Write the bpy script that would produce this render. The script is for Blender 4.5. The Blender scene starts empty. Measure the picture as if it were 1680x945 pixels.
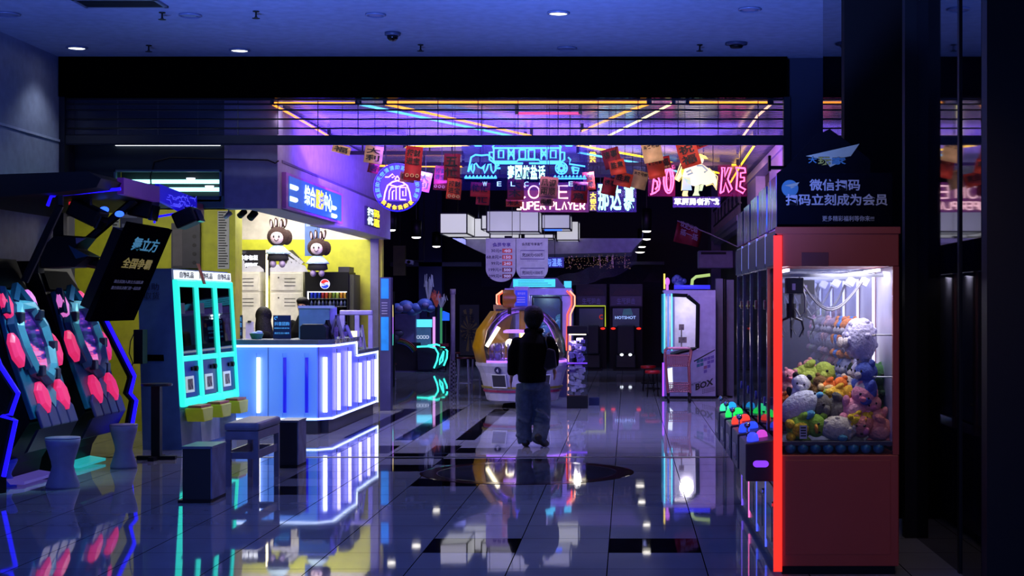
import bpy, bmesh, math, random
from mathutils import Vector, Matrix
random.seed(7)
PI = math.pi
sc = bpy.context.scene
COL = sc.collection
F = 2500.0            # focal length in pixels of the 1680 x 945 frame
VX, VY, H = 1030.0, 500.0, 1.6   # vanishing point of the hall, eye height in metres

# ---------------------------------------------------------------- camera, world, exposure
cd = bpy.data.cameras.new('camera'); cam = bpy.data.objects.new('camera', cd); COL.objects.link(cam)
cam.location = (0, 0, H); cam.rotation_euler = (PI/2, 0, 0)
cd.sensor_width = 36; cd.lens = F*36/1680; cd.clip_end = 200; cd.clip_start = .05
cd.shift_x = (840-VX)/1680; cd.shift_y = (VY-472.5)/1680
sc.camera = cam
w = bpy.data.worlds.new('night'); sc.world = w; w.use_nodes = True
bg = w.node_tree.nodes['Background']; bg.inputs[0].default_value = (.045, .075, .42, 1); bg.inputs[1].default_value = .07
sc.view_settings.view_transform = 'Standard'; sc.view_settings.look = 'None'
sc.view_settings.exposure = 0; sc.view_settings.gamma = 1; sc.view_settings.use_curve_mapping = False
sc.cycles.use_denoising = True
sc.cycles.max_bounces = 6; sc.cycles.diffuse_bounces = 2; sc.cycles.glossy_bounces = 4
sc.cycles.transparent_max_bounces = 24; sc.cycles.transmission_bounces = 4
sc.cycles.sample_clamp_indirect = 4; sc.cycles.caustics_reflective = False; sc.cycles.caustics_refractive = False

def lamp(name, kind, loc, energy, color, size=1, size_y=None, look=None, spot=1.2, blend=.6, radius=.05):
    l = bpy.data.lights.new(name, kind); l.energy = energy; l.color = color
    if kind == 'AREA':
        l.size = size
        if size_y: l.shape = 'RECTANGLE'; l.size_y = size_y
    else:
        l.shadow_soft_size = radius
    if kind == 'SPOT': l.spot_size = spot; l.spot_blend = blend
    o = bpy.data.objects.new(name, l); o.location = loc
    if look is not None:
        o.rotation_euler = (Vector(look)-Vector(loc)).to_track_quat('-Z', 'Y').to_euler()
    COL.objects.link(o); return o

# added blue area lamp behind the viewer that fills the corridor
lamp('corridor_fill', 'AREA', (-3.2, -2.5, 1.0), 190, (.14, .24, 1), 5, 2.2, (-1.5, 14, 4.4))
for x_, xl, e_ in ((-4.0, -4.6, 3600), (-2.0, -2.0, 6500), (-.9, .3, 6500)):
    lamp('corridor_ceiling_fill', 'SPOT', (x_, 5.0, .3), e_, (.11, .22, 1), look=(xl, 10.8, 4.4), spot=.74, blend=1, radius=.3)  # unseen floor spots added to brighten the corridor ceiling
lamp('left_wall_downlight', 'SPOT', (-5.0, 12.6, 4.1), 55, (.5, .62, 1), look=(-5.95, 13.4, 3.0), spot=1.3, blend=1, radius=.1)
lamp('dance_panel_fill', 'SPOT', (-4.55, 13.6, 2.5), 140, (.35, .85, 1), look=(-5.3, 13.75, 1.1), spot=1.1, blend=.8, radius=.08)  # this spot and the next are added to brighten the teal panels
lamp('dance_panel_fill', 'SPOT', (-4.75, 15.2, 2.5), 120, (.35, .85, 1), look=(-5.3, 15.1, 1.1), spot=1.0, blend=.8, radius=.08)
# added warm spot out of view that brightens the red claw machine
lamp('red_machine_fill', 'SPOT', (1.5, 4.6, 4.1), 80, (1, .64, .44), look=(1.35, 9.0, 1.2), spot=.62, blend=1, radius=.1)
# white ceiling panels of the service kiosk and its alcove
lamp('kiosk_panel_light', 'AREA', (-4.9, 21.6, 3.25), 270, (1, .95, .86), 2.0, 4.2, (-4.9, 21.6, 0))
lamp('alcove_panel_light', 'AREA', (-5.6, 17.6, 3.0), 26, (1, .96, .8), 1.6, .8, (-5.6, 18.6, 0))
# added lamps without fixtures that brighten the walls, metal ceiling and hanging papers
lamp('wall_fill_violet', 'SPOT', (-1.9, 17.6, 3.6), 900, (.17, .04, 1), look=(-3.8, 18.9, 3.35), spot=1.6, blend=1, radius=.12)
lamp('wall_fill_magenta', 'SPOT', (.6, 19.5, 3.5), 160, (1, .16, .45), look=(2.0, 22, 2.8), spot=1.5, radius=.12)
lamp('ceiling_fill_violet', 'AREA', (-2.2, 19.0, 2.9), 520, (.20, .08, 1), 3.0, 3, (-2.2, 19.5, 4))
lamp('ceiling_fill_blue', 'AREA', (.4, 20.0, 2.9), 190, (.34, .16, 1), 2.6, 3, (.4, 20.5, 4))
lamp('paper_fill', 'AREA', (-1.0, 16.38, 3.62), 42, (1, .72, .76), 5.5, .12, (-1.0, 19.0, 2.75))
# small spots added to brighten the hall
for x_, y_, e_ in ((-2.6, 19.0, 330), (-.3, 18.6, 300), (1.2, 19.4, 300), (-2.9, 24.4, 190), (-.6, 24.9, 200), (.9, 23.8, 200), (-3.4, 31.0, 140), (.2, 31.5, 110), (-4.2, 35.6, 260), (-.4, 36.0, 90)):
    lamp('hall_fill_spot', 'SPOT', (x_, y_, 3.66), e_, (.34, .38, 1), look=(x_, y_+.6, 0), spot=2.2, blend=.8, radius=.05)
lamp('board_fill_spot', 'SPOT', (-1.6, 24.6, 3.7), 150, (.92, .86, 1), look=(-1.95, 27.7, 2.35), spot=.7, blend=.8, radius=.1)  # added to brighten the price boards
lamp('facade_fill_spot', 'SPOT', (1.0, 21.6, 3.6), 260, (1, .5, .62), look=(2.1, 23.6, 2.9), spot=1.2, blend=.8, radius=.1)  # added to bring out the facade trim in pink

# ---------------------------------------------------------------- helpers
def L(hexs):
    hexs = hexs.lstrip('#'); out = []
    for i in (0, 2, 4):
        c = int(hexs[i:i+2], 16)/255
        out.append(c/12.92 if c <= .04045 else ((c+.055)/1.055)**2.4)
    return tuple(out)

MATS = {}
def mat(name, col, rough=.5, metal=0, emit=None, es=0, var=.12, scale=9, bump=0, alpha=1, trans=0, spec=.5, coat=0):
    if name in MATS: return MATS[name]
    if isinstance(col, str): col = L(col)
    if isinstance(emit, str): emit = L(emit)
    m = bpy.data.materials.new(name); m.use_nodes = True
    nt = m.node_tree; b = nt.nodes['Principled BSDF']
    b.inputs['Base Color'].default_value = (*col, 1); b.inputs['Roughness'].default_value = rough
    b.inputs['Metallic'].default_value = metal; b.inputs['Alpha'].default_value = alpha
    b.inputs['Transmission Weight'].default_value = trans; b.inputs['Specular IOR Level'].default_value = spec
    b.inputs['Coat Weight'].default_value = coat
    if emit is not None:
        b.inputs['Emission Color'].default_value = (*emit, 1); b.inputs['Emission Strength'].default_value = es
    if var or bump:
        tc = nt.nodes.new('ShaderNodeTexCoord'); n = nt.nodes.new('ShaderNodeTexNoise')
        n.inputs['Scale'].default_value = scale; n.inputs['Detail'].default_value = 3
        nt.links.new(tc.outputs['Object'], n.inputs['Vector'])
        if var:
            r = nt.nodes.new('ShaderNodeValToRGB')
            r.color_ramp.elements[0].position = .3; r.color_ramp.elements[1].position = .7
            r.color_ramp.elements[0].color = (*[c*(1-var) for c in col], 1)
            r.color_ramp.elements[1].color = (*[min(1, c*(1+var)) for c in col], 1)
            nt.links.new(n.outputs['Fac'], r.inputs['Fac']); nt.links.new(r.outputs['Color'], b.inputs['Base Color'])
        if bump:
            bp = nt.nodes.new('ShaderNodeBump'); bp.inputs['Strength'].default_value = bump; bp.inputs['Distance'].default_value = .02
            nt.links.new(n.outputs['Fac'], bp.inputs['Height']); nt.links.new(bp.outputs['Normal'], b.inputs['Normal'])
    MATS[name] = m; return m

def neon(name, hexs, es=4.0):
    return mat('neon '+name, '#202020', .4, emit=hexs, es=es, var=0)

def clear(name, tint=(1, 1, 1), gloss=.08, rough=.03, haze=0, hazecol=(.5, .5, .6)):
    """thin clear sheet: see-through with a sheen, optionally a little milky"""
    if name in MATS: return MATS[name]
    m = bpy.data.materials.new(name); m.use_nodes = True; nt = m.node_tree
    for n in list(nt.nodes): nt.nodes.remove(n)
    out = nt.nodes.new('ShaderNodeOutputMaterial'); t = nt.nodes.new('ShaderNodeBsdfTransparent'); t.inputs[0].default_value = (*tint, 1)
    g = nt.nodes.new('ShaderNodeBsdfGlossy'); g.inputs['Roughness'].default_value = rough
    mx = nt.nodes.new('ShaderNodeMixShader'); fr = nt.nodes.new('ShaderNodeLayerWeight'); fr.inputs[0].default_value = gloss*2
    nt.links.new(fr.outputs['Fresnel'], mx.inputs[0]); nt.links.new(t.outputs[0], mx.inputs[1]); nt.links.new(g.outputs[0], mx.inputs[2])
    last = mx
    if haze:
        d = nt.nodes.new('ShaderNodeBsdfDiffuse'); d.inputs[0].default_value = (*hazecol, 1)
        m2 = nt.nodes.new('ShaderNodeMixShader'); m2.inputs[0].default_value = haze
        nt.links.new(mx.outputs[0], m2.inputs[1]); nt.links.new(d.outputs[0], m2.inputs[2]); last = m2
    nt.links.new(last.outputs[0], out.inputs[0]); MATS[name] = m; return m

def at(px, py, Y): return Vector(((px-VX)*Y/F, Y, H-(py-VY)*Y/F))
def gx(px, Y): return (px-VX)*Y/F
def gz(py, Y): return H-(py-VY)*Y/F

WL = {}
class MB:
    def __init__(s): s.v = []; s.f = []; s.mi = []; s.m = 0
    def face(s, *idx): s.f.append(idx); s.mi.append(s.m)
    def add(s, vs, fs):
        k = len(s.v); s.v += [Vector(p) for p in vs]
        for f in fs: s.face(*[i+k for i in f])
    def box(s, x0, x1, y0, y1, z0, z1, M=None):
        vs = [Vector((x, y, z)) for z in (z0, z1) for y in (y0, y1) for x in (x0, x1)]
        if M: vs = [M @ p for p in vs]
        s.add(vs, [(0, 2, 3, 1), (4, 5, 7, 6), (0, 1, 5, 4), (2, 6, 7, 3), (0, 4, 6, 2), (1, 3, 7, 5)]); return s
    def cbox(s, c, d, M=None):
        c = Vector(c); h = Vector(d)/2
        T = Matrix.Translation(c) @ (M.to_4x4() if M else Matrix())
        return s.box(-h.x, h.x, -h.y, h.y, -h.z, h.z, T)
    def tube(s, pts, r, n=6, closed=False, flat=1.0):
        pts = [Vector(p) for p in pts]; N = len(pts)
        rs = r if isinstance(r, (list, tuple)) else [r]*N
        k = len(s.v); prev = None
        for i, p in enumerate(pts):
            if closed: t = pts[(i+1) % N]-pts[i-1]
            else: t = pts[min(i+1, N-1)]-pts[max(i-1, 0)]
            if t.length < 1e-9: t = Vector((0, 0, 1))
            t.normalize()
            a = prev if prev is not None else (Vector((0, 0, 1)) if abs(t.z) < .9 else Vector((0, 1, 0)))
            u = (a-t*a.dot(t))
            if u.length < 1e-6: u = t.orthogonal()
            u.normalize(); prev = u; b = t.cross(u)
            for j in range(n):
                an = 2*PI*j/n; s.v.append(p+u*math.cos(an)*rs[i]+b*math.sin(an)*rs[i]*flat)
        for i in range(N if closed else N-1):
            a0 = k+i*n; b0 = k+((i+1) % N)*n
            for j in range(n): s.face(a0+j, a0+(j+1) % n, b0+(j+1) % n, b0+j)
        if not closed:
            s.face(*[k+j for j in range(n)][::-1]); s.face(*[k+(N-1)*n+j for j in range(n)])
        return s
    def cyl(s, p0, p1, r0, r1=None, n=16): return s.tube([p0, p1], [r0, r0 if r1 is None else r1], n)
    def lathe(s, prof, c, n=24, sx=1, sy=1, M=None):
        c = Vector(c); k = len(s.v); N = len(prof)
        for r, z in prof:
            for j in range(n):
                a = 2*PI*j/n; p = Vector((r*math.cos(a)*sx, r*math.sin(a)*sy, z))
                s.v.append(c+(M @ p if M else p))
        for i in range(N-1):
            for j in range(n): s.face(k+i*n+j, k+i*n+(j+1) % n, k+(i+1)*n+(j+1) % n, k+(i+1)*n+j)
        s.face(*[k+j for j in range(n)][::-1]); s.face(*[k+(N-1)*n+j for j in range(n)]); return s
    def ell(s, c, r, M=None, nu=14, nv=9):
        if not isinstance(r, (list, tuple, Vector)): r = (r, r, r)
        c = Vector(c); vs = []; fs = []
        for i in range(1, nv):
            t = PI*i/nv
            for j in range(nu):
                a = 2*PI*j/nu
                p = Vector((r[0]*math.sin(t)*math.cos(a), r[1]*math.sin(t)*math.sin(a), r[2]*math.cos(t)))
                vs.append(c+(M @ p if M else p))
        top = len(vs); q = Vector((0, 0, r[2])); vs.append(c+(M @ q if M else q)); vs.append(c-(M @ q if M else q))
        for i in range(nv-2):
            for j in range(nu): fs.append((i*nu+j, (i+1)*nu+j, (i+1)*nu+(j+1) % nu, i*nu+(j+1) % nu))
        for j in range(nu):
            fs.append((top, j, (j+1) % nu)); fs.append((top+1, (nv-2)*nu+(j+1) % nu, (nv-2)*nu+j))
        s.add(vs, fs); return s
    def prism(s, poly, ext):
        poly = [Vector(p) for p in poly]; e = Vector(ext); n = len(poly)
        nrm = Vector((0, 0, 0))
        for i in range(n): nrm += poly[i].cross(poly[(i+1) % n])
        if nrm.dot(e) > 0: poly = poly[::-1]
        fs = [tuple(range(n)), tuple(range(2*n-1, n-1, -1))]
        for i in range(n): fs.append((i, i+n, (i+1) % n+n, (i+1) % n))
        s.add(poly+[p+e for p in poly], fs); return s
    def rot(s, c, a):
        R_ = Matrix.Rotation(a, 3, 'Z'); c = Vector((c[0], c[1], 0)); s.v = [c+R_ @ (p-c) for p in s.v]; return s
    def build(s, name, m, parent=None, smooth=False, bevel=0, remesh=0, solid=0, sub=0):
        base = WL.get(parent.name) if parent else None
        if base is None:
            xs = [p.x for p in s.v]; ys = [p.y for p in s.v]; zs = [p.z for p in s.v]
            org = Vector(((min(xs)+max(xs))/2, (min(ys)+max(ys))/2, min(zs)))
            base = Vector((0, 0, 0))
        else: org = base.copy() if False else Vector(((min(p.x for p in s.v)+max(p.x for p in s.v))/2, (min(p.y for p in s.v)+max(p.y for p in s.v))/2, (min(p.z for p in s.v)+max(p.z for p in s.v))/2))
        me = bpy.data.meshes.new(name); me.from_pydata([p-org for p in s.v], [], s.f)
        ms = m if isinstance(m, (list, tuple)) else [m]
        for x in ms: me.materials.append(x)
        if len(ms) > 1: me.polygons.foreach_set('material_index', s.mi)
        if smooth: me.polygons.foreach_set('use_smooth', [True]*len(me.polygons))
        me.validate(); me.update()
        o = bpy.data.objects.new(name, me); COL.objects.link(o)
        if parent: o.parent = parent
        o.location = org-base; WL[o.name] = org
        if solid: d = o.modifiers.new('solid', 'SOLIDIFY'); d.thickness = solid
        if remesh:
            d = o.modifiers.new('remesh', 'REMESH'); d.mode = 'VOXEL'; d.voxel_size = remesh; d.use_smooth_shade = True
            d = o.modifiers.new('smooth', 'SMOOTH'); d.iterations = 6; d.factor = .5
        if bevel: d = o.modifiers.new('bevel', 'BEVEL'); d.width = bevel; d.segments = 2; d.limit_method = 'ANGLE'
        if sub: d = o.modifiers.new('sub', 'SUBSURF'); d.levels = d.render_levels = sub
        return o

def tag(o, label, cat, group=None, kind=None):
    o['label'] = label; o['category'] = cat
    if group: o['group'] = group
    if kind: o['kind'] = kind
    return o
def thing(name, label, cat, loc, group=None):
    o = bpy.data.objects.new(name, None); COL.objects.link(o); o.location = loc; o.empty_display_size = .1
    WL[o.name] = Vector(loc); return tag(o, label, cat, group)
def struct(name, mb, m, parent=None, **k):
    o = mb.build(name, m, parent, **k); o['kind'] = 'structure'; return o
def lab(o, s): o['label'] = s; return o

TX = {}
def txt(parent, body, m, o, w_, h_, xd=(1, 0, 0), up=(0, 0, 1), depth=.004, bold=0.0, name='lettering', keep=False, rot=0, build=True):
    """lettering fitted into a box w_ x h_ whose lower left corner is o; it faces xd x up"""
    key = (body, bold)
    if key not in TX:
        c = bpy.data.curves.new('t', 'FONT'); c.body = body; c.extrude = .5; c.offset = bold; c.resolution_u = 2
        t = bpy.data.objects.new('t', c); COL.objects.link(t)
        me = bpy.data.meshes.new_from_object(t.evaluated_get(bpy.context.evaluated_depsgraph_get()))
        TX[key] = ([v.co.copy() for v in me.vertices], [tuple(p.vertices) for p in me.polygons])
        bpy.data.objects.remove(t); bpy.data.curves.remove(c); bpy.data.meshes.remove(me)
    vs, fs = TX[key]
    x0 = min(v.x for v in vs); x1 = max(v.x for v in vs); y0 = min(v.y for v in vs); y1 = max(v.y for v in vs)
    X = Vector(xd).normalized(); U = Vector(up).normalized(); N = X.cross(U).normalized(); o = Vector(o)
    kx = w_/(x1-x0); ky = h_/(y1-y0)
    if keep: kx = ky = min(kx, ky)
    mb = MB()
    mb.add([o+X*((v.x-x0)*kx)+U*((v.y-y0)*ky)+N*((v.z+.5)*depth) for v in vs], fs)
    if not build: return mb
    return mb.build(name, m, parent)

def ptxt(parent, body, m, px0, py0, px1, py1, Y, **k):
    """camera-side lettering covering a pixel box at depth Y"""
    a = at(px0, py1, Y); b = at(px1, py0, Y)
    return txt(parent, body, m, a, b.x-a.x, b.z-a.z, **k)

def arc(c, r, a0, a1, n, ax=(1, 0, 0), ay=(0, 0, 1), ry=None):
    c = Vector(c); ax = Vector(ax); ay = Vector(ay); ry = r if ry is None else ry
    return [c+ax*r*math.cos(a0+(a1-a0)*i/n)+ay*ry*math.sin(a0+(a1-a0)*i/n) for i in range(n+1)]

# ---------------------------------------------------------------- common materials
BLACK = mat('black plastic', '#060608', .5, spec=.25)
BLACKM = mat('black powder coat', '#040405', .5, spec=.25)
GLOSSB = mat('black gloss', '#030304', .12, 0, spec=.8)
CHROME = mat('chrome', '#c8c8d0', .18, 1)
STEEL = mat('brushed steel', '#80828c', .35, .9)
WHITE = mat('white laminate', '#c9c9d2', .35)
WHITEG = mat('white gloss plastic', '#d8d8e0', .18)
GREY = mat('grey laminate', '#6b6c78', .4)
DNAVY = mat('dark navy paint', '#0c1230', .55)
TEAL = mat('dark teal render', '#17252f', .6)
YELLOW = mat('yellow paint', '#b3b526', .55)
REDV = mat('red vinyl', '#b01018', .35)
SKIN = mat('skin', '#a87860', .5)
HAIR = mat('black hair', '#040304', .6, bump=.4, scale=60, spec=.15)
GLASS = clear('clear glass', (.96, .97, 1), .05)
N_WHITE = neon('white', '#f2f4ff', 3.2)
N_CYAN = neon('cyan', '#38f0d8', 2.2)
N_BLUE = neon('blue', '#2a55ff', 3.0)
N_SKY = neon('sky blue', '#3f9dff', 2.6)
N_DEEP = neon('deep blue', '#1408e8', 2.2)
N_PINK = neon('pink', '#ff5c90', 3.2)
N_ROSE = neon('pale rose', '#ffa9e6', 2.4)
N_ORANGE = neon('orange', '#ff8a18', 3.0)
N_YELLOW = neon('yellow', '#ffd21a', 3.0)
N_RED = neon('red', '#ff2414', 2.2)
N_VIOLET = neon('violet', '#8a3cff', 2.6)
N_ICE = neon('ice', '#a8fff4', 2.6)
N_WARM = neon('warm white', '#fff0c4', 4.0)
N_GREEN = neon('green', '#1cff62', 2.0)
# ================================================================ THE SETTING
YS = 16.0                     # plane of the roller shutter
ZC = gz(95, YS)               # corridor ceiling
XW = gx(100, YS)              # corridor left wall
ZA = 3.78                     # arcade ceiling
XR = 2.05                     # right-hand reveal
XK = -3.77                    # kiosk side plane
YK = 16.4                     # kiosk front plane

def floor_material(name, dark=False):
    m = bpy.data.materials.new(name); m.use_nodes = True; nt = m.node_tree; b = nt.nodes['Principled BSDF']
    tc = nt.nodes.new('ShaderNodeTexCoord'); n = nt.nodes.new('ShaderNodeTexNoise'); n.inputs['Scale'].default_value = 1.6; n.inputs['Detail'].default_value = 5
    nt.links.new(tc.outputs['Object'], n.inputs['Vector'])
    r = nt.nodes.new('ShaderNodeValToRGB')
    a, c = ((.004, .004, .006), (.008, .008, .011)) if dark else ((.24, .24, .27), (.40, .40, .44))
    r.color_ramp.elements[0].color = (*a, 1); r.color_ramp.elements[1].color = (*c, 1)
    nt.links.new(n.outputs['Fac'], r.inputs['Fac']); nt.links.new(r.outputs['Color'], b.inputs['Base Color'])
    q = nt.nodes.new('ShaderNodeMapRange'); q.inputs[3].default_value = .012; q.inputs[4].default_value = .05
    nt.links.new(n.outputs['Fac'], q.inputs[0]); nt.links.new(q.outputs[0], b.inputs['Roughness'])
    n2 = nt.nodes.new('ShaderNodeTexNoise'); n2.inputs['Scale'].default_value = 2.2; nt.links.new(tc.outputs['Object'], n2.inputs['Vector'])
    bp = nt.nodes.new('ShaderNodeBump'); bp.inputs['Strength'].default_value = .025; bp.inputs['Distance'].default_value = .01
    nt.links.new(n2.outputs['Fac'], bp.inputs['Height']); nt.links.new(bp.outputs['Normal'], b.inputs['Normal'])
    b.inputs['Specular IOR Level'].default_value = .62
    return m
FL = floor_material('polished grey tile'); FD = floor_material('polished black tile', True)
GROUT = mat('dark grout', '#060608', .9, spec=0)
MEDAL = mat('inlaid medallion stone', '#3a1218', .08, scale=30, var=.6)
STEELT = mat('threshold steel', '#55565e', .3, .9)

# tiles: 0.6 m grid, joints are real gaps over a grout bed
mb = MB()
T = .6; ox, oy = -.125, 8.03
dark = set()
for c in [(0, -1), (0, 2), (-3, 3), (-2, 3), (-4, -1), (-3, -1), (0, 3)]: pass
DARK = {(0, -1), (0, 3), (-2, 3), (-3, -1), (-2, 12), (-3, 12), (-3, 14), (-5, 8), (-5, 10), (-4, 11), (-4, 13), (-6, 12), (-6, 14), (-3, 9), (-8, -1), (-8, 0), (-8, 1), (-7, -1)}
g = .0035
for i in range(-12, 9):
    for j in range(-18, 60):
        x0 = ox+i*T; y0 = oy+j*T
        if x0 > 5 or y0 < -3: continue
        mb.m = 1 if (i, j) in DARK else 0
        k = len(mb.v)
        mb.v += [Vector((x0+g, y0+g, 0)), Vector((x0+T-g, y0+g, 0)), Vector((x0+T-g, y0+T-g, 0)), Vector((x0+g, y0+T-g, 0))]
        mb.face(k, k+1, k+2, k+3)
floor = struct('floor', mb, [FL, FD])
mb = MB(); mb.box(-8, 5.6, -3, 45, -.12, -.0015); struct('floor_bed', mb, GROUT)
mb = MB(); mb.box(XW, 1.66, YS-.05, YS+.03, .0002, .003); struct('trim_threshold', mb, mat('threshold dark', '#26262c', .35, .6))
mb = MB(); mb.lathe([(1.02, .0004), (1.0, .0022), (.86, .0022), (.85, .0012)], (gx(865, 14.55), 14.55, 0), 48); struct('trim_medallion', mb, MEDAL)
mb = MB(); mb.lathe([(.86, .0013), (.85, .0018)], (gx(865, 14.55), 14.55, 0), 48); struct('trim_medallion_centre', mb, mat('medallion grey', '#45454f', .04, var=.3, scale=3))

for nm_, (x0, x1, y0, y1) in (('trim_floor_inlay', (-2.04, -1.81, 18.0, 23.4)), ('trim_floor_inlay_second', (-2.76, -2.53, 18.0, 23.4)), ('trim_floor_inlay_third', (-3.42, -3.2, 18.3, 23.4)), ('trim_floor_block', (-2.18, -1.88, 16.4, 17.3)), ('trim_floor_block_second', (-2.88, -2.58, 16.4, 17.3))):
    mb = MB(); mb.box(x0, x1, y0, y1, .0002, .0009); struct(nm_, mb, FD)
CEIL = mat('ceiling paint', '#9aa0b4', .7)
WALLP = mat('corridor wall panel', '#8d93ac', .5)
mb = MB(); mb.box(XW-.3, XR+3.5, -3, YS+.4, ZC, ZC+.25); struct('ceiling', mb, CEIL)
mb = MB(); mb.box(XW-.2, XW, -3, YS+.02, 0, ZC); struct('wall_left', mb, WALLP)
mb = MB(); mb.box(XW, XW+.012, -3, YS, gz(232, YS)-.012, gz(232, YS)+.012); struct('trim_left', mb, mat('pale trim', '#aab0c8', .3))
# right: dark columns with mirror-black glass between them
MIRR = mat('mirror black glass', '#2a2c34', .03, .85, var=0)
COLM = mat('dark brown column', '#0a0706', .7, spec=.1)
mb = MB(); mb.box(1.70, 2.5, YS, YS+.3, 0, ZC); struct('wall_shutter_side', mb, DNAVY)
mb = MB(); mb.box(1.62, 1.635, 11.56, 12.65, 0, ZC); struct('wall_mirror_reveal', mb, MIRR)
mb = MB(); mb.box(1.62, 2.08, 11.40, 11.55, 0, ZC); mb.box(1.64, 2.08, 11.555, 12.64, 0, ZC); struct('wall_column_face', mb, COLM)
mb = MB(); mb.box(1.90, 2.09, 10.45, 10.55, 0, ZC); struct('trim_column_edge', mb, BLACK)
mb = MB(); mb.box(1.98, 2.02, 9.12, 10.44, 0, ZC); struct('wall_glass_reveal', mb, MIRR)
mb = MB(); mb.box(1.97, 2.03, 9.06, 9.11, 0, ZC); struct('trim_glass_mullion', mb, BLACK)
mb = MB(); mb.box(1.98, 2.02, 8.54, 9.05, 0, ZC); struct('wall_glass_return', mb, MIRR)
mb = MB(); mb.box(1.98, 5.6, 8.40, 8.53, 0, ZC); struct('wall_right', mb, mat('right wall', '#07070a', .6))

# arcade shell
DARKW = mat('arcade dark wall', '#0b0c1a', .6)
mb = MB(); mb.box(XW-1.2, XW, YS+.02, YK, 0, ZA+.6); struct('wall_arcade_return', mb, DNAVY)
mb = MB(); mb.box(-9, -8.8, YK, 42, 0, 6); struct('wall_arcade_left', mb, DARKW)
mb = MB(); mb.box(-9, 3.4, 42, 42.2, 0, 6); struct('wall_back', mb, DARKW)
mb = MB(); mb.box(2.35, 2.55, YS+.3, 42, 0, 6); struct('wall_arcade_right', mb, mat('arcade right wall', '#2a2430', .6))
mb = MB(); mb.box(-9, 3.4, 24.4, 42, 5.2, 5.4); struct('ceiling_rear', mb, mat('black ceiling', '#040407', .8))
mb = MB(); mb.box(XW-.3, XR+.5, YS+.11, YS+.14, ZA-.02, ZC); struct('wall_soffit', mb, mat('soffit black', '#040409', .6))
# corrugated metal ceiling, ridges running obliquely
CORR = mat('corrugated metal', '#8a8c98', .16, .4, var=.15)
mb = MB(); X0, X1, Y0, Y1 = -9.0, 2.4, YS+.33, 26.5; sk = 3.6; pitch = .16
nR = int((Y1-Y0+sk)/pitch)
prof = [(0, 0), (.10, 0), (.118, .03), (.142, .03)]
rows = []
for r in range(nR+1):
    for dy, dz in prof:
        ya = Y0-sk+r*pitch+dy; yb = ya+sk
        if yb <= Y0+.01 or ya >= Y1-.01: continue
        xa = X0 if ya >= Y0 else X0+(Y0-ya)/sk*(X1-X0); xb = X1 if yb <= Y1 else X0+(Y1-ya)/sk*(X1-X0)
        rows.append((Vector((xa, max(ya, Y0), ZA+.05+dz)), Vector((xb, min(yb, Y1), ZA+.05+dz))))
for p, q in rows: mb.v += [p, q]
for r in range(len(rows)-1): mb.face(2*r, 2*r+2, 2*r+3, 2*r+1)
struct('ceiling_corrugated', mb, CORR)

# ---------------------------------------------------------------- corridor ceiling fittings
def ceil_at(px, py):
    Y = (ZC-H)*F/(VY-py); return Vector((gx(px, Y), Y, ZC))
LENS_ON = neon('lamp lens', '#eef4ff', 6)
LENS_OFF = mat('unlit lens', '#8088a8', .3)
def downlight(px, py, r, on, label, warm=60):
    p = ceil_at(px, py); t = thing('downlight', label, 'downlight', p, 'corridor ceiling downlights')
    mb = MB(); mb.lathe([(r, -.001), (r*1.02, -.014), (r*.84, -.022), (r*.80, -.004)], p, 28); mb.build('trim_ring', mat('downlight ring', '#70748c', .3), t, True)
    mb = MB(); mb.lathe([(r*.80, -.012), (r*.5, -.016), (.002, -.017)], p, 24); mb.build('lens', LENS_ON if on else LENS_OFF, t, True)
    if on:
        l = lamp('downlight_beam', 'SPOT', p+Vector((0, 0, -.04)), warm, (.75, .85, 1), look=p+Vector((0, 0, -2)), spot=1.9, radius=.06)
downlight(126, 77, .105, True, 'lit downlight in the corridor ceiling beside the left wall', 22)
downlight(393, 81, .105, True, 'brighter lit downlight above the shutter, right of the one by the left wall', 30)
downlight(916, 20, .10, True, 'lit downlight at the top middle of the corridor ceiling', 12)
downlight(312, 24, .10, False, 'unlit pale downlight in front of the pair above the shutter', 0)
downlight(930, 78, .10, False, 'unlit downlight near the shutter, behind the lit middle one', 0)
downlight(616, 23, .09, False, 'small unlit downlight in front of the camera dome', 0)
downlight(12, 22, .11, False, 'unlit downlight at the top corner by the left wall', 0)
downlight(1230, 14, .10, False, 'unlit downlight at the top above the claw machines', 0)
def sprinkler(px, py, label):
    p = ceil_at(px, py); t = thing('sprinkler', label, 'sprinkler', p, 'corridor sprinkler heads')
    mb = MB(); mb.lathe([(.03, -.001), (.028, -.008), (.008, -.012), (.008, -.05), (.012, -.055)], p, 12); mb.build('body', BLACKM, t)
    mb = MB(); mb.lathe([(.035, -.064), (.035, -.067)], p, 12); mb.cyl(p+Vector((.01, 0, -.05)), p+Vector((.01, 0, -.066)), .003, n=6); mb.cyl(p+Vector((-.01, 0, -.05)), p+Vector((-.01, 0, -.066)), .003, n=6); mb.build('deflector', BLACKM, t)
sprinkler(244, 74, 'sprinkler head between the two lit downlights above the shutter')
sprinkler(690, 73, 'sprinkler head near the shutter, middle of the corridor ceiling')
sprinkler(1148, 73, 'sprinkler head near the shutter beside the round detector')
sprinkler(266, 20, 'sprinkler head near the air grille, beside the unlit pale downlight')
sprinkler(420, 18, 'sprinkler head right of the unlit pale downlight')
p = ceil_at(644, 53); t = thing('camera_dome', 'small dome camera under the corridor ceiling', 'camera', p)
mb = MB(); mb.lathe([(.075, -.001), (.075, -.03), (.06, -.035)], p, 24); mb.build('base', mat('dome base', '#4a4c60', .4), t, True)
mb = MB(); mb.lathe([(.055, -.034), (.05, -.06), (.03, -.08), (.005, -.086)], p, 24); mb.build('dome', GLOSSB, t, True)
p = ceil_at(1208, 70); t = thing('smoke_detector', 'round detector on the corridor ceiling right of the sprinklers', 'detector', p)
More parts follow.
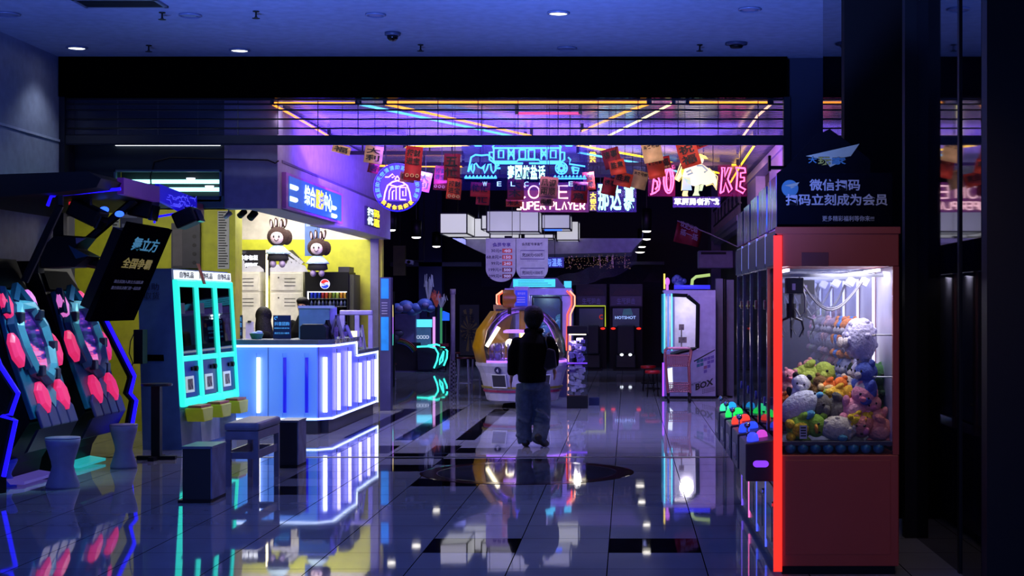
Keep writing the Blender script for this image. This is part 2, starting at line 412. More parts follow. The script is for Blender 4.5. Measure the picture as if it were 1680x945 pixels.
mb = MB(); mb.lathe([(.11, -.001), (.11, -.02), (.07, -.028)], p, 24); mb.build('base', mat('detector base', '#3c3e54', .4), t, True)
mb = MB(); mb.lathe([(.07, -.027), (.06, -.05), (.02, -.055)], p, 24); mb.build('cap', BLACK, t, True)
p = ceil_at(197, 3); t = thing('air_vent', 'slatted air grille in the corridor ceiling at the top left', 'vent', p)
mb = MB(); wv, dv = .36, .18
for a, b, c_, d in [(-wv, wv, -dv, -dv+.03), (-wv, wv, dv-.03, dv), (-wv, -wv+.03, -dv, dv), (wv-.03, wv, -dv, dv)]: mb.box(p.x+a, p.x+b, p.y+c_, p.y+d, p.z-.02, p.z)
mb.build('vent_frame', GREY, t)
mb = MB()
for k in range(9): mb.box(p.x-wv+.03, p.x+wv-.03, p.y-dv+.045+k*.034, p.y-dv+.055+k*.034, p.z-.018, p.z-.002)
mb.build('slat', BLACKM, t)

# ---------------------------------------------------------------- roller shutter
t = thing('roller_shutter', 'clear slatted roller shutter half lowered across the arcade mouth', 'shutter', (-2, YS, gz(236, YS)))
mb = MB(); mb.box(XW+.01, 1.66, YS-.1, YS+.1, gz(160, YS), ZC-.002); mb.build('housing', mat('shutter housing', '#020203', .95, spec=.0), t)
bars = [163, 171, 180.5, 195.5, 210.5]
mb = MB()
for y in bars: mb.box(XW+.02, 1.63, YS-.012, YS+.012, gz(y, YS)-.0075, gz(y, YS)+.0075)
lab(mb.build('slat', BLACKM, t), 'black hinge bars between clear panes')
ys = [160]+bars+[222]
mb = MB()
for a, b in zip(ys[:-1], ys[1:]):
    mb.box(XW+.02, 1.63, YS-.003, YS+.003, gz(b, YS)+.006, gz(a, YS)-.006)
mb.build('pane', clear('shutter polycarbonate', (.86, .88, .95), .10, .05, .03, (.3, .3, .5)), t)
mb = MB(); mb.box(XW+.02, 1.63, YS-.035, YS+.035, gz(236, YS), gz(222.5, YS)); mb.box(XW+.02, 1.63, YS-.02, YS+.02, gz(238, YS), gz(236, YS)); mb.build('bottom_rail', mat('shutter rail', '#23242c', .4, .4), t)
mb = MB()
for k in range(17):
    x = XW+.6+k*.42
    if x < 1.6: mb.box(x-.004, x+.004, YS-.009, YS-.004, gz(221, YS), gz(164, YS))
mb.build('pane_seam', mat('seam', '#30323c', .4), t)
for s, x0, x1 in ((0, XW+.001, XW+.06), (1, 1.63, 1.70)):
    mb = MB(); mb.box(x0, x1, YS-.06, YS+.06, 0.004, gz(160, YS)); mb.build('guide_rail', mat('guide rail', '#0a0c1c', .4, .3), t)

# ================================================================ SERVICE KIOSK (left)
sK = YK/F
def kx(px): return gx(px, YK)
def kz(py): return gz(py, YK)
FASC = mat('lilac fascia render', '#8f89a6', .55)
GREENF = mat('fascia green', '#33525a', .5)
ZF = kz(342)                                    # fascia underside
# front wall (faces the corridor): built round the sign window
wz0, wz1, wx0, wx1 = kz(331), kz(279), kx(188), kx(364)
mb = MB()
mb.box(-7.2, wx0, YK, YK+.2, ZF, ZA+.3); mb.box(wx1, kx(368), YK, YK+.2, ZF, ZA+.3)
mb.box(wx0, wx1, YK, YK+.2, wz1, ZA+.3); mb.box(wx0, wx1, YK, YK+.2, ZF, wz0)
struct('wall_kiosk_front', mb, TEAL)
mb = MB(); mb.box(kx(368), XK, YK, YK+.25, ZF, ZA+.3); struct('trim_kiosk_corner', mb, FASC)
mb = MB(); mb.box(-7.2, kx(368), YK-.03, YK+.2, ZF, kz(322)); struct('trim_kiosk_band', mb, GREENF)
YE = 24.2
SB0, SB1 = 16.75, 19.6   # lightbox recess along the side fascia
# side fascia (faces the hall)
mb = MB()
zt = 3.16; zb = ZF
mb.box(XK-.35, XK, YK+.25, YE, zb, zt)
struct('trim_kiosk_fascia', mb, FASC)
mb = MB(); mb.box(XK-.35, XK-.08, YK+.25, YE, zt, ZA+.02); struct('wall_kiosk_upper', mb, mat('white upper wall', '#8f88a8', .6))
mb = MB(); mb.box(XK-.02, XK+.01, YK+.2, YE, zt-.012, zt+.015); struct('trim_kiosk_ledge', mb, mat('ledge', '#4a4560', .5))
# interior shell
YB = 24.0
mb = MB(); mb.box(-8.6, XK-.1, YB, YB+.15, 0, gz(393, YB)); struct('wall_kiosk_back', mb, YELLOW)
mb = MB(); mb.box(-8.6, XK-.1, YB, YB+.15, gz(393, YB), 3.4); struct('wall_kiosk_back_upper', mb, mat('cream wall', '#b9b2a6', .6))
mb = MB(); mb.box(-8.6, XK-.35, YK+.2, YB, 3.3, 3.4); struct('ceiling_kiosk', mb, mat('kiosk ceiling', '#8c8c90', .7))
YA_ = 19.3
mb = MB(); mb.box(-8.6, gx(338, YA_), YA_, YA_+.15, 0, 3.3); struct('wall_kiosk_yellow', mb, YELLOW)
mb = MB(); mb.box(gx(338, YA_), gx(386, YA_-.04), YA_-.04, YA_+.3, 0, 3.3); struct('trim_kiosk_pillar', mb, YELLOW)
mb = MB(); mb.box(-7.3, -7.2, YK, YA_, 0, 3.3); struct('wall_kiosk_side', mb, DNAVY)
mb = MB(); mb.box(gx(612, YE), gx(627, YE)-.02, YE-.25, YE, 0, ZF); struct('trim_kiosk_end_post', mb, mat('lilac post', '#6d6a86', .5))
mb = MB(); mb.box(gx(600, YE), gx(612, YE), YE-.12, YE+.0, 0, ZF); struct('trim_kiosk_end_jamb', mb, mat('jamb cream', '#c8c070', .5))
# front window with two tubes
t = thing('sign_window', 'glazed sign window with two cyan light tubes in the dark kiosk front', 'window', (kx(276), YK, wz0))
mb = MB(); f = .02
for a, b, c_, d in [(wx0, wx1, wz1-f, wz1), (wx0, wx1, wz0, wz0+f), (wx0, wx0+f, wz0, wz1), (wx1-f, wx1, wz0, wz1)]: mb.box(a, b, YK-.03, YK+.02, c_, d)
mb.build('window_frame', mat('pale frame', '#5f7a90', .4), t)
mb = MB(); mb.box(wx0+f, wx1-f, YK+.0, YK+.006, wz0+f, wz1-f); mb.build('pane', GLASS, t)
for y in (296.5, 309.5):
    mb = MB(); mb.cyl((wx0+.06, YK+.12, kz(y)), (wx1-.03, YK+.12, kz(y)), .022, n=10); lab(mb.build('light_tube', N_ICE, t, True), 'cyan light tube')
mb = MB(); mb.box(wx0, wx1, YK+.22, YK+.24, wz0-.05, wz1+.05); mb.build('back_panel', mat('sign back', '#141c1e', .5), t)
for px, py in ((306, 290), (337, 303)):
    mb = MB(); mb.lathe([(.05, 0), (.045, -.015), (.01, -.02)], (kx(px), YK+.16, kz(py)), 16, sy=.5); mb.build('spot_lens', N_WHITE, t, True)
t = tag(MB().cyl((kx(190), YK-.012, kz(237.5)), (kx(362), YK-.012, kz(237.5)), .011, n=8).build('light_tube', N_WHITE), 'thin white light tube under the shutter rail, on the dark kiosk front', 'light tube')
# cable drooping along kiosk front
pts = [(kx(250), YK-.02, kz(330)), (kx(248), YK-.02, kz(290)), (kx(254), YK-.02, kz(266)), (kx(280), YK-.02, kz(259)), (kx(360), YK-.02, kz(261)), (kx(440), YK-.02, kz(263)), (kx(452), YK-.02, kz(268)), (kx(458), YK-.02, kz(264))]
tag(MB().tube(pts, .008, 6).build('cable', BLACK, None, True), 'black cable looped across the dark kiosk front', 'cable')
# lightbox sign in the side fascia : plane x = XK, runs along +Y
def sy(px): return XK*F/(px-VX)
def sz(px, py): return gz(py, sy(px))
t = thing('lightbox_sign', 'blue lightbox sign with white and yellow characters on the lilac fascia', 'sign', (XK+.02, 17.8, 2.7))
ya, yb = sy(457), sy(574); za, zb2 = 2.80, 3.06
zlo, zhi = sz(465, 338), sz(465, 288)
mb = MB(); f = .04
mb.box(XK+.002, XK+.05, sy(462), sy(556), zlo-.03, zhi+.03); lab(mb.build('box_frame', mat('pink lit frame', '#9a58b8', .5), t), 'pinkish frame')
mb = MB(); mb.box(XK+.05, XK+.058, sy(466), sy(553), zlo, zhi); lab(mb.build('face', mat('sign blue face', '#1a63b8', .4, emit='#1668c8', es=.55), t), 'blue lit face')
def side_txt(t, body, m, pa, pb, z0, z1, x=XK+.06, **k): return txt(t, body, m, (x, sy(pa), z0), sy(pb)-sy(pa), z1-z0, xd=(0, 1, 0), **k)
zc0, zc1 = zlo+.07, zhi-.03
N_SIGNW = neon('sign white', '#d8f4ff', 1.7); N_SIGNY = neon('sign yellow', '#ffe020', 1.7)
side_txt(t, '综合', N_SIGNW, 491, 509, zc0, zc1, bold=.02)
side_txt(t, '服务', N_SIGNY, 510, 523, zc0, zc1, bold=.02)
side_txt(t, '中心', N_SIGNW, 524, 537, zc0, zc1, bold=.02)
mb = MB()
for pa, pb, k in ((467, 477, .66), (467, 476, .26), (536, 541, .42), (536, 542, .12)):
    z = zlo+(zhi-zlo)*k
    mb.tube([(XK+.063, sy(pa), z), (XK+.063, sy(pb), z)], .028, 8)
mb.build('logo', N_SIGNW, t, True)
t = thing('square_sign', 'small square sign with white and yellow characters at the far end of the fascia', 'sign', (XK+.02, 22.2, 2.85))
z0, z1 = sz(609, 372), sz(609, 342)
mb = MB(); mb.box(XK+.002, XK+.03, sy(598), sy(620), z0, z1); mb.build('face', mat('square sign back', '#2a2a48', .5), t)
zm = (z0+z1)/2
side_txt(t, '扫', N_SIGNW, 599, 608.5, zm+.005, z1-.01, x=XK+.032, bold=.03); side_txt(t, '码', N_SIGNY, 609.5, 619, zm+.005, z1-.01, x=XK+.032, bold=.03)
side_txt(t, '优', N_SIGNW, 599, 608.5, z0+.01, zm-.005, x=XK+.032, bold=.03); side_txt(t, '惠', N_SIGNY, 609.5, 619, z0+.01, zm-.005, x=XK+.032, bold=.03)

# papers and boards on the kiosk front wall
PAPER = mat('white paper', '#b8b8bc', .7); INK = mat('ink', '#18181c', .8)
def notice(px0, py0, px1, py1, label, m=PAPER, lines=12, Y=YA_-.047, cat='notice', ink=INK, blocks=()):
    a = at(px0, py1, Y); b = at(px1, py0, Y)
    t = thing('notice', label, cat, (a.x/2+b.x/2, Y, a.z))
    mb = MB(); mb.box(a.x, b.x, Y, Y+.006, a.z, b.z); mb.build('sheet', m, t)
    mb = MB(); hh = (b.z-a.z)
    for k in range(lines):
        z = b.z-hh*(k+.8)/(lines+.6); ww = (b.x-a.x)*random.uniform(.55, .84)
        mb.box(a.x+(b.x-a.x)*.08, a.x+(b.x-a.x)*.08+ww, Y-.002, Y, z, z+hh/(lines+1)*.38)
    for (u0, v0, u1, v1) in blocks: mb.box(a.x+(b.x-a.x)*u0, a.x+(b.x-a.x)*u1, Y-.002, Y, a.z+hh*v0, a.z+hh*v1)
    mb.build('print', ink, t); return t
notice(357, 346, 376, 441, 'tall white notice of small print on the yellow kiosk pillar', lines=22, Y=YA_-.047)
notice(184, 335, 196, 410, 'narrow pale notice on the yellow wall behind the tilted poster', mat('pale grey sheet', '#8a929c', .6), 14, Y=YA_-.007)
notice(197, 330, 234, 400, 'blue notice board on the yellow wall above the tilted poster', mat('blue board', '#141c48', .5), 4, ink=mat('pale ink', '#5a6088', .7), Y=YA_-.007)
t = thing('wall_board', 'grey framed board with round marks on the yellow wall above the vending machine', 'board', (gx(305, YA_), YA_-.03, gz(440, YA_)))
a = at(281, 440, YA_-.06); b = at(328, 366, YA_-.06)
mb = MB(); mb.box(a.x, b.x, YA_-.06, YA_-.001, a.z, b.z); mb.build('panel', mat('board grey', '#3a3848', .5), t)
mb = MB(); mb.box(a.x+.02, a.x+.14, YA_-.064, YA_-.06, a.z+.03, b.z-.08); mb.build('sheet', mat('board sheet', '#55505c', .6), t)
mb = MB()
for k in range(4): mb.cyl((b.x-.07, YA_-.066, a.z+.07+k*.11), (b.x-.07, YA_-.06, a.z+.07+k*.11), .025, n=16)
mb.build('round_mark', mat('mark', '#1c1a28', .5), t)
# track spotlights inside the opening
for px, py, s_ in ((372, 350, .8), (396, 347, 1), (413, 349, 1.2)):
    t = thing('track_spotlight', {372: 'pale track spotlight at the kiosk pillar', 396: 'middle track spotlight under the kiosk lintel', 413: 'black tilted track spotlight under the kiosk lintel'}[px], 'spotlight', (gx(px, 17), 17, ZF+.02))
    p = at(px, py, 17.0); m_ = WHITE if px == 372 else BLACKM
    mb = MB(); mb.cyl(p+Vector((-.02, 0, -.05*s_)), p+Vector((.05, -.05, -.0)), .035*s_, n=14); mb.build('can', m_, t, True)
    mb = MB(); mb.cyl(p+Vector((.02, 0, 0)), (p.x+.02, 17, 3.3), .008, n=6); mb.build('stem', m_, t)

# ---------------------------------------------------------------- kiosk interior
LOCK = mat('cream locker steel', '#c6c2b4', .45)
def locker(px0, px1, py0, py1, label, Y=23.6):
    a = at(px0, py1, Y); b = at(px1, py0, Y); t = thing('locker', label, 'locker', ((a.x+b.x)/2, Y, a.z))
    mb = MB(); mb.box(a.x, b.x, Y, Y+.38, a.z, b.z); mb.build('cabinet', LOCK, t)
    mb = MB(); mb.box(a.x+.02, b.x-.02, Y-.012, Y-.001, a.z+.02, b.z-.02); d = mb.build('door', LOCK, t, bevel=.004)
    xm = (a.x+b.x)/2
    mb = MB()
    for k in range(3): mb.box(xm-.03, xm+.14, Y-.016, Y-.012, b.z-.11-k*.055, b.z-.10-k*.055)
    mb.build('vent', INK, d)
    mb = MB(); mb.cyl((xm-.12, Y-.02, b.z-.09), (xm-.12, Y-.012, b.z-.09), .012, n=10); mb.build('lock', INK, d)
    return t
zl = gz(479, 23.6)
for i, (a_, b_) in enumerate(((376, 427), (443, 497))):
    side = ('left of', 'right of')[i]
    locker(a_, b_, 479, 540, 'cream locker behind the counter, lower one %s the light tube' % side)
    locker(a_, b_, 446, 478.5, 'cream locker behind the counter, upper one %s the light tube' % side)
    lt = at(a_, 540, 23.6); rb = at(b_, 540, 23.6)
    mb = MB(); mb.box(lt.x, rb.x, 23.6, 23.98, 0, lt.z-.002); tag(mb.build('storage_plinth', LOCK), 'cream plinth under the lockers %s the light tube' % side, 'plinth')
CUT = mat('white foam board', '#a8a8b4', .6)
def cutout(poly, label, Y, m=CUT, depth=.02):
    return tag(MB().prism([at(x, y, Y) for x, y in poly], (0, depth, 0)).build('cutout_board', m), label, 'cutout')
def cloudpoly(px0, px1, py0, py1, n=4):
    out = [(px0, py1)]
    w_ = (px1-px0)/n
    for k in range(n):
        for j in range(7):
            a = PI-PI*j/6; out.append((px0+w_*(k+.5)+w_*.5*math.cos(a), py0+8-8*math.sin(a)*(1.2 if k % 2 else .8)))
    out.append((px1, py1)); return out
cutout([(376, 446), (376, 425), (383, 422), (392, 422), (400, 428), (403, 440), (410, 436), (425, 436), (432, 442), (433, 446)], 'white cloud cutout on top of the lockers left of the light tube', 23.7)
cutout([(443, 446), (443, 440), (449, 434), (462, 434), (466, 428), (469, 434), (474, 424), (478, 432), (484, 425), (485, 433), (492, 423), (490, 432), (500, 436), (505, 446)], 'white starburst cutout on top of the lockers right of the light tube', 23.7)
cutout([(462, 420), (466, 417), (488, 430), (486, 434)], 'white slanting beam cutout above the lockers', 23.85)
cutout([(470, 414), (474, 412), (498, 430), (494, 434)], 'second white slanting beam cutout, nearer the fridge', 23.85)
cutout([(452, 414), (480, 410), (500, 432), (470, 434)], 'dark olive cutout behind the white beams', 23.93, mat('olive board', '#3a3a20', .6))
t = thing('mirror_board', 'dark glossy board with white lit characters on the yellow wall', 'sign', (gx(400, 23.95), 23.95, gz(450, 23.95)))
a = at(376, 452, 23.96); b = at(445, 410, 23.96)
mb = MB(); mb.box(a.x, b.x, 23.955, 23.99, a.z, b.z); mb.build('panel', mat('dark mirror', '#24222e', .12, .3), t)
ptxt(t, '自助存包柜', N_WHITE, 386, 418.5, 423, 427, 23.95, bold=.02); ptxt(t, '储物区', N_WHITE, 402, 431, 423, 438, 23.95, bold=.02)
p = at(438, 515, 23.5); p.z = 0; q = at(438, 410, 23.5)
tag(MB().tube([p, q], .018, 10).build('light_tube', N_WARM, None, True), 'tall warm white light tube standing between the lockers', 'light tube')
tag(MB().lathe([(.06, 0), (.055, -.02), (.02, -.03)], at(378.5, 410, 23.6), 16).build('ceiling_spot', N_WHITE, None, True), 'small round lamp above the locker cutout, by the kiosk pillar', 'lamp')
# blue hanging banner
mb = MB(); a = at(500, 420, 23.2); b = at(525, 360, 23.2); mb.box(a.x, b.x, 23.2, 23.206, a.z, b.z); t = thing('hanging_banner', 'blue banner hanging between the two doll standees', 'banner', ((a.x+b.x)/2, 23.2, a.z))
b0_ = MB(); b0_.box(a.x, b.x, 23.203, 23.204, b.z+.0005, 3.3); b0_.build('hanging_film', GLASS, t); mb.build('cloth', mat('blue banner', '#46609a', .6), t)
for px in (501, 513): ptxt(t, '请排队', mat('banner white', '#a0b0cc', .6), px+1, 365, px+10, 372, 23.197)
# dolls on rods
def doll(px, py, label, Y, s=1.0, face=True):
    p = at(px, py, Y); t = thing('hanging_doll', label, 'doll', p)
    brown = mat('doll brown fur', '#2a120c', .9, bump=.6, scale=40); pink = mat('doll face', '#b8a0a8', .6)
    mb = MB(); mb.ell(p+Vector((0, 0, .0)), (.17*s, .10*s, .155*s)); mb.ell(p+Vector((.12*s, .06, -.01)), (.09*s, .08*s, .12*s)); mb.build('head', brown, t, True)
    for k, dx in enumerate((-.1, -.03, .05, .11)):
        mb = MB(); mb.ell(p+Vector((dx*s, .01, (.19+.02*(k % 2))*s)), (.03*s, .03*s, .085*s), Matrix.Rotation(.15*(k-1.5), 3, 'Y')); mb.build('ear', brown, t, True)
        if k < 4:
            mb = MB(); mb.ell(p+Vector((dx*s, -.022*s, (.19+.02*(k % 2))*s)), (.014*s, .012*s, .055*s)); mb.build('ear_lining', pink, t, True)
    mb = MB(); mb.ell(p+Vector((.0*s, -.065*s, -.02*s)), (.105*s, .05*s, .1*s)); mb.build('face', pink, t, True)
    mb = MB()
    for dx in (-.04, .04): mb.ell(p+Vector((dx*s, -.112*s, -.005)), (.013*s, .012*s, .02*s))
    mb.build('eyes', INK, t, True)
    mb = MB(); mb.tube(arc(p+Vector((0, -.113*s, -.04*s)), .03*s, PI, 2*PI, 6), .005, 5); mb.build('mouth', INK, t)
    mb = MB(); mb.lathe([(.05*s, -.12*s), (.1*s, -.16*s), (.16*s, -.22*s), (.2*s, -.27*s)], p, 18, sy=.6); lab(mb.build('dress', mat('doll lace', '#9fb8c4', .7, bump=.8, scale=30), t, True), 'pale lace dress')
    mb = MB(); mb.lathe([(.15*s, -.24*s), (.17*s, -.36*s), (.12*s, -.38*s)], p, 18, sy=.6); mb.build('skirt', mat('doll skirt', '#0c0a12', .8), t, True)
    for dx in (-.07, .07):
        mb = MB(); mb.ell(p+Vector((dx*s, -.02, -.42*s)), (.05*s, .06*s, .06*s)); mb.build('foot', mat('doll shoe', '#8a7a98', .6), t, True)
    mb = MB(); mb.tube([p+Vector((-.12*s, 0, .36*s)), p+Vector((.14*s, 0, .31*s))], .008, 6); mb.tube([p+Vector((0, 0, .33*s)), p+Vector((0, 0, .1))], .003, 4); mb.tube([p+Vector((.02, 0, .335*s)), (p.x+.02, p.y, 3.3)], .003, 4); mb.build('rod', BLACKM, t)
doll(456, 388, 'brown long-eared doll hanging above the lockers', 23.0, .98)
doll(521, 406, 'brown long-eared doll sitting over the drinks fridge', 23.0, .92)
# drinks fridge
Yf = 23.3; a = at(500, 560, Yf); b = at(572, 446, Yf)
t = thing('drinks_fridge', 'black drinks fridge with a round red white and blue emblem and lit cans', 'fridge', ((a.x+b.x)/2, Yf, 0))
mb = MB()
zs1 = gz(478, Yf); zs0 = gz(540, Yf)
for q in [(a.x, b.x, Yf, Yf+.6, zs1, b.z), (a.x, b.x, Yf, Yf+.6, 0, zs0), (a.x, a.x+.03, Yf, Yf+.6, zs0, zs1), (b.x-.03, b.x, Yf, Yf+.6, zs0, zs1), (a.x, b.x, Yf+.5, Yf+.6, zs0, zs1)]: mb.box(*q)
mb.build('cabinet', mat('fridge black', '#050507', .5, spec=.15), t, bevel=.006)
mb = MB(); mb.box(b.x+.001, b.x+.07, Yf+.05, Yf+.6, 0, b.z-.04); mb.build('side_panel', mat('fridge side', '#2a2a18', .5), t)
c_ = at(533, 466, Yf-.01); r = .075
R_ = mat('emblem red', '#d02020', .4, emit='#ff3020', es=.8); B_ = mat('emblem blue', '#1030c0', .4, emit='#1838e0', es=.9); W_ = mat('emblem white', '#e0e0f0', .4, emit='#e8ecff', es=.9)
mb = MB(); mb.cyl(c_, c_+Vector((0, .008, 0)), r, n=32); em = mb.build('logo', W_, t)
mb = MB(); mb.prism([p-Vector((0, .004, 0)) for p in arc(c_, r*.9, PI*.12, PI*.88, 14)]+[c_+Vector((-r*.4, -.004, .006)), c_+Vector((r*.3, -.004, .03))], (0, .004, 0)); mb.build('logo_red', R_, em)
mb = MB(); mb.prism([p-Vector((0, .004, 0)) for p in arc(c_, r*.9, PI*1.12, PI*1.88, 14)]+[c_+Vector((r*.4, -.004, -.012)), c_+Vector((-r*.3, -.004, -.03))], (0, .004, 0)); mb.build('logo_blue', B_, em)
ptxt(em, '百事可乐', INK, 527, 464.5, 539, 468, Yf-.016)
mb = MB(); mb.box(a.x+.03, b.x-.03, Yf+.02, Yf+.025, zs0, zs1); mb.build('glass_door', GLASS, t)
mb = MB(); mb.box(a.x+.035, a.x+.05, Yf+.03, Yf+.05, zs0, zs1); mb.box(a.x+.035, b.x-.035, Yf+.06, Yf+.08, zs1-.015, zs1-.002); mb.build('light_strip', N_WHITE, t)
mb = MB()
for k in range(4): mb.box(a.x+.03, b.x-.03, Yf+.05, Yf+.5, gz(489.5+k*13, Yf)-.008, gz(489.5+k*13, Yf))
mb.build('shelf', STEEL, t)
cancols = ['#1430a0', '#1838b0', '#20409c', '#a02820', '#c84820', '#a08020', '#80a030', '#a8c040', '#d89020', '#e0a838']
names = ['blue', 'blue', 'deep blue', 'red', 'orange red', 'amber', 'green', 'lime', 'orange', 'golden']
for row in range(3):
    for k in range(10):
        x = a.x+.085+k*(b.x-a.x-.16)/9; z = gz(489.5+row*13, Yf)
        hx = cancols[k] if row == 0 else ('#34405c', '#20283c', '#606880')[k % 3]
        m_ = mat('can '+hx, hx, .3, .4)
        if row < 2:
            mb = MB(); mb.lathe([(.02, 0), (.024, .008), (.024, .082), (.019, .092)] if row == 0 else [(.022, 0), (.024, .06), (.012, .08), (.011, .098), (.001, .099)], (x, Yf+.1, z), 12)
            tag(mb.build('drink_can' if row == 0 else 'drink_bottle', m_, None, True), ('%s drink can on the top shelf of the fridge, %s' % (names[k], ('by the left edge', 'second in the row', 'third in the row', 'fourth in the row', 'fifth in the row', 'sixth in the row', 'seventh in the row', 'eighth in the row', 'ninth in the row', 'by the right edge')[k])) if row == 0 else 'small dark drink bottle on the second shelf of the fridge', 'can' if row == 0 else 'bottle', 'cans in the drinks fridge' if row == 0 else 'bottles in the drinks fridge')
mb = MB(); mb.box(gx(553, Yf)-.0, gx(571, Yf), Yf+.1, Yf+.5, b.z, b.z+.08); tag(mb.build('storage_box', mat('dark box', '#1a1a20', .5)), 'dark low box on top of the drinks fridge', 'box')
# ================================================================ LIT COUNTER
t = thing('service_counter', 'L-shaped white counter glowing blue with upright light tubes', 'counter', (-4.2, 19.5, 0))
PANEL = mat('backlit acrylic', '#8a9cf0', .3, emit='#2c3cff', es=.36, var=.04, scale=2)
TOPM = mat('counter top', '#5a6a78', .25)
XC, YC = -3.68, 18.8
ztall, zlow, zb_ = 1.11, .93, .17
Ystep, Yend = 20.62, 22.35
mb = MB()
mb.prism([(-3.83, YC, zb_), (XC, YC+.17, zb_), (XC, Ystep, zb_), (XC-.6, Ystep, zb_), (XC-.6, YC+.7, zb_), (-3.83, YC+.7, zb_)], (0, 0, ztall-zb_))
mb.box(XC-.6, XC, Ystep+.002, Yend, zb_, zlow); mb.build('front_panel', PANEL, t)
mb = MB(); mb.box(-4.95, -3.835, YC, YC+.69, zb_, ztall); lab(mb.build('front_panel', mat('backlit acrylic pale', '#90b4f4', .3, emit='#3c80ff', es=.5, var=.04, scale=2), t), 'paler sky blue panel')
mb = MB(); mb.box(-4.95, -3.83, YC+.02, YC+.6, 0, zb_-.004); mb.box(XC-.55, XC-.05, YC+.2, Yend-.04, 0, zb_-.004); mb.build('plinth', mat('plinth laminate', '#3a3840', .3), t)
mb = MB()
mb.prism([(-4.98, YC-.04, ztall+.002), (-3.81, YC-.04, ztall+.002), (XC+.04, YC+.15, ztall+.002), (XC+.04, Ystep+.02, ztall+.002), (XC-.64, Ystep+.02, ztall+.002), (XC-.64, YC+.74, ztall+.002), (-4.98, YC+.74, ztall+.002)], (0, 0, .055))
mb.box(XC-.62, XC+.03, Ystep+.025, Yend+.03, zlow+.002, zlow+.05); mb.build('worktop', TOPM, t)
strip = neon('counter strip', '#cfe0ff', 2.6)
mb = MB()
def strip_path(z, n_): return [(-4.94, YC-.012*n_, z), (-3.835, YC-.012*n_, z), (XC+.012*n_, YC+.165, z), (XC+.012*n_, Ystep-.02, z)]
mb.tube(strip_path(ztall-.02, 1), .012, 6); mb.tube([(XC+.012, Ystep+.03, zlow-.02), (XC+.012, Yend, zlow-.02)], .012, 6); mb.tube([(XC+.012, Ystep+.01, zlow), (XC+.012, Ystep+.01, ztall-.02)], .01, 6); mb.tube([(XC+.012, Yend, zb_), (XC+.012, Yend, zlow)], .01, 6)
mb.build('light_strip', strip, t)
mb = MB(); mb.tube(strip_path(zb_+.02, 1)[:3]+[(XC+.012, Yend, zb_+.02)], .012, 6); mb.build('light_strip', strip, t)
def ctube(p, z0, z1, m, rad=.022):
    mb = MB(); mb.tube([Vector((p[0], p[1], z0)), Vector((p[0], p[1], z1))], rad, 10); o = mb.build('light_tube', m, t, True)
    mb = MB()
    for z in (z0-.03, z1+.03): mb.cbox((p[0], p[1], z), (.05, .04, .05))
    mb.build('clip', GLASS, o)
TUBEW = neon('tube white', '#dfe6ff', 3.4); TUBEB = neon('tube deep blue', '#1010d8', 1.1); TUBEV = neon('tube lilac', '#c4bcff', 3.2)
for px, m_ in ((424, TUBEW), (467, TUBEB), (503, TUBEB)): ctube((gx(px, YC-.03), YC-.03), .27, ztall-.16, m_)
ctube((-3.745, YC+.06), .27, ztall-.16, TUBEW, .026)
def cside(px): return (XC+.03, (XC+.03)*F/(px-VX))
for px in (556, 574): ctube(cside(px), .27, ztall-.12, TUBEV)
for px in (591, 605, 617): ctube(cside(px), .27, zlow-.12, TUBEV)
mb = MB()
for x in (gx(440, YC), gx(523, YC)): mb.box(x-.004, x+.004, YC-.004, YC+.002, zb_+.03, ztall-.03)
mb.build('panel_seam', mat('seam blue', '#6070b0', .4), t)
ZT = ztall+.058

# things on the counter
def stand_sign(px0, py0, px1, Y, label, m, lines, ztop=ZT, txtm=N_CYAN, cat='sign'):
    a = at(px0, py0, Y); b = at(px1, py0, Y); z0 = ztop
    t = thing('counter_sign', label, cat, ((a.x+b.x)/2, Y, z0))
    mb = MB(); mb.box(a.x, b.x, Y, Y+.015, z0, a.z); mb.build('panel', m, t, bevel=.004)
    mb = MB(); mb.box(a.x+.02, b.x-.02, Y+.015, Y+.12, z0, z0+.012); mb.build('foot', GLASS, t)
    hh = a.z-z0
    for (body, u0, u1, v0, v1, tm) in lines:
        txt(t, body, tm, (a.x+(b.x-a.x)*u0, Y-.002, z0+hh*v0), (b.x-a.x)*(u1-u0), hh*(v1-v0), depth=.002, bold=.015)
    return t, a, b
SGN = mat('sign navy', '#131a48', .3); CY_ = mat('sign cyan ink', '#5fb0d8', .5, emit='#4aa8d8', es=.5)
t, a, b = stand_sign(448, 517, 477, 19.3, 'dark navy standing sign with pale blue characters on the counter', SGN, [('抖音团购', .08, .92, .56, .72, CY_), ('团购核销咨询', .08, .92, .42, .48, CY_), ('美好生活小确幸', .08, .92, .2, .28, CY_)])
mb = MB(); mb.tube(arc((a.x+.035, 19.297, a.z-.04), .016, 0, 2*PI*.8, 10), .005, 5); mb.tube([(a.x+.05, 19.297, a.z-.04), (a.x+.05, 19.297, a.z-.01)], .005, 5); mb.build('logo', CY_, t)
stand_sign(386, 517, 398, 19.5, 'dark green narrow sign with pale characters at the counter end beside the vending machine', mat('sign green', '#143038', .4), [('会员', .1, .9, .72, .92, CY_), ('办理', .1, .9, .48, .68, CY_), ('充值', .1, .9, .12, .36, CY_)])
# basket
c_ = at(421, 553, 19.25); c_.z = ZT; t = thing('basket', 'green basket with a pale blue cloth on the counter', 'basket', c_)
mb = MB(); mb.lathe([(.06, .0), (.085, .06), (.088, .066), (.08, .062), (.055, .006)], c_, 4); mb.lathe([(.062, .001), (.09, .07)], c_, 20); mb.build('basket_body', mat('basket green', '#3f9a68', .5), t)
mb = MB(); mb.ell(c_+Vector((0, 0, .065)), (.08, .07, .028)); mb.ell(c_+Vector((.03, 0, .085)), (.045, .05, .02)); mb.build('cloth', mat('pale blue cloth', '#9cc4cc', .8, bump=.5), t, True)
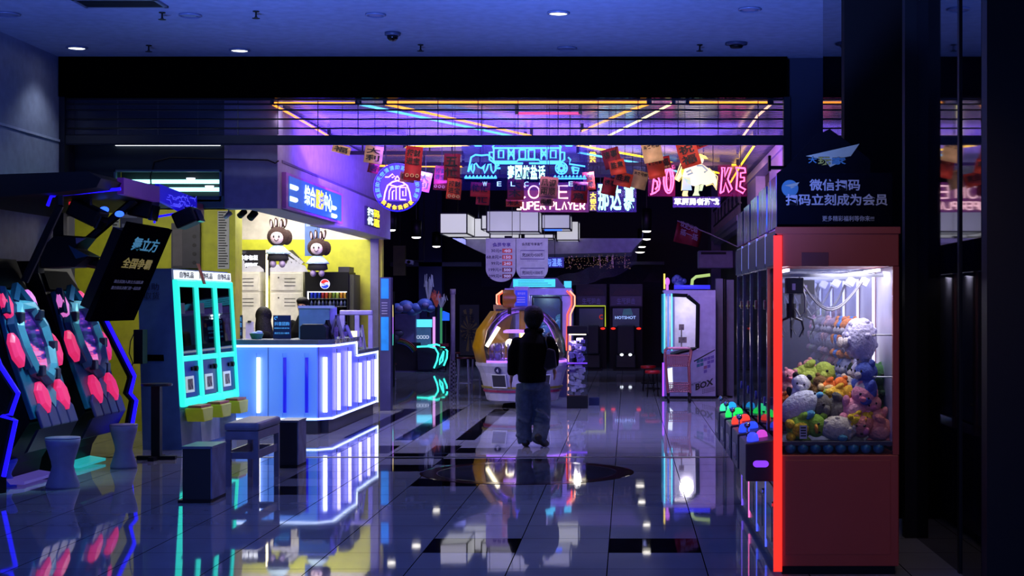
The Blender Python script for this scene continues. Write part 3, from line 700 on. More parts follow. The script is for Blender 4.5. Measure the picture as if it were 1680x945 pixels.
# white paper holder behind counter and blue bag
t = thing('paper_holder', 'white clipboard standing behind the woman at the counter', 'clipboard', (gx(403, 20.1), 20.1, 1.021))
a = at(403, 562, 20.1); a.z = 1.021; b = at(416, 528, 20.1); mb = MB(); mb.box(a.x, b.x, 20.1, 20.11, a.z, b.z); mb.build('board', WHITE, t)
mb = MB(); mb.box(a.x+.03, b.x-.03, 20.085, 20.1, b.z-.01, b.z+.015); mb.build('clip', INK, t)
# work desk inside the kiosk that carries the rear items
mb = MB(); mb.box(-5.6, XC-.7, 19.75, 20.25, .97, 1.02); dk = thing('back_desk', 'grey desk behind the lit counter', 'desk', (-5, 20.4, 0)); mb.build('top', GREY, dk)
for x in (-5.55, XC-.78):
    mb = MB(); mb.box(x, x+.05, 19.8, 20.2, 0, .968); mb.build('leg', GREY, dk)
# register: teal panel body with black printer in front
t = thing('cash_register', 'pale teal backed monitor with a dark terminal on the counter', 'register', (gx(520, 19.2), 19.2, ZT))
Y = 19.35; a = at(490, 557, Y); b = at(550, 502, Y)
mb = MB(); mb.box(a.x, gx(541, Y), Y, Y+.05, ZT, b.z); mb.build('screen_back', mat('teal shell', '#5f93a4', .35), t, bevel=.01)
mb = MB(); mb.prism([(gx(541.5, Y), Y, ZT), (gx(549, Y), Y+.12, ZT), (gx(549, Y), Y+.12, b.z-.02), (gx(541.5, Y), Y, b.z)], (.0, .03, 0)); mb.build('side_shell', mat('lilac shell', '#8288b8', .4), t)
mb = MB(); mb.box(a.x-.008, gx(549, Y), Y-.012, Y-.001, b.z-.03, b.z+.004); mb.build('top_band', mat('pale band', '#9fc0cc', .4), t)
Y = 19.0; mb = MB(); mb.prism([(gx(492, Y), Y, ZT), (gx(535, Y), Y, ZT), (gx(535, Y), Y, ZT+.15), (gx(530, Y), Y, ZT+.19), (gx(496, Y), Y, ZT+.19), (gx(492, Y), Y, ZT+.16)], (0, .2, 0)); mb.build('terminal', mat('terminal dark', '#0c1a1e', .3), t, bevel=.006)
def aframe(px0, px1, pyt, Y, label, m, ztop=ZT, lean=.1):
    a = at(px0, 550, Y); b = at(px1, 550, Y); zt_ = gz(pyt, Y); t = thing('leaflet_stand', label, 'leaflet stand', ((a.x+b.x)/2, Y, ztop))
    xm = (a.x+b.x)/2
    mb = MB(); mb.prism([(a.x, Y, ztop), (a.x+.02, Y, ztop), (xm+.012, Y, zt_), (xm-.008, Y, zt_)], (0, .16, 0)); mb.prism([(b.x, Y, ztop), (b.x-.02, Y, ztop), (xm-.012, Y, zt_), (xm+.008, Y, zt_)], (0, .16, 0)); mb.build('stand', m, t)
    mb = MB(); mb.box(xm-.02, xm+.03, Y+.0, Y+.15, ztop+.03, ztop+(zt_-ztop)*.5); mb.build('leaflets', mat('leaflet print', '#6a5a9a', .5, var=.5, scale=40), t)
    return t
aframe(526, 545, 525, 19.2, 'black leaflet stand beside the dark terminal', BLACK)
aframe(540, 562, 517, 19.25, 'grey leaflet stand, tallest on the counter', mat('grey acrylic', '#6c6c88', .2))
aframe(556, 576, 533, 19.7, 'lilac leaflet stand at the step of the counter', mat('lilac acrylic', '#7470a8', .3))
aframe(585, 598, 533, 21.2, 'slim clear leaflet stand on the lower counter', mat('clear stand', '#8486a0', .2), zlow+.052)
t = thing('counter_lamp', 'bright little lamp block on the low end of the counter', 'lamp', (gx(580, 20.9), 20.9, zlow+.052))
p = at(582, 552, 20.9); p.z = zlow+.052
mb = MB(); mb.cbox(p+Vector((0, 0, .02)), (.08, .08, .04)); mb.build('base', BLACK, t)
mb = MB(); mb.box(p.x-.05, p.x+.03, p.y-.02, p.y+.02, p.z+.041, p.z+.26); mb.build('lamp_tube', neon('soft lamp', '#fff2d0', 1.4), t)
# lilac arch rack
YA = 21.6
t = thing('arch_rack', 'lilac rack with two arched openings on the lower counter', 'rack', (gx(585, YA), YA, zlow+.052)); z0 = zlow+.052
ARCH = mat('lilac lacquer', '#8f86c8', .4)
xa = gx(557, YA); xb = gx(611, YA); zt_ = gz(509, YA)
for k, (u0, u1) in enumerate(((xa, xa+.07), (xa+.215, xa+.275), (xb-.06, xb))):
    mb = MB(); mb.box(u0, u1, YA, YA+.06, z0, zt_-.07); mb.build('upright', ARCH, t)
mb = MB(); mb.box(xa, xb, YA, YA+.06, zt_-.069, zt_); mb.build('top_rail', ARCH, t, bevel=.015)
# poster pillar right of the counter
t = thing('poster_pillar', 'bluish advertising panel standing at the end of the counter', 'panel', (gx(632, 23), 23, 0))
a = at(623, 455, 23); b = at(641, 600, 23)
mb = MB(); mb.box(a.x, b.x, 23, 23.2, 0, a.z); mb.build('panel', mat('poster lilac', '#3c3866', .35), t)
mb = MB(); mb.box(a.x+.02, b.x-.03, 22.992, 22.998, gz(490, 23), a.z-.02); mb.box(a.x+.02, b.x-.03, 22.992, 22.998, gz(575, 23), gz(520, 23)); mb.build('screen', mat('poster glow', '#2080d0', .3, emit='#1a6ac0', es=.6, var=.3, scale=6), t)
mb = MB()
for k in range(5): mb.box(a.x+.03, b.x-.05, 22.992, 22.998, gz(496+k*4.4, 23)-.015, gz(496+k*4.4, 23)); 
mb.build('print', mat('poster print', '#8a86b0', .5), t)

# ---------------------------------------------------------------- people behind the counter
CLOTHB = mat('black cloth', '#030304', .9, spec=.1)
def bust(px, pyt, Y, label, hair='long', s=1.0, ang=0.0):
    p = at(px, pyt, Y)          # crown of the head
    t = thing('person', label, 'person', (p.x, Y, 0))
    hc = p+Vector((0, 0, -.12*s))
    x, y, z = hc
    mb = MB()                  # body: head, neck, torso, arms, hips and thighs seated on a stool, one surface
    mb.ell(hc, (.075*s, .095*s, .115*s)); mb.ell(hc+Vector((.02, -.09, -.01)), (.014, .02, .018))
    for sx in (-1, 1): mb.ell(hc+Vector((sx*.076, 0, -.005)), (.014, .02, .03))
    mb.tube([hc, hc+Vector((-.01, .0, -.2*s))], [.055, .06], 10)
    mb.tube([hc+Vector((-.01, .0, -.17*s)), hc+Vector((-.03, .02, -.35*s)), hc+Vector((-.05, .03, -.62*s)), hc+Vector((-.05, .03, -.72*s))], [.09, .17, .15, .16], 14, flat=.7)
    for sx in (-1, 1):
        sh = hc+Vector((sx*.17, .02, -.27*s)); el = hc+Vector((sx*.22+.02, -.1, -.53*s)); ha = hc+Vector((sx*.1+.08, -.30, -.56*s))
        mb.tube([sh, el, ha], [.055, .043, .03], 10); mb.ell(sh, (.06, .06, .06)); mb.ell(el, (.045, .045, .045))
        for k in range(4): mb.tube([ha, ha+Vector((.012*(k-1.5), -.05, -.005)), ha+Vector((.014*(k-1.5), -.085+.006*abs(k-1.5), -.03))], [.014, .009, .007], 6)
        mb.tube([ha, ha+Vector((-sx*.03, -.03, .0)), ha+Vector((-sx*.035, -.06, -.01))], [.014, .010, .008], 6)
        hip = hc+Vector((sx*.08-.05, .03, -.74*s)); kn = hip+Vector((0, -.4, 0)); ft = kn+Vector((0, .05, -(kn.z-.05)))
        mb.tube([hip, kn, Vector((ft.x, ft.y, .06)), ], [.09, .06, .04], 10); mb.tube([Vector((ft.x, ft.y+.05, .05)), Vector((ft.x, ft.y-.15, .035))], [.045, .03], 8)
    mb.rot(hc, ang).build('body', SKIN, t, True, remesh=.013)
    mb = MB()
    mb.tube([hc+Vector((-.01, .0, -.13*s)), hc+Vector((-.015, .0, -.21*s)), hc+Vector((-.03, .02, -.36*s)), hc+Vector((-.05, .03, -.62*s)), hc+Vector((-.05, .03, -.78*s))], [.075, .11, .185, .165, .175], 16, flat=.75)
    for sx in (-1, 1):
        sh = hc+Vector((sx*.17, .02, -.27*s)); el = hc+Vector((sx*.22+.02, -.1, -.53*s)); ha = hc+Vector((sx*.1+.08, -.27, -.56*s))
        mb.tube([sh, el, ha], [.07, .058, .045], 10); mb.ell(sh, (.075, .075, .075)); mb.ell(el, (.06, .06, .06))
    mb.rot(hc, ang).build('jacket', CLOTHB, t, True, remesh=.016)
    mb = MB()
    if hair == 'long':
        mb.ell(hc+Vector((-.01, .015, .015)), (.1*s, .115*s, .13*s))
        mb.tube([hc+Vector((-.02, .03, .05)), hc+Vector((-.06, .03, -.12*s)), hc+Vector((-.10, .02, -.28*s)), hc+Vector((-.12, .0, -.40*s))], [.09, .115, .13, .09], 14, flat=.75)
        mb.tube([hc+Vector((.05, .04, .02)), hc+Vector((.045, .04, -.15*s)), hc+Vector((.02, .03, -.28*s))], [.06, .06, .03], 10)
    else:
        mb.ell(hc+Vector((0, .02, .03)), (.09*s, .105*s, .1*s)); mb.ell(hc+Vector((.0, -.02, .07)), (.085, .1, .055))
    mb.rot(hc, ang).build('hair', HAIR, t, True, remesh=.012)
    mb = MB()
    for sx in (-1, 1): mb.ell(hc+Vector((sx*.03, -.088, .012)), (.012, .008, .007))
    mb.rot(hc, ang).build('eyes', INK, t, True)
    mb = MB(); mb.ell(hc+Vector((0, -.086, -.055)), (.022, .01, .007)); mb.rot(hc, ang).build('mouth', mat('lips', '#6a2a2a', .5), t, True)
    mb = MB()
    for sx in (-1, 1):
        hip = hc+Vector((sx*.08-.05, .03, -.74*s)); kn = hip+Vector((0, -.4, 0)); mb.tube([hip, kn, Vector((kn.x, kn.y+.05, .14))], [.105, .08, .065], 10); mb.ell(kn, (.08, .08, .08)); mb.ell(hip, (.11, .11, .11))
    mb.rot(hc, ang).build('trousers', CLOTHB, t, True, remesh=.016)
    # high stool under the hips
    q = Vector((hc.x-.05, Y+.05, 0)); zs = hc.z-.86*s
    st = thing('bar_stool', 'dark stool under the %s person behind the counter' % ('long-haired' if hair == 'long' else 'short-haired'), 'stool', q)
    mb = MB(); mb.lathe([(.15, zs-.03), (.16, zs-.01), (.15, zs)], q, 16); mb.build('seat', BLACK, st)
    mb = MB(); mb.lathe([(.16, 0), (.15, .015), (.02, .03), (.02, zs-.031)], q, 16); mb.build('pedestal', BLACKM, st)
    return t
bust(434, 505, 20.0+.9, 'person with long dark hair in black sitting behind the counter', 'long', 1.0, 2.05)
bust(497, 488, 21.6, 'person with short dark hair behind the monitor on the counter', 'short', 1.0, -.2)

# ================================================================ VENDING / PRIZE MACHINE (faces the hall)
VN = Vector((-4.92, 16.78, 0)); VU = Vector((.11, 1.95, 0)).normalized(); VNn = Vector((VU.y, -VU.x, 0))
def V(u, z, n=0): return VN+VU*u+VNn*(n-.06*(z-.5))+Vector((0, 0, z))
W3 = 1.95
t = thing('prize_vending_machine', 'three-door prize vending machine with a glowing turquoise front', 'vending machine', VN)
VB = mat('vending navy side', '#4a6a9c', .55)
mb = MB()
mb.prism([V(0, 0, -.02), V(0, 0, -.46), V(0, 2.0, -.40), V(0, 2.0, -.02)], VU*W3); cab = mb.build('cabinet', VB, t)
mb = MB(); mb.prism([V(-.004, .98, -.35), V(-.004, .98, -.16), V(-.004, 1.05, -.16), V(-.004, 1.05, -.35)], VU*-.006); mb.build('slot', GLOSSB, t)
for k, (s_, z_) in enumerate((('自助', 1.76), ('取货', 1.66))):
    o_ = V(-.006, z_, -.17 if k == 0 else -.17)-Vector((.17, 0, 0)); txt(t, s_, mat('side ink', '#202c4c', .4), o_, .17, .08, depth=.003)
TURQ = neon('turquoise frame', '#2cf2da', 1.25)
def rectloop(u0, u1, z0, z1, n=.0): return [V(u0, z0, n), V(u1, z0, n), V(u1, z1, n), V(u0, z1, n)]
def slab(mbx, u0, u1, z0, z1, n0, n1): mbx.prism(rectloop(u0, u1, z0, z1, n0), VNn*(n1-n0))
mb = MB(); cw = W3/3
for k in range(4): slab(mb, max(0, k*cw-.045), min(W3, k*cw+.045+(.03 if k in (0,) else 0)), .47, 1.88, -.02, .04)
slab(mb, .05, W3-.05, 1.80, 1.88, -.02, .04); slab(mb, .05, W3-.05, .97, 1.03, -.02, .035); slab(mb, .05, W3-.05, .47, .56, -.02, .04)
lab(mb.build('lit_frame', TURQ, t, bevel=.015), 'glowing turquoise frame')
for k in range(3):
    u0, u1 = k*cw+.05, (k+1)*cw-.05
    mb = MB(); slab(mb, u0, u1, 1.03, 1.80, -.015, -.01); mb.build('back_panel', GLOSSB, t)
    mb = MB(); slab(mb, u0, u1, 1.03, 1.80, .012, .016); mb.build('window', clear('tinted glass', (.5, .55, .6), .12, .03), t)
    mb = MB()
    for q in range(5):
        for e, zz in enumerate((1.08, 1.2)):
            slab(mb, u0+.03+q*.085, u0+.1+q*.085, zz, zz+.09, -.009, .003)
    mb.build('prize_row', mat('prize boxes', '#5a3420', .5, var=.9, scale=14), t)
    mb = MB(); slab(mb, u0+.03, u0+.2, 1.50, 1.62, .0165, .018); mb.build('print', mat('sticker', '#606c70', .6), t)
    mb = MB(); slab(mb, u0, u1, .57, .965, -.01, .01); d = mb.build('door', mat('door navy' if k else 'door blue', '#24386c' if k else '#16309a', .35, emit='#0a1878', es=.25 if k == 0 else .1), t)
    mb = MB(); slab(mb, u0+.1, u0+.36, .62, .80, .01, .02); mb.build('hatch_frame', mat('hatch white', '#d0d8d0', .4, emit='#c8e0d8', es=.5), d)
    mb = MB(); slab(mb, u0+.15, u0+.31, .65, .77, .02, .024); mb.build('hatch', mat('hatch print', '#8a7a50', .5, var=.9, scale=20), d)
    mb = MB(); slab(mb, u0+.3, u0+.38, .86, .90, .01, .03); mb.cyl(V(u0+.42, .88, .01), V(u0+.42, .88, .05), .03, n=10); mb.build('lock', BLACK, d)
for k in range(3):
    u0 = k*cw+.06; mb = MB(); slab(mb, u0, u0+cw-.1, 1.885, 1.985, -.05, .03); hb = mb.build('header', neon('header white', '#e8f0ff', 1.2), t)
    txt(hb, '自助礼品', INK, V(u0+.04, 1.90, .034), cw-.2, .07, xd=VU, depth=.002, bold=.02)
mb = MB(); mb.prism([V(.82, 1.84, .045), V(.9, 1.84, .045), V(.72, 2.07, .045), V(.64, 2.07, .045)], VNn*.012); lab(mb.build('tag', mat('orange tag', '#b85838', .4), t), 'slanted orange tag')
mb = MB()
for k in range(3): slab(mb, k*cw+.01, (k+1)*cw-.01, .02, .455, -.05, -.02)
mb.build('base_panel', mat('base panel white', '#dde6f4', .4), t)
# baskets hooked under the hatches
for k, nm in enumerate(('nearest', 'middle', 'farthest')):
    u0 = k*cw+.12; c_ = V(u0+.17, .30, .12)
    q = thing('wall_basket', 'yellow green basket under the vending machine, the %s of three' % nm, 'basket', c_)
    mb = MB(); mb.prism([V(u0+.03, .30, .0), V(u0+.31, .30, .0), V(u0+.36, .45, .0), V(u0-.02, .45, .0)], VNn*.2); mb.build('bin', mat('basket yellow', '#a8b020', .45, emit='#8a9010', es=.22), q, bevel=.01)  # faint emission in the bin colour stands in for light on it
    mb = MB(); mb.prism([V(u0+.0, .455, .02), V(u0+.34, .455, .02), V(u0+.34, .48, .02), V(u0, .48, .02)], VNn*.16); lab(mb.build('rim', mat('basket orange', '#b05030', .5), q), 'orange rim')
    mb = MB(); mb.prism([V(u0-.03, .36, -.005), V(u0+.37, .36, -.005), V(u0+.37, .40, -.005), V(u0-.03, .40, -.005)], VNn*.004); mb.build('bracket', STEEL, q)

# small things near the wall
t = thing('tower_speaker', 'small black speaker box with a wire left of the vending machine', 'speaker', (gx(226, 16.3), 16.25, gz(600, 16.3)))
a = at(219, 597, 16.22); b = at(234, 541, 16.22); mb = MB(); mb.box(a.x, b.x, 16.22, 16.38, a.z, b.z); mb.build('box', BLACK, t)
mb = MB(); mb.tube([b+Vector((-.08, .02, 0)), at(214, 560, 16.2), at(212, 580, 16.2), at(218, 596, 16.2), at(208, 620, 16.2)], .006, 5); mb.build('wire', INK, t)

# ================================================================ DANCE MACHINES (left, facing +X)
TEALM = mat('teal shell', '#2f98a8', .25, .1); TEALD = mat('dark teal shell', '#236e8c', .3, .2)
PUR = mat('purple grey hex plate', '#4a4478', .3, .1)
PADP = mat('pink pad', '#d03060', .4, emit='#ff2f72', es=.66, var=.25, scale=5); PADR = mat('orchid pad', '#b060a0', .4, emit='#f080e0', es=.7)
def screen_mat():
    m = bpy.data.materials.new('dance screen'); m.use_nodes = True; nt = m.node_tree; b = nt.nodes['Principled BSDF']
    tc = nt.nodes.new('ShaderNodeTexCoord'); mp = nt.nodes.new('ShaderNodeMapping'); mp.inputs['Rotation'].default_value = (.35, 0, 0); mp.inputs['Scale'].default_value = (1, 1.1, 7)
    n = nt.nodes.new('ShaderNodeTexNoise'); n.inputs['Scale'].default_value = 2.6; n.inputs['Detail'].default_value = 2
    r = nt.nodes.new('ShaderNodeValToRGB'); e = r.color_ramp.elements
    e[0].position = .42; e[0].color = (.01, .005, .10, 1); e[1].position = .56; e[1].color = (.10, .03, .42, 1)
    q = e.new(.60); q.color = (1, .12, .40, 1); q = e.new(.68); q.color = (.9, .25, .7, 1)
    nt.links.new(tc.outputs['Object'], mp.inputs[0]); nt.links.new(mp.outputs[0], n.inputs['Vector']); nt.links.new(n.outputs['Fac'], r.inputs[0])
    nt.links.new(r.outputs[0], b.inputs['Emission Color']); b.inputs['Emission Strength'].default_value = .9; b.inputs['Base Color'].default_value = (.01, .01, .02, 1); b.inputs['Roughness'].default_value = .15
    return m
SCRN = screen_mat()
def hexpoly(cu, cv, w_, h_, k=.24): return [(cu-w_/2, cv-h_*k), (cu-w_*.12, cv-h_/2), (cu+w_*.12, cv-h_/2), (cu+w_/2, cv-h_*k), (cu+w_/2, cv+h_*k), (cu+w_*.12, cv+h_/2), (cu-w_*.12, cv+h_/2), (cu-w_/2, cv+h_*k)]
def dance(Yn, label, orchid):
    O = Vector((-5.19, Yn, .60)); Vv = Vector((-.36, 0, 1.10)); Nn = Vector((1.10, 0, .36)).normalized(); hl = Vv.length; Vu = Vv/hl; U = Vector((0, 1, 0)); Wd = .92
    def P(u, v, n=0): return O+U*u+Vu*v+Nn*n
    t = thing('dance_machine', label, 'arcade machine', (-5.5, Yn+.46, 0))
    mb = MB()
    mb.prism([(-5.92, Yn, 0), (-5.50, Yn, 0), (-5.46, Yn, .18), (-5.23, Yn, .55), tuple(P(0, -.02, -.03)), tuple(P(0, hl+.05, -.03)), (-5.70, Yn, 2.02), (-5.92, Yn, 2.02)], U*Wd); mb.build('cabinet', BLACKM, t)
    mb = MB(); mb.prism([P(0, 0, -.025), P(Wd, 0, -.025), P(Wd+.02, hl*.5, -.025), P(Wd-.1, hl+.03, -.025), P(.1, hl+.03, -.025), P(-.02, hl*.5, -.025)], Nn*.05); mb.build('face_plate', TEALD, t, bevel=.01)
    # teal ring of bars round the screen
    ring = [(.24, .43), (.18, .62), (.18, .82), (.32, 1.02), (.60, 1.02), (.74, .82), (.74, .62), (.66, .43), (.46, .32)]
    mb = MB(); mb.tube([P(u, v, .06) for u, v in ring], .07, 6, closed=True, flat=.8); mb.build('screen_ring', TEALM, t)
    mb = MB(); mb.tube([P(u+(-.09 if u < .46 else .09), v+.02, .04) for u, v in ring[:4]], .055, 6); mb.tube([P(u+.09, v+.02, .04) for u, v in ring[4:8]], .055, 6)
    mb.tube([P(.05, .95, .05), P(.14, 1.17, .05), P(.22, 1.0, .05)], .045, 6); mb.tube([P(.30, 1.05, .05), P(.46, 1.2, .05), P(.64, 1.05, .05)], .05, 6); mb.build('outer_ribs', mat('blue steel shell', '#24486e', .25, .3), t)
    mb = MB(); mb.prism([P(u, v, .026) for u, v in [(.27, .45), (.22, .62), (.22, .8), (.34, .97), (.58, .97), (.7, .8), (.7, .62), (.63, .45), (.46, .36)]], Nn*.012); mb.build('screen', SCRN, t)
    for u, v in ((.2, .9), (.66, .92), (.74, .62), (.28, .40), (.60, .36)):
        mb = MB(); mb.cbox(P(u, v, .1), (.06, .1, .1)); mb.build('joint_block', mat('joint block', '#1a1c30', .4), t, bevel=.012)
    # pads
    for i, (u, v, w_, h_) in enumerate(((.13, 1.02, .17, .25), (.68, 1.05, .17, .25), (.02, .62, .2, .30), (.90, .60, .2, .30), (.26, .17, .2, .28), (.72, .17, .2, .28))):
        m_ = PADR if i == orchid else PADP
        mb = MB(); lo = hexpoly(u, v, w_*1.12, h_*1.04); hi = hexpoly(u, v, w_*.68, h_*.76); k_ = len(lo)
        mb.v += [P(a, b, .03) for a, b in lo]+[P(a, b, .06) for a, b in lo]+[P(a, b, .085) for a, b in hi]
        mb.face(*range(2*k_, 3*k_))
        for j in range(k_): j2 = (j+1) % k_; mb.face(j, j2, k_+j2, k_+j); mb.face(k_+j, k_+j2, 2*k_+j2, 2*k_+j)
        o = mb.build('pad', m_, t, bevel=.004); o['label'] = 'orchid lit pad' if i == orchid else 'pink lit pad'
    # small pink triangles between the low pads
    mb = MB(); mb.prism([P(.36, .2, .03), P(.48, .06, .03), P(.60, .2, .03), P(.48, .30, .03)], Nn*.02); mb.build('trim_plate', TEALM, t)
    # hexagon skirt
    for k in range(4):
        u = .13+k*.22; mb = MB(); mb.prism([P(a, b, .028) for a, b in [(u-.1, -.10), (u+.1, -.10), (u+.1, .06), (u, .13), (u-.1, .06)]], Nn*.03); mb.build('hex_plate', PUR, t, bevel=.012)
    mb = MB(); mb.prism([P(.0, -.10, .0), P(Wd, -.10, .0), P(Wd, -.26, -.16), P(0, -.26, -.16)], Nn*.03); mb.build('lower_lip', mat('lip dark', '#141426', .3), t)
    # top glass
    mb = MB(); mb.prism([P(.06, hl+.05, -.02), P(Wd-.06, hl+.05, -.02), P(Wd-.2, hl+.25, -.04), P(.1, hl+.25, -.04)], Nn*.02); mb.build('top_panel', mat('matt black', '#050508', .8, spec=.1), t)
    # lit foot plate
    lit = mat('foot plate teal', '#2a8a98', .3, emit='#30d0d0', es=.5) if Yn > 14 else mat('foot plate lilac', '#6a60b0', .3, emit='#7a68e0', es=.28)
    mb = MB(); mb.prism([(-5.49, Yn+.1, .02), (-5.30, Yn+.1, .02), (-5.30, Yn+.1, .045), (-5.46, Yn+.1, .07)], U*.75); mb.build('foot_plate', lit, t)
    mb = MB()
    for k in range(4): mb.cbox((-5.47, Yn+.02, .30-k*.045), (.02, .012, .014))
    mb.build('indicator', N_RED, t)
    return t, P
t1, P1 = dance(13.28, 'nearer dance game machine with a tilted panel of pink lit pads', 1)
t2, P2 = dance(14.62, 'farther dance game machine with a tilted panel of pink lit pads, under the poster', 0)
# zigzag blue frames
def zig(pts, Y, label, par_label):
    t = thing('lit_side_frame', label, 'arcade frame', at(pts[0][0], 790, Y)); P_ = [at(x, y, Y) for x, y in pts]
    mb = MB(); mb.tube(P_, .02, 6); lab(mb.build('light_strip', N_DEEP, t), 'deep blue light line')
    mb = MB(); mb.tube([p+Vector((-.05, .06, 0)) for p in P_]+[Vector((P_[-1].x-.05, Y+.06, 0))], .05, 4); mb.build('frame_body', BLACKM, t); return t
zig([(-14, 560), (0, 599), (30, 645), (18, 680), (2, 682), (26, 690), (6, 782)], 12.9, 'near side frame of the dance machines edged with a zigzag blue line', '')
zig([(172, 520), (179, 534), (221, 617), (214, 645), (224, 657), (217, 697), (213, 735)], 15.72, 'far side frame of the dance machines edged with a zigzag blue line', '')
# canopy over the machines
t = thing('dance_canopy', 'black canopy with blue light lines over the dance machines', 'canopy', (-5.6, 14.6, 0))
mb = MB(); mb.prism([(-5.92, 13.25, 2.50), (-4.95, 13.25, 2.58), (-4.62, 13.25, 2.62), (-4.58, 13.25, 2.70), (-4.7, 13.25, 2.76), (-5.92, 13.25, 2.72)], (0, 2.5, 0)); mb.build('roof', BLACKM, t)
for Y in (13.2, 15.72):
    mb = MB(); mb.box(-5.93, -5.85, Y, Y+.06, 0, 2.5); mb.build('post', BLACKM, t)
def cy(X, px): return X*F/(px-VX)
VIO = mat('violet acrylic', '#1c1470', .3, emit='#1a0ae0', es=.5); PNKV = mat('violet pink acrylic', '#3a1c60', .3, emit='#5a20a0', es=.25)
Xf = -4.56
y0, y1, y2, y3 = cy(Xf, 203), cy(Xf, 262), cy(Xf, 320), cy(Xf, 335)
mb = MB(); mb.box(Xf-.06, Xf, y0, y1, 2.60, 2.75); lab(mb.build('front_cover', PNKV, t), 'violet cover')
mb = MB(); mb.prism([(Xf-.01, y1+.01, 2.62), (Xf+.02, y2, 2.50), (Xf+.02, y2, 2.72), (Xf-.01, y1+.01, 2.78)], (-.04, 0, 0)); circ = lab(mb.build('circuit_panel', VIO, t), 'blue lit panel with a circuit pattern')
mb = MB(); random.seed(3)
for k in range(26):
    yy = random.uniform(y1+.1, y2-.15); zz = random.uniform(2.58, 2.71); l1 = random.uniform(.06, .2)
    mb.tube([(Xf+.03, yy, zz), (Xf+.03, yy+l1, zz), (Xf+.03, yy+l1+.04, zz+random.choice((-.03, .03)))], .0035, 4)
mb.build('circuit_trace', neon('trace', '#4a48ff', 1.1), circ)
mb = MB(); mb.box(Xf-.06, Xf, y2+.01, y3, 2.52, 2.68); mb.build('end_cap', mat('end cap pink', '#5a2a50', .4), t)
mb = MB(); mb.tube([at(78, 338, 13.5), at(84, 322, 13.5), at(100, 319, 13.6), at(198, 310, 13.6)], .015, 6); lab(mb.build('light_line', N_DEEP, t), 'deep blue light line')
mb = MB(); mb.tube([at(253, 366, 15.5), at(256, 356, 15.5), at(292, 350, 15.6)], .012, 6); mb.build('light_line', N_DEEP, t)
for k in range(2):
    mb = MB(); x, y = ((116, 330), (141, 337))[k]; mb.tube([at(x, y-6, 14.2), at(x-1, y+6, 14.2)], .014, 6); mb.build('indicator', mat('dim red lamp', '#601010', .4, emit='#c02030', es=.9), t)
# arms
mb = MB(); mb.tube([at(40, 462, 13.22), at(98, 338, 13.24)], .035, 6); mb.tube([at(98, 338, 13.24), at(98, 322, 13.26)], .035, 6); lab(mb.build('stay_arm', BLACKM, t), 'slanting stay at the near end')
mb = MB(); mb.tube([at(128, 408, 14.6), at(221, 328, 14.7)], .04, 6); mb.build('stay_arm', BLACKM, t)
for px, py, Y in ((196, 351, 14.6), (171, 344, 14.4)):
    mb = MB(); mb.ell(at(px, py, Y-.08), (.045, .03, .03)); mb.build('lamp', N_BLUE, t, True)
mb = MB(); mb.box(gx(88, 14.9), gx(104, 14.9), 14.9, 15.0, 2.03, 2.499); mb.build('post', BLACKM, t)
def movinghead(px0, px1, py0, py1, Y, label, tilt):
    c_ = at((px0+px1)/2, (py0+py1)/2, Y); w_ = (px1-px0)*Y/F; h_ = (py1-py0)*Y/F
    t = thing('stage_light', label, 'stage light', c_); R = Matrix.Rotation(tilt, 3, 'Y')
    mb = MB(); mb.cbox(c_, (w_*.8, .28, h_*.66), R); mb.build('housing', BLACK, t, bevel=.02)
    mb = MB(); q = R @ Vector((w_*.42, 0, -h_*.1)); mb.cbox(c_+q, (.03, .2, h_*.5), R); mb.build('lens', GLOSSB, t)
    mb = MB(); mb.box(c_.x-.03, c_.x+.03, Y-.03, Y+.03, c_.z, 2.60); mb.build('yoke', BLACKM, t); return t
movinghead(112, 176, 328, 372, 14.1, 'black stage light under the canopy, nearest the corridor wall', .45)
movinghead(213, 258, 316, 366, 15.0, 'black stage light under the canopy right above the tilted poster', .2)
movinghead(285, 330, 338, 378, 15.6, 'black stage light at the far tip of the canopy', -.4)
t = thing('side_speaker', 'black faceted speaker with a teal edge between the dance machines', 'speaker', at(105, 440, 14.3))
mb = MB(); mb.prism([at(65, 440, 14.3), at(66, 408, 14.3), at(90, 385, 14.3), at(138, 388, 14.3), at(122, 408, 14.3), at(145, 420, 14.3), at(122, 438, 14.3)], (0, .35, 0)); mb.build('body', BLACK, t, bevel=.01)
mb = MB(); mb.prism([at(112, 402, 14.28), at(130, 412, 14.28), at(145, 420, 14.28), at(124, 424, 14.28)], (0, .02, 0)); mb.build('facet', mat('teal facet', '#164a66', .3), t)
mb = MB(); mb.prism([at(124, 390, 14.28), at(140, 391, 14.28), at(125, 400, 14.28)], (0, .02, 0)); mb.build('facet', mat('pale facet', '#8a90b0', .3), t)
mb = MB(); mb.box(gx(60, 14.4), gx(66, 14.4), 14.35, 14.5, 1.9, gz(412, 14.4)); mb.build('bracket', BLACKM, t)
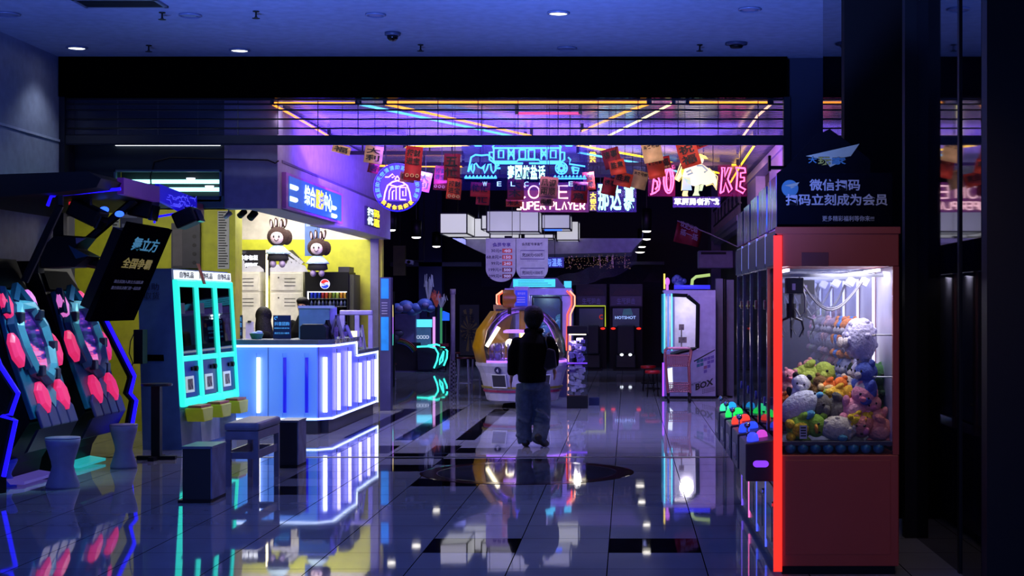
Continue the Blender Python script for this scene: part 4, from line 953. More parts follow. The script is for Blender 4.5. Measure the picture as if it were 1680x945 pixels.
# tilted poster display
t = thing('poster_display', 'tilted black poster display with blue and gold characters over the dance machines', 'display', (-4.9, 14.8, 1.45))
q0 = Vector((-5.02, 14.2, 1.44)); Up = Vector((.39, 0, .92)); hp = Up.length; Up.normalize(); Un = Vector((0, 1, 0)); Nr = Un.cross(Up)
def Q(u, v, n=0): return q0+Un*u+Up*v+Nr*n
Wp = 1.3
mb = MB(); mb.prism([Q(0, 0, -.05), Q(Wp, 0, -.05), Q(Wp, hp, -.05), Q(0, hp, -.05)], Nr*.05); mb.build('panel', mat('poster black', '#07050c', .6, var=.4, scale=3, spec=0), t, bevel=.006)
mb = MB(); mb.prism([Q(.06, .1, -.16), Q(Wp-.06, .1, -.16), Q(Wp-.06, hp-.1, -.16), Q(.06, hp-.1, -.16)], Nr*.11); mb.build('rear_housing', BLACKM, t)
mb = MB(); mb.tube([Q(.5, hp*.5, -.17), Vector((-5.5, 14.4, 2.08))], .05, 6); mb.build('arm', BLACKM, t)
GOLD = mat('gold print', '#b09a30', .5, emit='#a09030', es=.3); SKYP = mat('sky print', '#4a90a8', .5, emit='#4a98b8', es=.4); PALEP = mat('pale print', '#8a8898', .6, emit='#5a5868', es=.15)
txt(t, '舞立方', SKYP, Q(.28, hp*.74, .002), .78, .14, xd=Un, up=Up, depth=.003, bold=.02)
txt(t, '全国争霸', GOLD, Q(.22, hp*.555, .002), .86, .11, xd=Un, up=Up, depth=.003, bold=.02)
txt(t, '现在起加入舞立方战队赛', PALEP, Q(.2, hp*.40, .002), .86, .035, xd=Un, up=Up, depth=.003)
txt(t, '赢全国总决赛门票一起比赛', PALEP, Q(.2, hp*.335, .002), .86, .035, xd=Un, up=Up, depth=.003)
# ---------------------------------------------------------------- stools, table, boxes
STOOLM = mat('lavender plastic', '#8c88a8', .45)
def hourglass(px, pyt, pyb, wpx, label, m=STOOLM):
    Y = 4000/(pyb-VY)+.12; p = Vector((gx(px, Y), Y, 0)); h = (pyb-pyt)*Y/F; r = wpx*Y/F/2
    t = thing('hourglass_stool', label, 'stool', p)
    mb = MB(); mb.lathe([(r*.95, .0), (r*.98, .02), (r*.72, h*.30), (r*.62, h*.42), (r*.66, h*.52), (r*.95, h*.84), (r*1.02, h-.012)], p, 32); mb.build('body', m, t, True)
    mb = MB(); mb.lathe([(r*1.02, h-.0118), (r*1.0, h), (r*.6, h+.004), (.002, h+.004)], p, 32); mb.build('seat', m, t, True)
hourglass(103, 720, 803, 55, 'lavender hourglass stool in front of the nearer dance machine')
hourglass(203, 698, 770, 44, 'lavender hourglass stool in front of the farther dance machine')
hourglass(2, 756, 800, 50, 'blue-lit low stool at the left edge by the zigzag frame', mat('blue lit stool', '#2a34c0', .4, emit='#1420c0', es=.25))  # blue light on the stool is put into its colour and emission
Y = 15.75; p = Vector((gx(257, Y), Y, 0)); t = thing('pedestal_table', 'small black pedestal table beside the vending machine', 'table', p)
zt_ = gz(629, Y)
mb = MB(); mb.lathe([(.155, zt_-.025), (.16, zt_-.012), (.155, zt_)], p, 28); mb.build('tabletop', mat('table top', '#17161e', .3), t)
mb = MB(); mb.box(p.x-.045, p.x+.045, Y-.045, Y+.045, .04, zt_-.026); mb.build('column', BLACKM, t)
mb = MB(); mb.box(p.x-.2, p.x+.2, Y-.03, Y+.03, 0, .039); mb.box(p.x-.03, p.x+.03, Y-.2, Y+.2, 0, .039); mb.build('base', BLACKM, t)
def cube_stool(x0, x1, y0, y1, h, label):
    t = thing('box_stool', label, 'box stool', ((x0+x1)/2, (y0+y1)/2, 0))
    mb = MB(); mb.box(x0, x1, y0, y1, .025, h-.02); mb.build('body', mat('dark board', '#0b0b12', .5), t)
    mb = MB(); mb.box(x1+.0005, x1+.012, y0+.004, y1-.004, .028, h-.022); lab(mb.build('side_panel', mat('pale wood panel', '#8084a0', .5, var=.3, scale=6), t), 'pale side panel')
    mb = MB(); mb.box(x0-.008, x1+.014, y0-.008, y1+.008, h-.0195, h); mb.build('top', mat('box top', '#586880', .3), t)
    mb = MB(); mb.box(x0-.03, x1+.01, y0-.03, y1+.01, 0, .0245); mb.build('base_board', BLACK, t)
cube_stool(-3.60, -3.375, 12.32, 12.75, .455, 'dark box stool, nearest, in front of the padded bench')
cube_stool(-3.42, -3.245, 14.95, 15.32, .465, 'dark box stool behind the padded bench, before the lit counter')
t = thing('padded_bench', 'grey wooden bench with a padded seat between two dark box stools', 'bench', (-3.4, 13.8, 0))
bx0, bx1, by0, by1, hb = -3.545, -3.255, 13.42, 14.25, .485
BW = mat('bench wood', '#7c7c92', .45)
mb = MB(); mb.box(bx0-.012, bx1+.012, by0-.012, by1+.012, hb+.001, hb+.075); mb.build('seat_pad', mat('bench pad', '#84869c', .5), t, bevel=.028)
mb = MB(); mb.box(bx0, bx1, by0, by1, hb-.075, hb); mb.build('apron', BW, t)
for x in (bx0, bx1-.045):
    for y in (by0, by1-.045):
        mb = MB(); mb.box(x, x+.045, y, y+.045, 0, hb-.076); mb.build('leg', BW, t)
mb = MB()
for y in (by0+.01, by1-.04): mb.box(bx0+.046, bx1-.046, y, y+.03, .24, .30)
for x in (bx0+.01, bx1-.03): mb.box(x, x+.02, by0+.046, by1-.046, .24, .31)
mb.build('stretcher', BW, t)
# ================================================================ NEON IN THE METAL CEILING
def cpt(px, py): 
    Y = (ZA-.05-H)*F/(VY-py); return Vector((gx(px, Y), Y, ZA-.05))
def cneon(pts, m, label, group=None, r=.014):
    t = thing('neon_line', label, 'neon tube', cpt(*pts[0]), group)
    P_ = [cpt(*p) for p in pts]
    mb = MB(); mb.tube(P_, r, 6); mb.build('tube', m, t, True)
    mb = MB()
    for p in (P_[0], P_[-1]): mb.box(p.x-.02, p.x+.02, p.y-.02, p.y+.02, p.z-.01, ZA+.04)
    mb.build('bracket', BLACKM, t)
NO = neon('amber', '#ff9424', 3.2); NOY = neon('yellow line', '#ffc61e', 3.0); NCY = neon('aqua line', '#62c8ff', 2.2); NPK = neon('hot pink line', '#ff3c78', 2.2)
cneon([(447, 169.5), (586, 169.5)], NO, 'amber neon line along the ceiling front, above the purple wall')
cneon([(447, 171), (478, 188), (540, 224)], NO, 'amber neon line running back along the top of the purple wall')
cneon([(590, 171), (690, 192), (862, 228)], NCY, 'aqua neon diagonal crossing the ceiling behind the shutter')
cneon([(632, 171), (690, 183), (872, 223)], NO, 'amber neon diagonal right of the aqua one')
cneon([(632, 168.5), (1064, 168.5)], NO, 'long amber neon line along the middle of the ceiling front', r=.017)
cneon([(1066, 170), (1025, 184), (955, 215)], NO, 'amber neon diagonal leaning toward the middle of the ceiling')
cneon([(1105, 168.5), (1060, 192), (968, 238)], neon('pale yellow line', '#ffe890', 3), 'pale yellow neon diagonal, the brightest on the right of the ceiling')
cneon([(1128, 168.5), (1262, 168.5)], NO, 'amber neon line along the ceiling front above the grassland wrestler sign')
cneon([(1266, 170), (1243, 190), (1212, 233)], neon('peach line', '#ffb890', 2.4), 'peach neon line at the right edge of the ceiling')
cneon([(848, 186), (952, 186)], NPK, 'hot pink neon line across the middle of the ceiling')
cneon([(664, 241), (770, 238)], NOY, 'yellow neon line just under the shutter rail, above the red papers')
cneon([(945, 238), (1060, 258), (1180, 284)], NOY, 'yellow neon diagonal above the cream papers')
cneon([(948, 250), (1050, 268), (1110, 281)], NCY, 'aqua neon diagonal under the yellow one by the cream papers')
cneon([(970, 268), (1210, 271)], NOY, 'yellow neon line across the ceiling level with the wrestler sign')
cneon([(600, 272), (760, 273)], NO, 'amber neon line deep in the ceiling behind the round sign')
cneon([(1238, 238), (1216, 270), (1198, 300)], NOY, 'yellow neon line along the right wall of the arcade')
# black rails under the ceiling
RAILM = mat('ceiling rail', '#08080b', .35, .5)
for i, (pa, pb) in enumerate((((540, 243), (760, 243)), ((650, 262), (1200, 262)), ((700, 282), (1180, 282)))):
    a, b = cpt(*pa), cpt(*pb); t = thing('lighting_track', 'black lighting track under the metal ceiling, %s' % ('nearest the shutter', 'between the other two', 'deepest in the hall')[i], 'track', a)
    mb = MB(); mb.box(a.x, b.x, a.y-.03, a.y+.03, ZA-.14, ZA-.09); mb.build('rail', RAILM, t)
    for k in range(6):
        x = a.x+(b.x-a.x)*(k+.5)/6; mb = MB(); mb.box(x-.01, x+.01, a.y-.01, a.y+.01, ZA-.0895, ZA+.04); mb.build('hanger', RAILM, t)

# ================================================================ NEON SIGNS
def hang(t, x, Y, z, top=None):
    mb = MB(); mb.cyl((x, Y, z), (x, Y, (ZA+.05) if top is None else top), .006, n=5); mb.build('hanging_wire', BLACKM, t)
ACR = clear('sign acrylic', (.88, .9, 1), .06, .02, .05, (.25, .2, .6))
# round yurt sign
Y = 19.0; c_ = at(652, 307.5, Y); R = 39.5*Y/F
t = thing('round_neon_sign', 'round neon sign with a pink yurt emblem ringed by characters', 'neon sign', c_)
mb = MB(); mb.cyl(c_+Vector((0, .02, 0)), c_+Vector((0, .035, 0)), R*1.0, n=48); lab(mb.build('backing', mat('sign violet back', '#181048', .4, emit='#1408a0', es=.05), t), 'dark violet backing')
NB2 = neon('ring blue', '#2f7cff', 2.6); NY2 = neon('ring yellow', '#ffc010', 2.6)
mb = MB(); mb.tube(arc(c_+Vector((0, .0, 0)), R*.985, 0, 2*PI, 48)[:-1], .008, 5, closed=True); mb.build('rim_tube', N_DEEP, t)
def ringtext(body, a0, a1, m, flip):
    n = len(body)
    for i, ch in enumerate(body):
        a = a0+(a1-a0)*(i+.5)/n
        rad = Vector((math.cos(a), 0, math.sin(a))); up = rad if not flip else -rad
        xd = Vector((up.z, 0, -up.x)); s_ = R*.19
        txt(t, ch, m, c_+rad*R*.835-xd*s_*.5-up*s_*.5+Vector((0, .0, 0)), s_, s_, xd=xd, up=up, depth=.006, bold=.03)
ringtext('蓝蓝的天空清清的湖水绿绿的草原', PI*1.18, -PI*.18, NB2, False)
ringtext('我爱你我的家', PI*1.22, PI*1.78, NY2, True)
def npx(dx, dy): return c_+Vector((dx*Y/F, -.005, -dy*Y/F))
mb = MB(); r_ = .0085
mb.tube([npx(-22, 20), npx(-20, 8), npx(-16, -3), npx(-8, -9), npx(0, -11), npx(8, -9), npx(16, -3), npx(20, 8), npx(22, 20)], r_*1.3, 6)
mb.tube([npx(-14, 20), npx(-13, 6), npx(-10, 0), npx(-2, 0), npx(-2, 20)], r_, 6); mb.tube([npx(-8, 20), npx(-8, 7), npx(-5, 5)], r_, 6)
mb.tube([npx(4, 0), npx(4, 20)], r_, 6); mb.tube([npx(4, 0), npx(14, 0), npx(14, 14), npx(9, 14), npx(9, 6)], r_, 6); mb.tube([npx(4, 20), npx(14, 20)], r_, 6)
mb.tube([npx(-12, -4), npx(0, -1), npx(12, -4)], r_, 6)
mb.tube([npx(-20, -17), npx(-14, -17), npx(-8, -22), npx(-4, -18), npx(-9, -16)], r_, 6); mb.tube([npx(0, -19), npx(-4, -13), npx(0, -11), npx(4, -13), npx(0, -19)], r_, 6); mb.tube([npx(20, -17), npx(13, -17), npx(8, -19), npx(5, -15)], r_, 6)
lab(mb.build('emblem_tube', N_ROSE, t), 'pink yurt emblem')
hang(t, c_.x-.15, Y+.028, c_.z+R*.8); hang(t, c_.x+.15, Y+.028, c_.z+R*.8)

# WELCOME sign
Y = 17.0
def wp(px, py): return at(px, py, Y)
c_ = wp(860, 275); t = thing('welcome_neon_sign', 'wide blue neon sign with pavilion, grazing horse, cart and the word WELCOME', 'neon sign', c_)
mb = MB(); a = wp(757, 312); b = wp(963, 232); mb.box(a.x, b.x, Y+.03, Y+.036, a.z, b.z); mb.build('backing', clear('blue sign acrylic', (.7, .74, 1), .04, .02, .07, (.03, .03, .5)), t)
def tubes(lst, m, name, r=.011, closed=False, f=wp):
    mb = MB()
    for l in lst: mb.tube([f(*p) for p in l], r, 6, closed)
    return mb.build(name, m, t)
tubes([[(808, 242), (812, 236), (916, 236), (921, 242)], [(808, 243), (921, 243)], [(810, 243), (810, 265)], [(919, 243), (919, 265)], [(810, 265), (848, 265), (850, 262), (884, 262), (886, 265), (919, 265)], [(834, 243), (834, 262)], [(843, 243), (843, 262)], [(888, 243), (888, 262)], [(897, 243), (897, 262)],
       [(834, 246), (843, 258)], [(843, 246), (834, 258)], [(888, 246), (897, 258)], [(897, 246), (888, 258)], [(818, 247), (826, 247), (826, 259), (818, 259), (818, 247)], [(852, 246), (862, 246), (862, 260), (852, 260), (852, 246)], [(867, 246), (877, 246), (877, 260), (867, 260), (867, 246)], [(903, 247), (912, 247), (912, 259), (903, 259), (903, 247)],
       [(810, 250), (803, 250), (803, 262), (812, 268), (858, 268)], [(919, 250), (926, 250), (926, 262), (918, 268), (868, 268)], [(820, 236), (828, 231), (836, 236), (850, 229), (866, 236), (880, 229), (894, 236), (903, 231), (912, 236)], [(779, 239), (790, 239), (790, 237), (779, 237), (779, 239)], [(928, 239), (939, 239), (939, 237), (928, 237), (928, 239)]], N_SKY, 'pavilion_tube')
tubes([[(768, 282), (771, 268), (773, 258), (780, 254), (790, 255), (800, 254), (808, 260), (813, 270), (813, 279), (809, 284), (806, 279), (805, 269), (801, 270), (799, 277), (795, 284), (793, 277), (796, 270), (790, 276), (785, 274), (781, 268), (778, 270), (778, 277), (776, 284), (773, 278), (775, 269), (770, 278), (768, 282)], [(813, 276), (821, 276)], [(814, 273), (819, 270)]], N_SKY, 'horse_tube')
gr = [[(762, 292), (815, 292)], [(908, 293), (962, 293)]]
for x0 in (763, 909):
    for k in range(9): gr.append([(x0+k*6, 291), (x0+k*6+2, 288), (x0+k*6+3, 291)])
tubes(gr, N_SKY, 'grass_tube', .008)
whl = [[(921+r*math.cos(a*PI/10), 276+r*math.sin(a*PI/10)) for a in range(21)] for r in (9.5, 6, 3.5)]
whl += [[(921+6*math.cos(a), 276+6*math.sin(a)), (921+9.5*math.cos(a), 276+9.5*math.sin(a))] for a in [k*PI/4 for k in range(8)]]
whl += [[(932, 258), (936, 262), (934, 269), (960, 273)], [(938, 274), (950, 276), (947, 285), (941, 285), (938, 274)], [(941, 273), (941, 285)], [(938, 279), (950, 280)]]
tubes(whl, N_SKY, 'cart_tube', .009)
for ch, u in zip('赛因旅盐话', range(5)): ptxt(t, ch, N_ICE, 832.5+u*12.6, 271, 844+u*12.6, 294, Y-.01, bold=.03)
for ch, x in zip('WELCOME', (795.5, 819, 841.5, 863.5, 888, 912, 936.5)): ptxt(t, ch, neon('welcome letter', '#8fb6ff', 2.6), x-3.6, 298, x+3.6, 305.5, Y-.01)
for x in (790, 935): hang(t, gx(x, Y), Y+.033, gz(234, Y))

# COME SUPER PLAYER
Y = 24.0; c_ = at(910, 325, Y); t = thing('super_player_sign', 'red-backed neon sign reading COME SUPER PLAYER in white-pink letters', 'neon sign', c_)
a = at(855, 348, Y); b = at(966, 299, Y)
mb = MB(); mb.box(a.x, b.x, Y+.03, Y+.05, a.z, b.z); lab(mb.build('backing', mat('crimson board', '#5a0818', .4, emit='#6a0418', es=.22), t), 'dark crimson backing')
N_PW = neon('pink white', '#ffc6d4', 3.0)
def wp(px, py): return at(px, py, Y)
tubes([[(857+8*1.0*math.cos(a_), 315+10*math.sin(a_)) for a_ in [PI*.28+PI*1.44*k/12 for k in range(13)]], [(876+9*math.cos(k*PI/10), 315+10*math.sin(k*PI/10)) for k in range(21)], [(890, 325), (890, 305), (897, 320), (904, 305), (904, 325)], [(932, 305), (917, 305), (917, 325), (932, 325)], [(917, 315), (930, 315)], [(944, 305), (944, 318)], [(944, 322), (944, 325)]], N_PW, 'letter_tube', .012)
SP = {'S': [[(1, 0), (.1, 0), (0, .25), (.2, .48), (.8, .52), (1, .75), (.9, 1), (0, 1)]], 'U': [[(0, 0), (0, .8), (.2, 1), (.8, 1), (1, .8), (1, 0)]], 'P': [[(0, 1), (0, 0), (.8, 0), (1, .2), (.8, .5), (0, .55)]], 'E': [[(1, 0), (0, 0), (0, 1), (1, 1)], [(0, .5), (.9, .5)]], 'R': [[(0, 1), (0, 0), (.8, 0), (1, .2), (.8, .5), (0, .55)], [(.4, .55), (1, 1)]], 'L': [[(0, 0), (0, 1), (1, 1)]], 'A': [[(0, 1), (.5, 0), (1, 1)]], 'Y': [[(0, 0), (.5, .5), (1, 0)], [(.5, .5), (.5, 1)]]}
ls = []; x = 848
for ch in 'SUPER PLAYER':
    if ch == ' ': x += 5; continue
    for st in SP[ch]: ls.append([(x+u*7.2, 331.5+v*12) for u, v in st])
    x += 9.9
tubes(ls, N_PW, 'letter_tube', .013)
for x in (862, 958): hang(t, gx(x, Y), Y+.04, gz(300, Y))
# small yellow upright sign
Y = 23.0; t = thing('upright_neon_sign', 'narrow upright yellow neon sign between the red board and the aqua characters', 'neon sign', at(973, 330, Y))
mb = MB(); a = at(967, 346, Y); b = at(979, 314, Y); mb.box(a.x, b.x, Y+.02, Y+.03, a.z, b.z); mb.build('backing', mat('amber board', '#3a2400', .4), t)
for ch, y in zip('大锅茶', (316, 326, 336)): ptxt(t, ch, N_YELLOW, 968, y, 978, y+9, Y, bold=.03)
hang(t, gx(973, Y), Y+.025, gz(314, Y))
Y = 22.0; t = thing('upright_neon_sign', 'short yellow neon sign hanging high behind the cart of the blue sign', 'neon sign', at(972, 258, Y))
mb = MB(); a = at(966, 267, Y); b = at(979, 248, Y); mb.box(a.x, b.x, Y+.02, Y+.03, a.z, b.z); mb.build('backing', mat('amber board', '#3a2400', .4), t)
for ch, y in zip('奶茶', (249, 258)): ptxt(t, ch, N_YELLOW, 967, y, 978, y+8.4, Y, bold=.03)
hang(t, gx(973, Y), Y+.025, gz(248, Y))
# aqua naadam characters
Y = 22.0; t = thing('aqua_neon_sign', 'aqua neon sign of three tall characters half covered by red papers', 'neon sign', at(1011, 325, Y))
mb = MB(); a = at(979, 348, Y); b = at(1044, 300, Y); mb.box(a.x, b.x, Y+.02, Y+.026, a.z, b.z); mb.build('backing', ACR, t)
for ch, x in zip('那达慕', (981, 1001, 1023)): ptxt(t, ch, neon('aqua letter', '#9ff2f0', 2.2), x, 302, x+18.5, 346, Y, bold=.03)
for x in (985, 1038): hang(t, gx(x, Y), Y+.023, gz(302, Y))
# BO KE with wrestlers
Y = 20.6; t = thing('wrestler_neon_sign', 'neon sign of a bright grassland wrestler between pink letters BO and KE', 'neon sign', at(1145, 300, Y))
def wp(px, py): return at(px, py, Y)
bk = [[(1070, 316), (1073, 290), (1080, 291), (1083, 300), (1081, 311), (1075, 316), (1067, 319)], [(1074, 296), (1078, 298), (1079, 306), (1075, 311)],
      [(1097+8*math.cos(k*PI/9), 296+21*math.sin(k*PI/9)) for k in range(19)], [(1097+4*math.cos(k*PI/9), 296+17*math.sin(k*PI/9)) for k in range(19)],
      [(1182, 316), (1185, 280), (1184, 275), (1189, 275), (1189, 290), (1195, 275), (1200, 275), (1194, 294), (1201, 310), (1196, 316), (1190, 300), (1187, 314), (1181, 317)],
      [(1222, 276), (1207, 275), (1210, 283), (1208, 311), (1219, 317), (1223, 311), (1214, 306), (1215, 298), (1221, 297), (1221, 291), (1215, 291), (1215, 284), (1223, 283), (1222, 276)]]
tubes(bk[:2], N_PINK, 'letter_tube', .013)
for l_ in bk[2:]: tubes([l_], N_PINK, 'letter_tube', .013)
for (x0, x1) in ((1063, 1108), (1178, 1226)):
    a = at(x0, 322, Y); b = at(x1, 270, Y); mb = MB(); mb.box(a.x, b.x, Y+.03, Y+.036, a.z, b.z); mb.build('backing', clear('rose acrylic', (.92, .75, .82), .04, .02, .06, (.4, .03, .12)), t)
def lit(poly, m, name, lbl): return lab((lambda mb: mb.prism([wp(*p)+Vector((0, -.01, 0)) for p in poly], (0, .02, 0)).build(name, m, t))(MB()), lbl)
LW = neon('lit cream', '#fff0c0', 1.05); LY = neon('lit yellow', '#ffe84a', 1.2); LB = neon('lit pale blue', '#6fc4ff', 1.2); LG = neon('lit pale green', '#c4f08a', 1.1); LT = neon('lit teal', '#7fb8a8', .7)
lit([(1119, 270), (1126, 262), (1140, 262), (1150, 268), (1162, 276), (1172, 282), (1176, 296), (1174, 310), (1170, 300), (1160, 304), (1150, 302), (1142, 306), (1130, 303), (1120, 292), (1117, 280)], LW, 'wrestler_body', 'glowing cream wrestler bodies')
lit([(1143, 258), (1150, 256), (1155, 262), (1153, 268), (1146, 269), (1142, 264)], LW, 'wrestler_head', 'glowing head')
lit([(1140, 257), (1148, 252), (1158, 256), (1162, 261), (1150, 260)], LY, 'wrestler_hat', 'yellow hat')
lit([(1119, 270), (1113, 284), (1108, 294), (1113, 297), (1120, 288), (1124, 276)], LY, 'wrestler_arm', 'yellow arm')
lit([(1120, 291), (1132, 291), (1135, 312), (1118, 312)], LB, 'wrestler_apron', 'pale blue apron')
lit([(1121, 313), (1129, 313), (1128, 319), (1129, 322), (1120, 322), (1119, 319)], LY, 'wrestler_foot', 'yellow boot')
lit([(1140, 305), (1148, 304), (1146, 316), (1148, 321), (1136, 321), (1139, 315)], LG, 'wrestler_leg', 'pale green leg')
lit([(1149, 303), (1155, 302), (1152, 313), (1147, 313)], LG, 'wrestler_leg', 'pale green leg')
mbs = MB()
for l in ([(1118, 270), (1123, 268), (1122, 276)], [(1126, 283), (1133, 279), (1136, 284), (1128, 287)], [(1143, 272), (1152, 272), (1160, 280), (1155, 283)]): mbs.tube([wp(*p)+Vector((0, -.02, 0)) for p in l], .012, 5)
mbs.build('outline_tube', LT, t)
mbs = MB(); mbs.tube([wp(*p)+Vector((0, -.02, 0)) for p in [(1117, 268), (1107, 294), (1114, 298), (1120, 290), (1118, 313)]], .007, 5); mbs.tube([wp(*p)+Vector((0, -.02, 0)) for p in [(1163, 276), (1177, 290), (1175, 312), (1169, 302), (1158, 305)]], .007, 5); mbs.build('outline_tube', LY, t)
a = at(1104, 340, Y); b = at(1182, 322.5, Y); mb = MB(); mb.box(a.x, b.x, Y+.02, Y+.026, a.z, b.z); mb.build('backing', ACR, t)
ptxt(t, '草原勇者游戏', neon('caption white', '#f6fff4', 2.4), 1106, 325, 1180, 336.5, Y, bold=.035)
for x in (1075, 1125, 1170, 1215): hang(t, gx(x, Y), Y+.02, gz(275, Y))

# ================================================================ HANGING RED PAPERS
PR = mat('red paper', '#b0202a', .6, var=.2); PD = mat('deep red paper', '#801828', .6, var=.2); PO = mat('orange red paper', '#c8402a', .6, var=.2); PC = mat('cream paper', '#c8a878', .6, var=.25); PP = mat('pink paper', '#b06a80', .6, var=.2)
GOLDP = mat('cream print', '#c8a070', .6)
def paper(px0, py0, px1, py1, body, m, Y, rot, label, cols=2):
    a = at(px0, py1, Y); b = at(px1, py0, Y); wd = b.x-a.x; ht = b.z-a.z; c_ = (a+b)/2
    t = thing('hanging_paper', label, 'paper decoration', c_, 'red new year papers hung over the arcade mouth')
    R_ = Matrix.Rotation(rot*PI/180, 3, 'Y') @ Matrix.Rotation(random.uniform(-.2, .2), 3, 'Z')
    def q(u, v, n=0): return c_+R_ @ Vector(((u-.5)*wd, n, (v-.5)*ht))
    mb = MB(); NN = 5
    for i in range(NN+1):
        for u in (0, 1): mb.v.append(q(u, i/NN, .012*math.sin(i*1.4)))
    for i in range(NN): mb.face(2*i, 2*i+1, 2*i+3, 2*i+2)
    mb.build('sheet', m, t, True, solid=.002)
    ink = INK; n = len(body); xd = R_ @ Vector((1, 0, 0)); up = R_ @ Vector((0, 0, 1))
    rows = math.ceil(n/cols); chh = min(.8/rows, .8*wd/cols/ht*1.15)
    for i, ch in enumerate(body):
        r_, c2 = divmod(i, cols)
        cw_ = .84/cols
        txt(t, ch, ink, q(.08+c2*cw_+.02*cw_, .93-(r_+1)*chh, -.022), wd*cw_*.9, ht*chh*.86, xd=xd, up=up, depth=.002, bold=.02)
    if ht > wd*1.3 and rows*chh < .75:
        mb = MB()
        for k in range(3): mb.tube(arc(q(.2+.3*k, .14, -.02), wd*.09, 0, 2*PI, 10, xd, up)[:-1], .006, 5, closed=True)
        mb.build('print', GOLDP, t)
    mb = MB(); mb.cyl(q(.5, .97, .006), Vector((q(.5, 1).x, Y, ZA+.05)), .003, n=4); mb.build('string', INK, t)
    return t
PL = [(598, 239, 628, 268, '大利', PC, 17.6, 8, 'cream and red paper left of the round neon sign', 1), (604, 266, 622, 284, '吉', PD, 17.9, 12, 'small dark red paper below the cream one, by the purple wall', 1),
 (664, 240, 692, 296, '招财进宝', PR, 17.4, 5, 'large red paper overlapping the top of the round neon sign', 2), (656, 282, 680, 299, '吉利', PP, 17.55, 6, 'pink-lit paper inside the ring of the round neon sign', 2),
 (684, 282, 707, 314, '大利', PP, 19.4, 12, 'violet-lit paper hanging right behind the round neon sign', 1), (712, 272, 734, 312, '招财进宝', PD, 18.6, 6, 'dark red paper behind the magenta one', 2),
 (728, 252, 755, 296, '五忙', PD, 17.6, 2, 'magenta red paper with two large characters', 1), (733, 293, 757, 327, '招财进宝', PO, 17.5, 5, 'orange red paper below the magenta one', 2),
 (772, 299, 804, 323, '忙忙', PR, 18.2, 3, 'red paper under the grazing horse of the blue sign', 2), (781, 317, 803, 336, '忙', PR, 18.4, 5, 'small red paper below the one under the grazing horse', 1),
 (832, 292, 860, 328, '大木', PD, 18.3, 1, 'dark red paper covering the start of the COME lettering', 1), (830, 327, 857, 339, '木大', PO, 18.5, 1, 'low orange red paper at the left end of the red board', 2),
 (885, 290, 915, 325, '风调雨顺', PP, 16.85, 5, 'pale pink paper with brush characters over the COME lettering', 2), (886, 324, 908, 338, '雨顺', PP, 16.95, 3, 'pink paper over the word SUPER', 2),
 (937, 298, 964, 333, '如意', PR, 18.4, 3, 'red paper over the right end of the COME lettering', 1), (957, 282, 976, 312, '吉祥', PO, 18.8, -6, 'narrow orange red paper beside the upright yellow sign', 1),
 (989, 243, 1018, 276, '诸事', PD, 17.6, -14, 'dark red paper leaning above the aqua characters', 2), (1000, 262, 1026, 286, '胜意', PO, 17.5, -12, 'orange red paper overlapping the leaning dark one', 2),
 (1008, 283, 1037, 306, '胜意', PO, 17.7, 14, 'orange red paper over the top of the last aqua character', 2), (988, 292, 1012, 320, '诸事', PR, 17.9, 12, 'red paper hanging over the first aqua character', 2),
 (1036, 280, 1062, 310, '未来可期', PC, 17.8, 14, 'cream paper right of the aqua characters, the lowest cream one', 4), (1054, 234, 1086, 266, '未来可期', PC, 17.3, -12, 'cream paper highest under the shutter rail', 4),
 (1062, 262, 1090, 292, '未来可期', PO, 17.5, -12, 'orange paper touching the top of the pink letter B', 4), (1084, 256, 1100, 277, '福', PR, 18.0, -10, 'small red paper left of the wrestler hat', 1),
 (1113, 232, 1146, 274, '祝福', PO, 17.2, -16, 'large orange red paper over the wrestler head', 1), (1140, 226, 1162, 242, '喜', PR, 17.5, -22, 'red paper tucked under the shutter rail above the wrestler', 1),
 (545, 238, 575, 252, '福', PC, 17.2, 14, 'cream paper by the purple wall, under the shutter rail', 1)]
for q_ in PL: paper(*q_)

# ================================================================ LANTERN BOXES, PRICE BOARDS
LBX = mat('lantern paper', '#b4b4ba', .6, emit='#d6d6dc', es=.75, var=.06, scale=3)
LBXD = mat('lantern paper dim', '#a4a4b4', .6, emit='#c4c4d4', es=.55, var=.06, scale=3)
def lantern(px0, px1, py0, py1, Y, depth, label, m):
    a = at(px0, py1, Y); b = at(px1, py0, Y); t = thing('lantern_box', label, 'lantern', ((a.x+b.x)/2, Y, a.z))
    mb = MB(); mb.box(a.x, b.x, Y, Y+depth, a.z, b.z); mb.build('shade', m, t)
    mb = MB(); e = .012
    for x in (a.x, b.x):
        for z in (a.z, b.z): mb.box(x-e, x+e, Y-e, Y+depth+e, z-e, z+e)
        for y in (Y, Y+depth): mb.box(x-e, x+e, y-e, y+e, a.z, b.z)
    for z in (a.z, b.z):
        for y in (Y, Y+depth): mb.box(a.x, b.x, y-e, y+e, z-e, z+e)
    mb.build('frame', BLACKM, t)
    mb = MB(); xm = (a.x+b.x)/2; mb.cyl((xm, Y+depth/2, b.z+e), (xm, Y+depth/2, 5.2), .015, n=6); mb.build('hanging_rod', BLACKM, t)
lantern(722, 766, 350, 383, 29.0, 1.4, 'glowing lantern box at the left end of the cluster', LBX)
lantern(798.5, 884, 346, 380, 28.2, .9, 'large glowing lantern box in the middle of the cluster', LBXD)
lantern(889, 935, 352, 375, 28.6, .9, 'glowing lantern box right of the large middle one', LBXD)
lantern(757, 806, 358, 389, 30.6, 1.0, 'lantern box half hidden behind the left end one', LBX)
lantern(913, 949, 363, 394, 31.0, .8, 'lantern box lowest at the right end of the cluster', LBX)
lantern(790, 800, 353, 376, 29.9, .6, 'small lantern box in the gap beside the large middle one', LBX)
lantern(804, 852, 383, 391, 29.95, .5, 'flat lantern box under the large middle one', LBX)
lantern(860, 908, 384, 391, 29.95, .5, 'flat lantern box right of the other flat one', LBX)
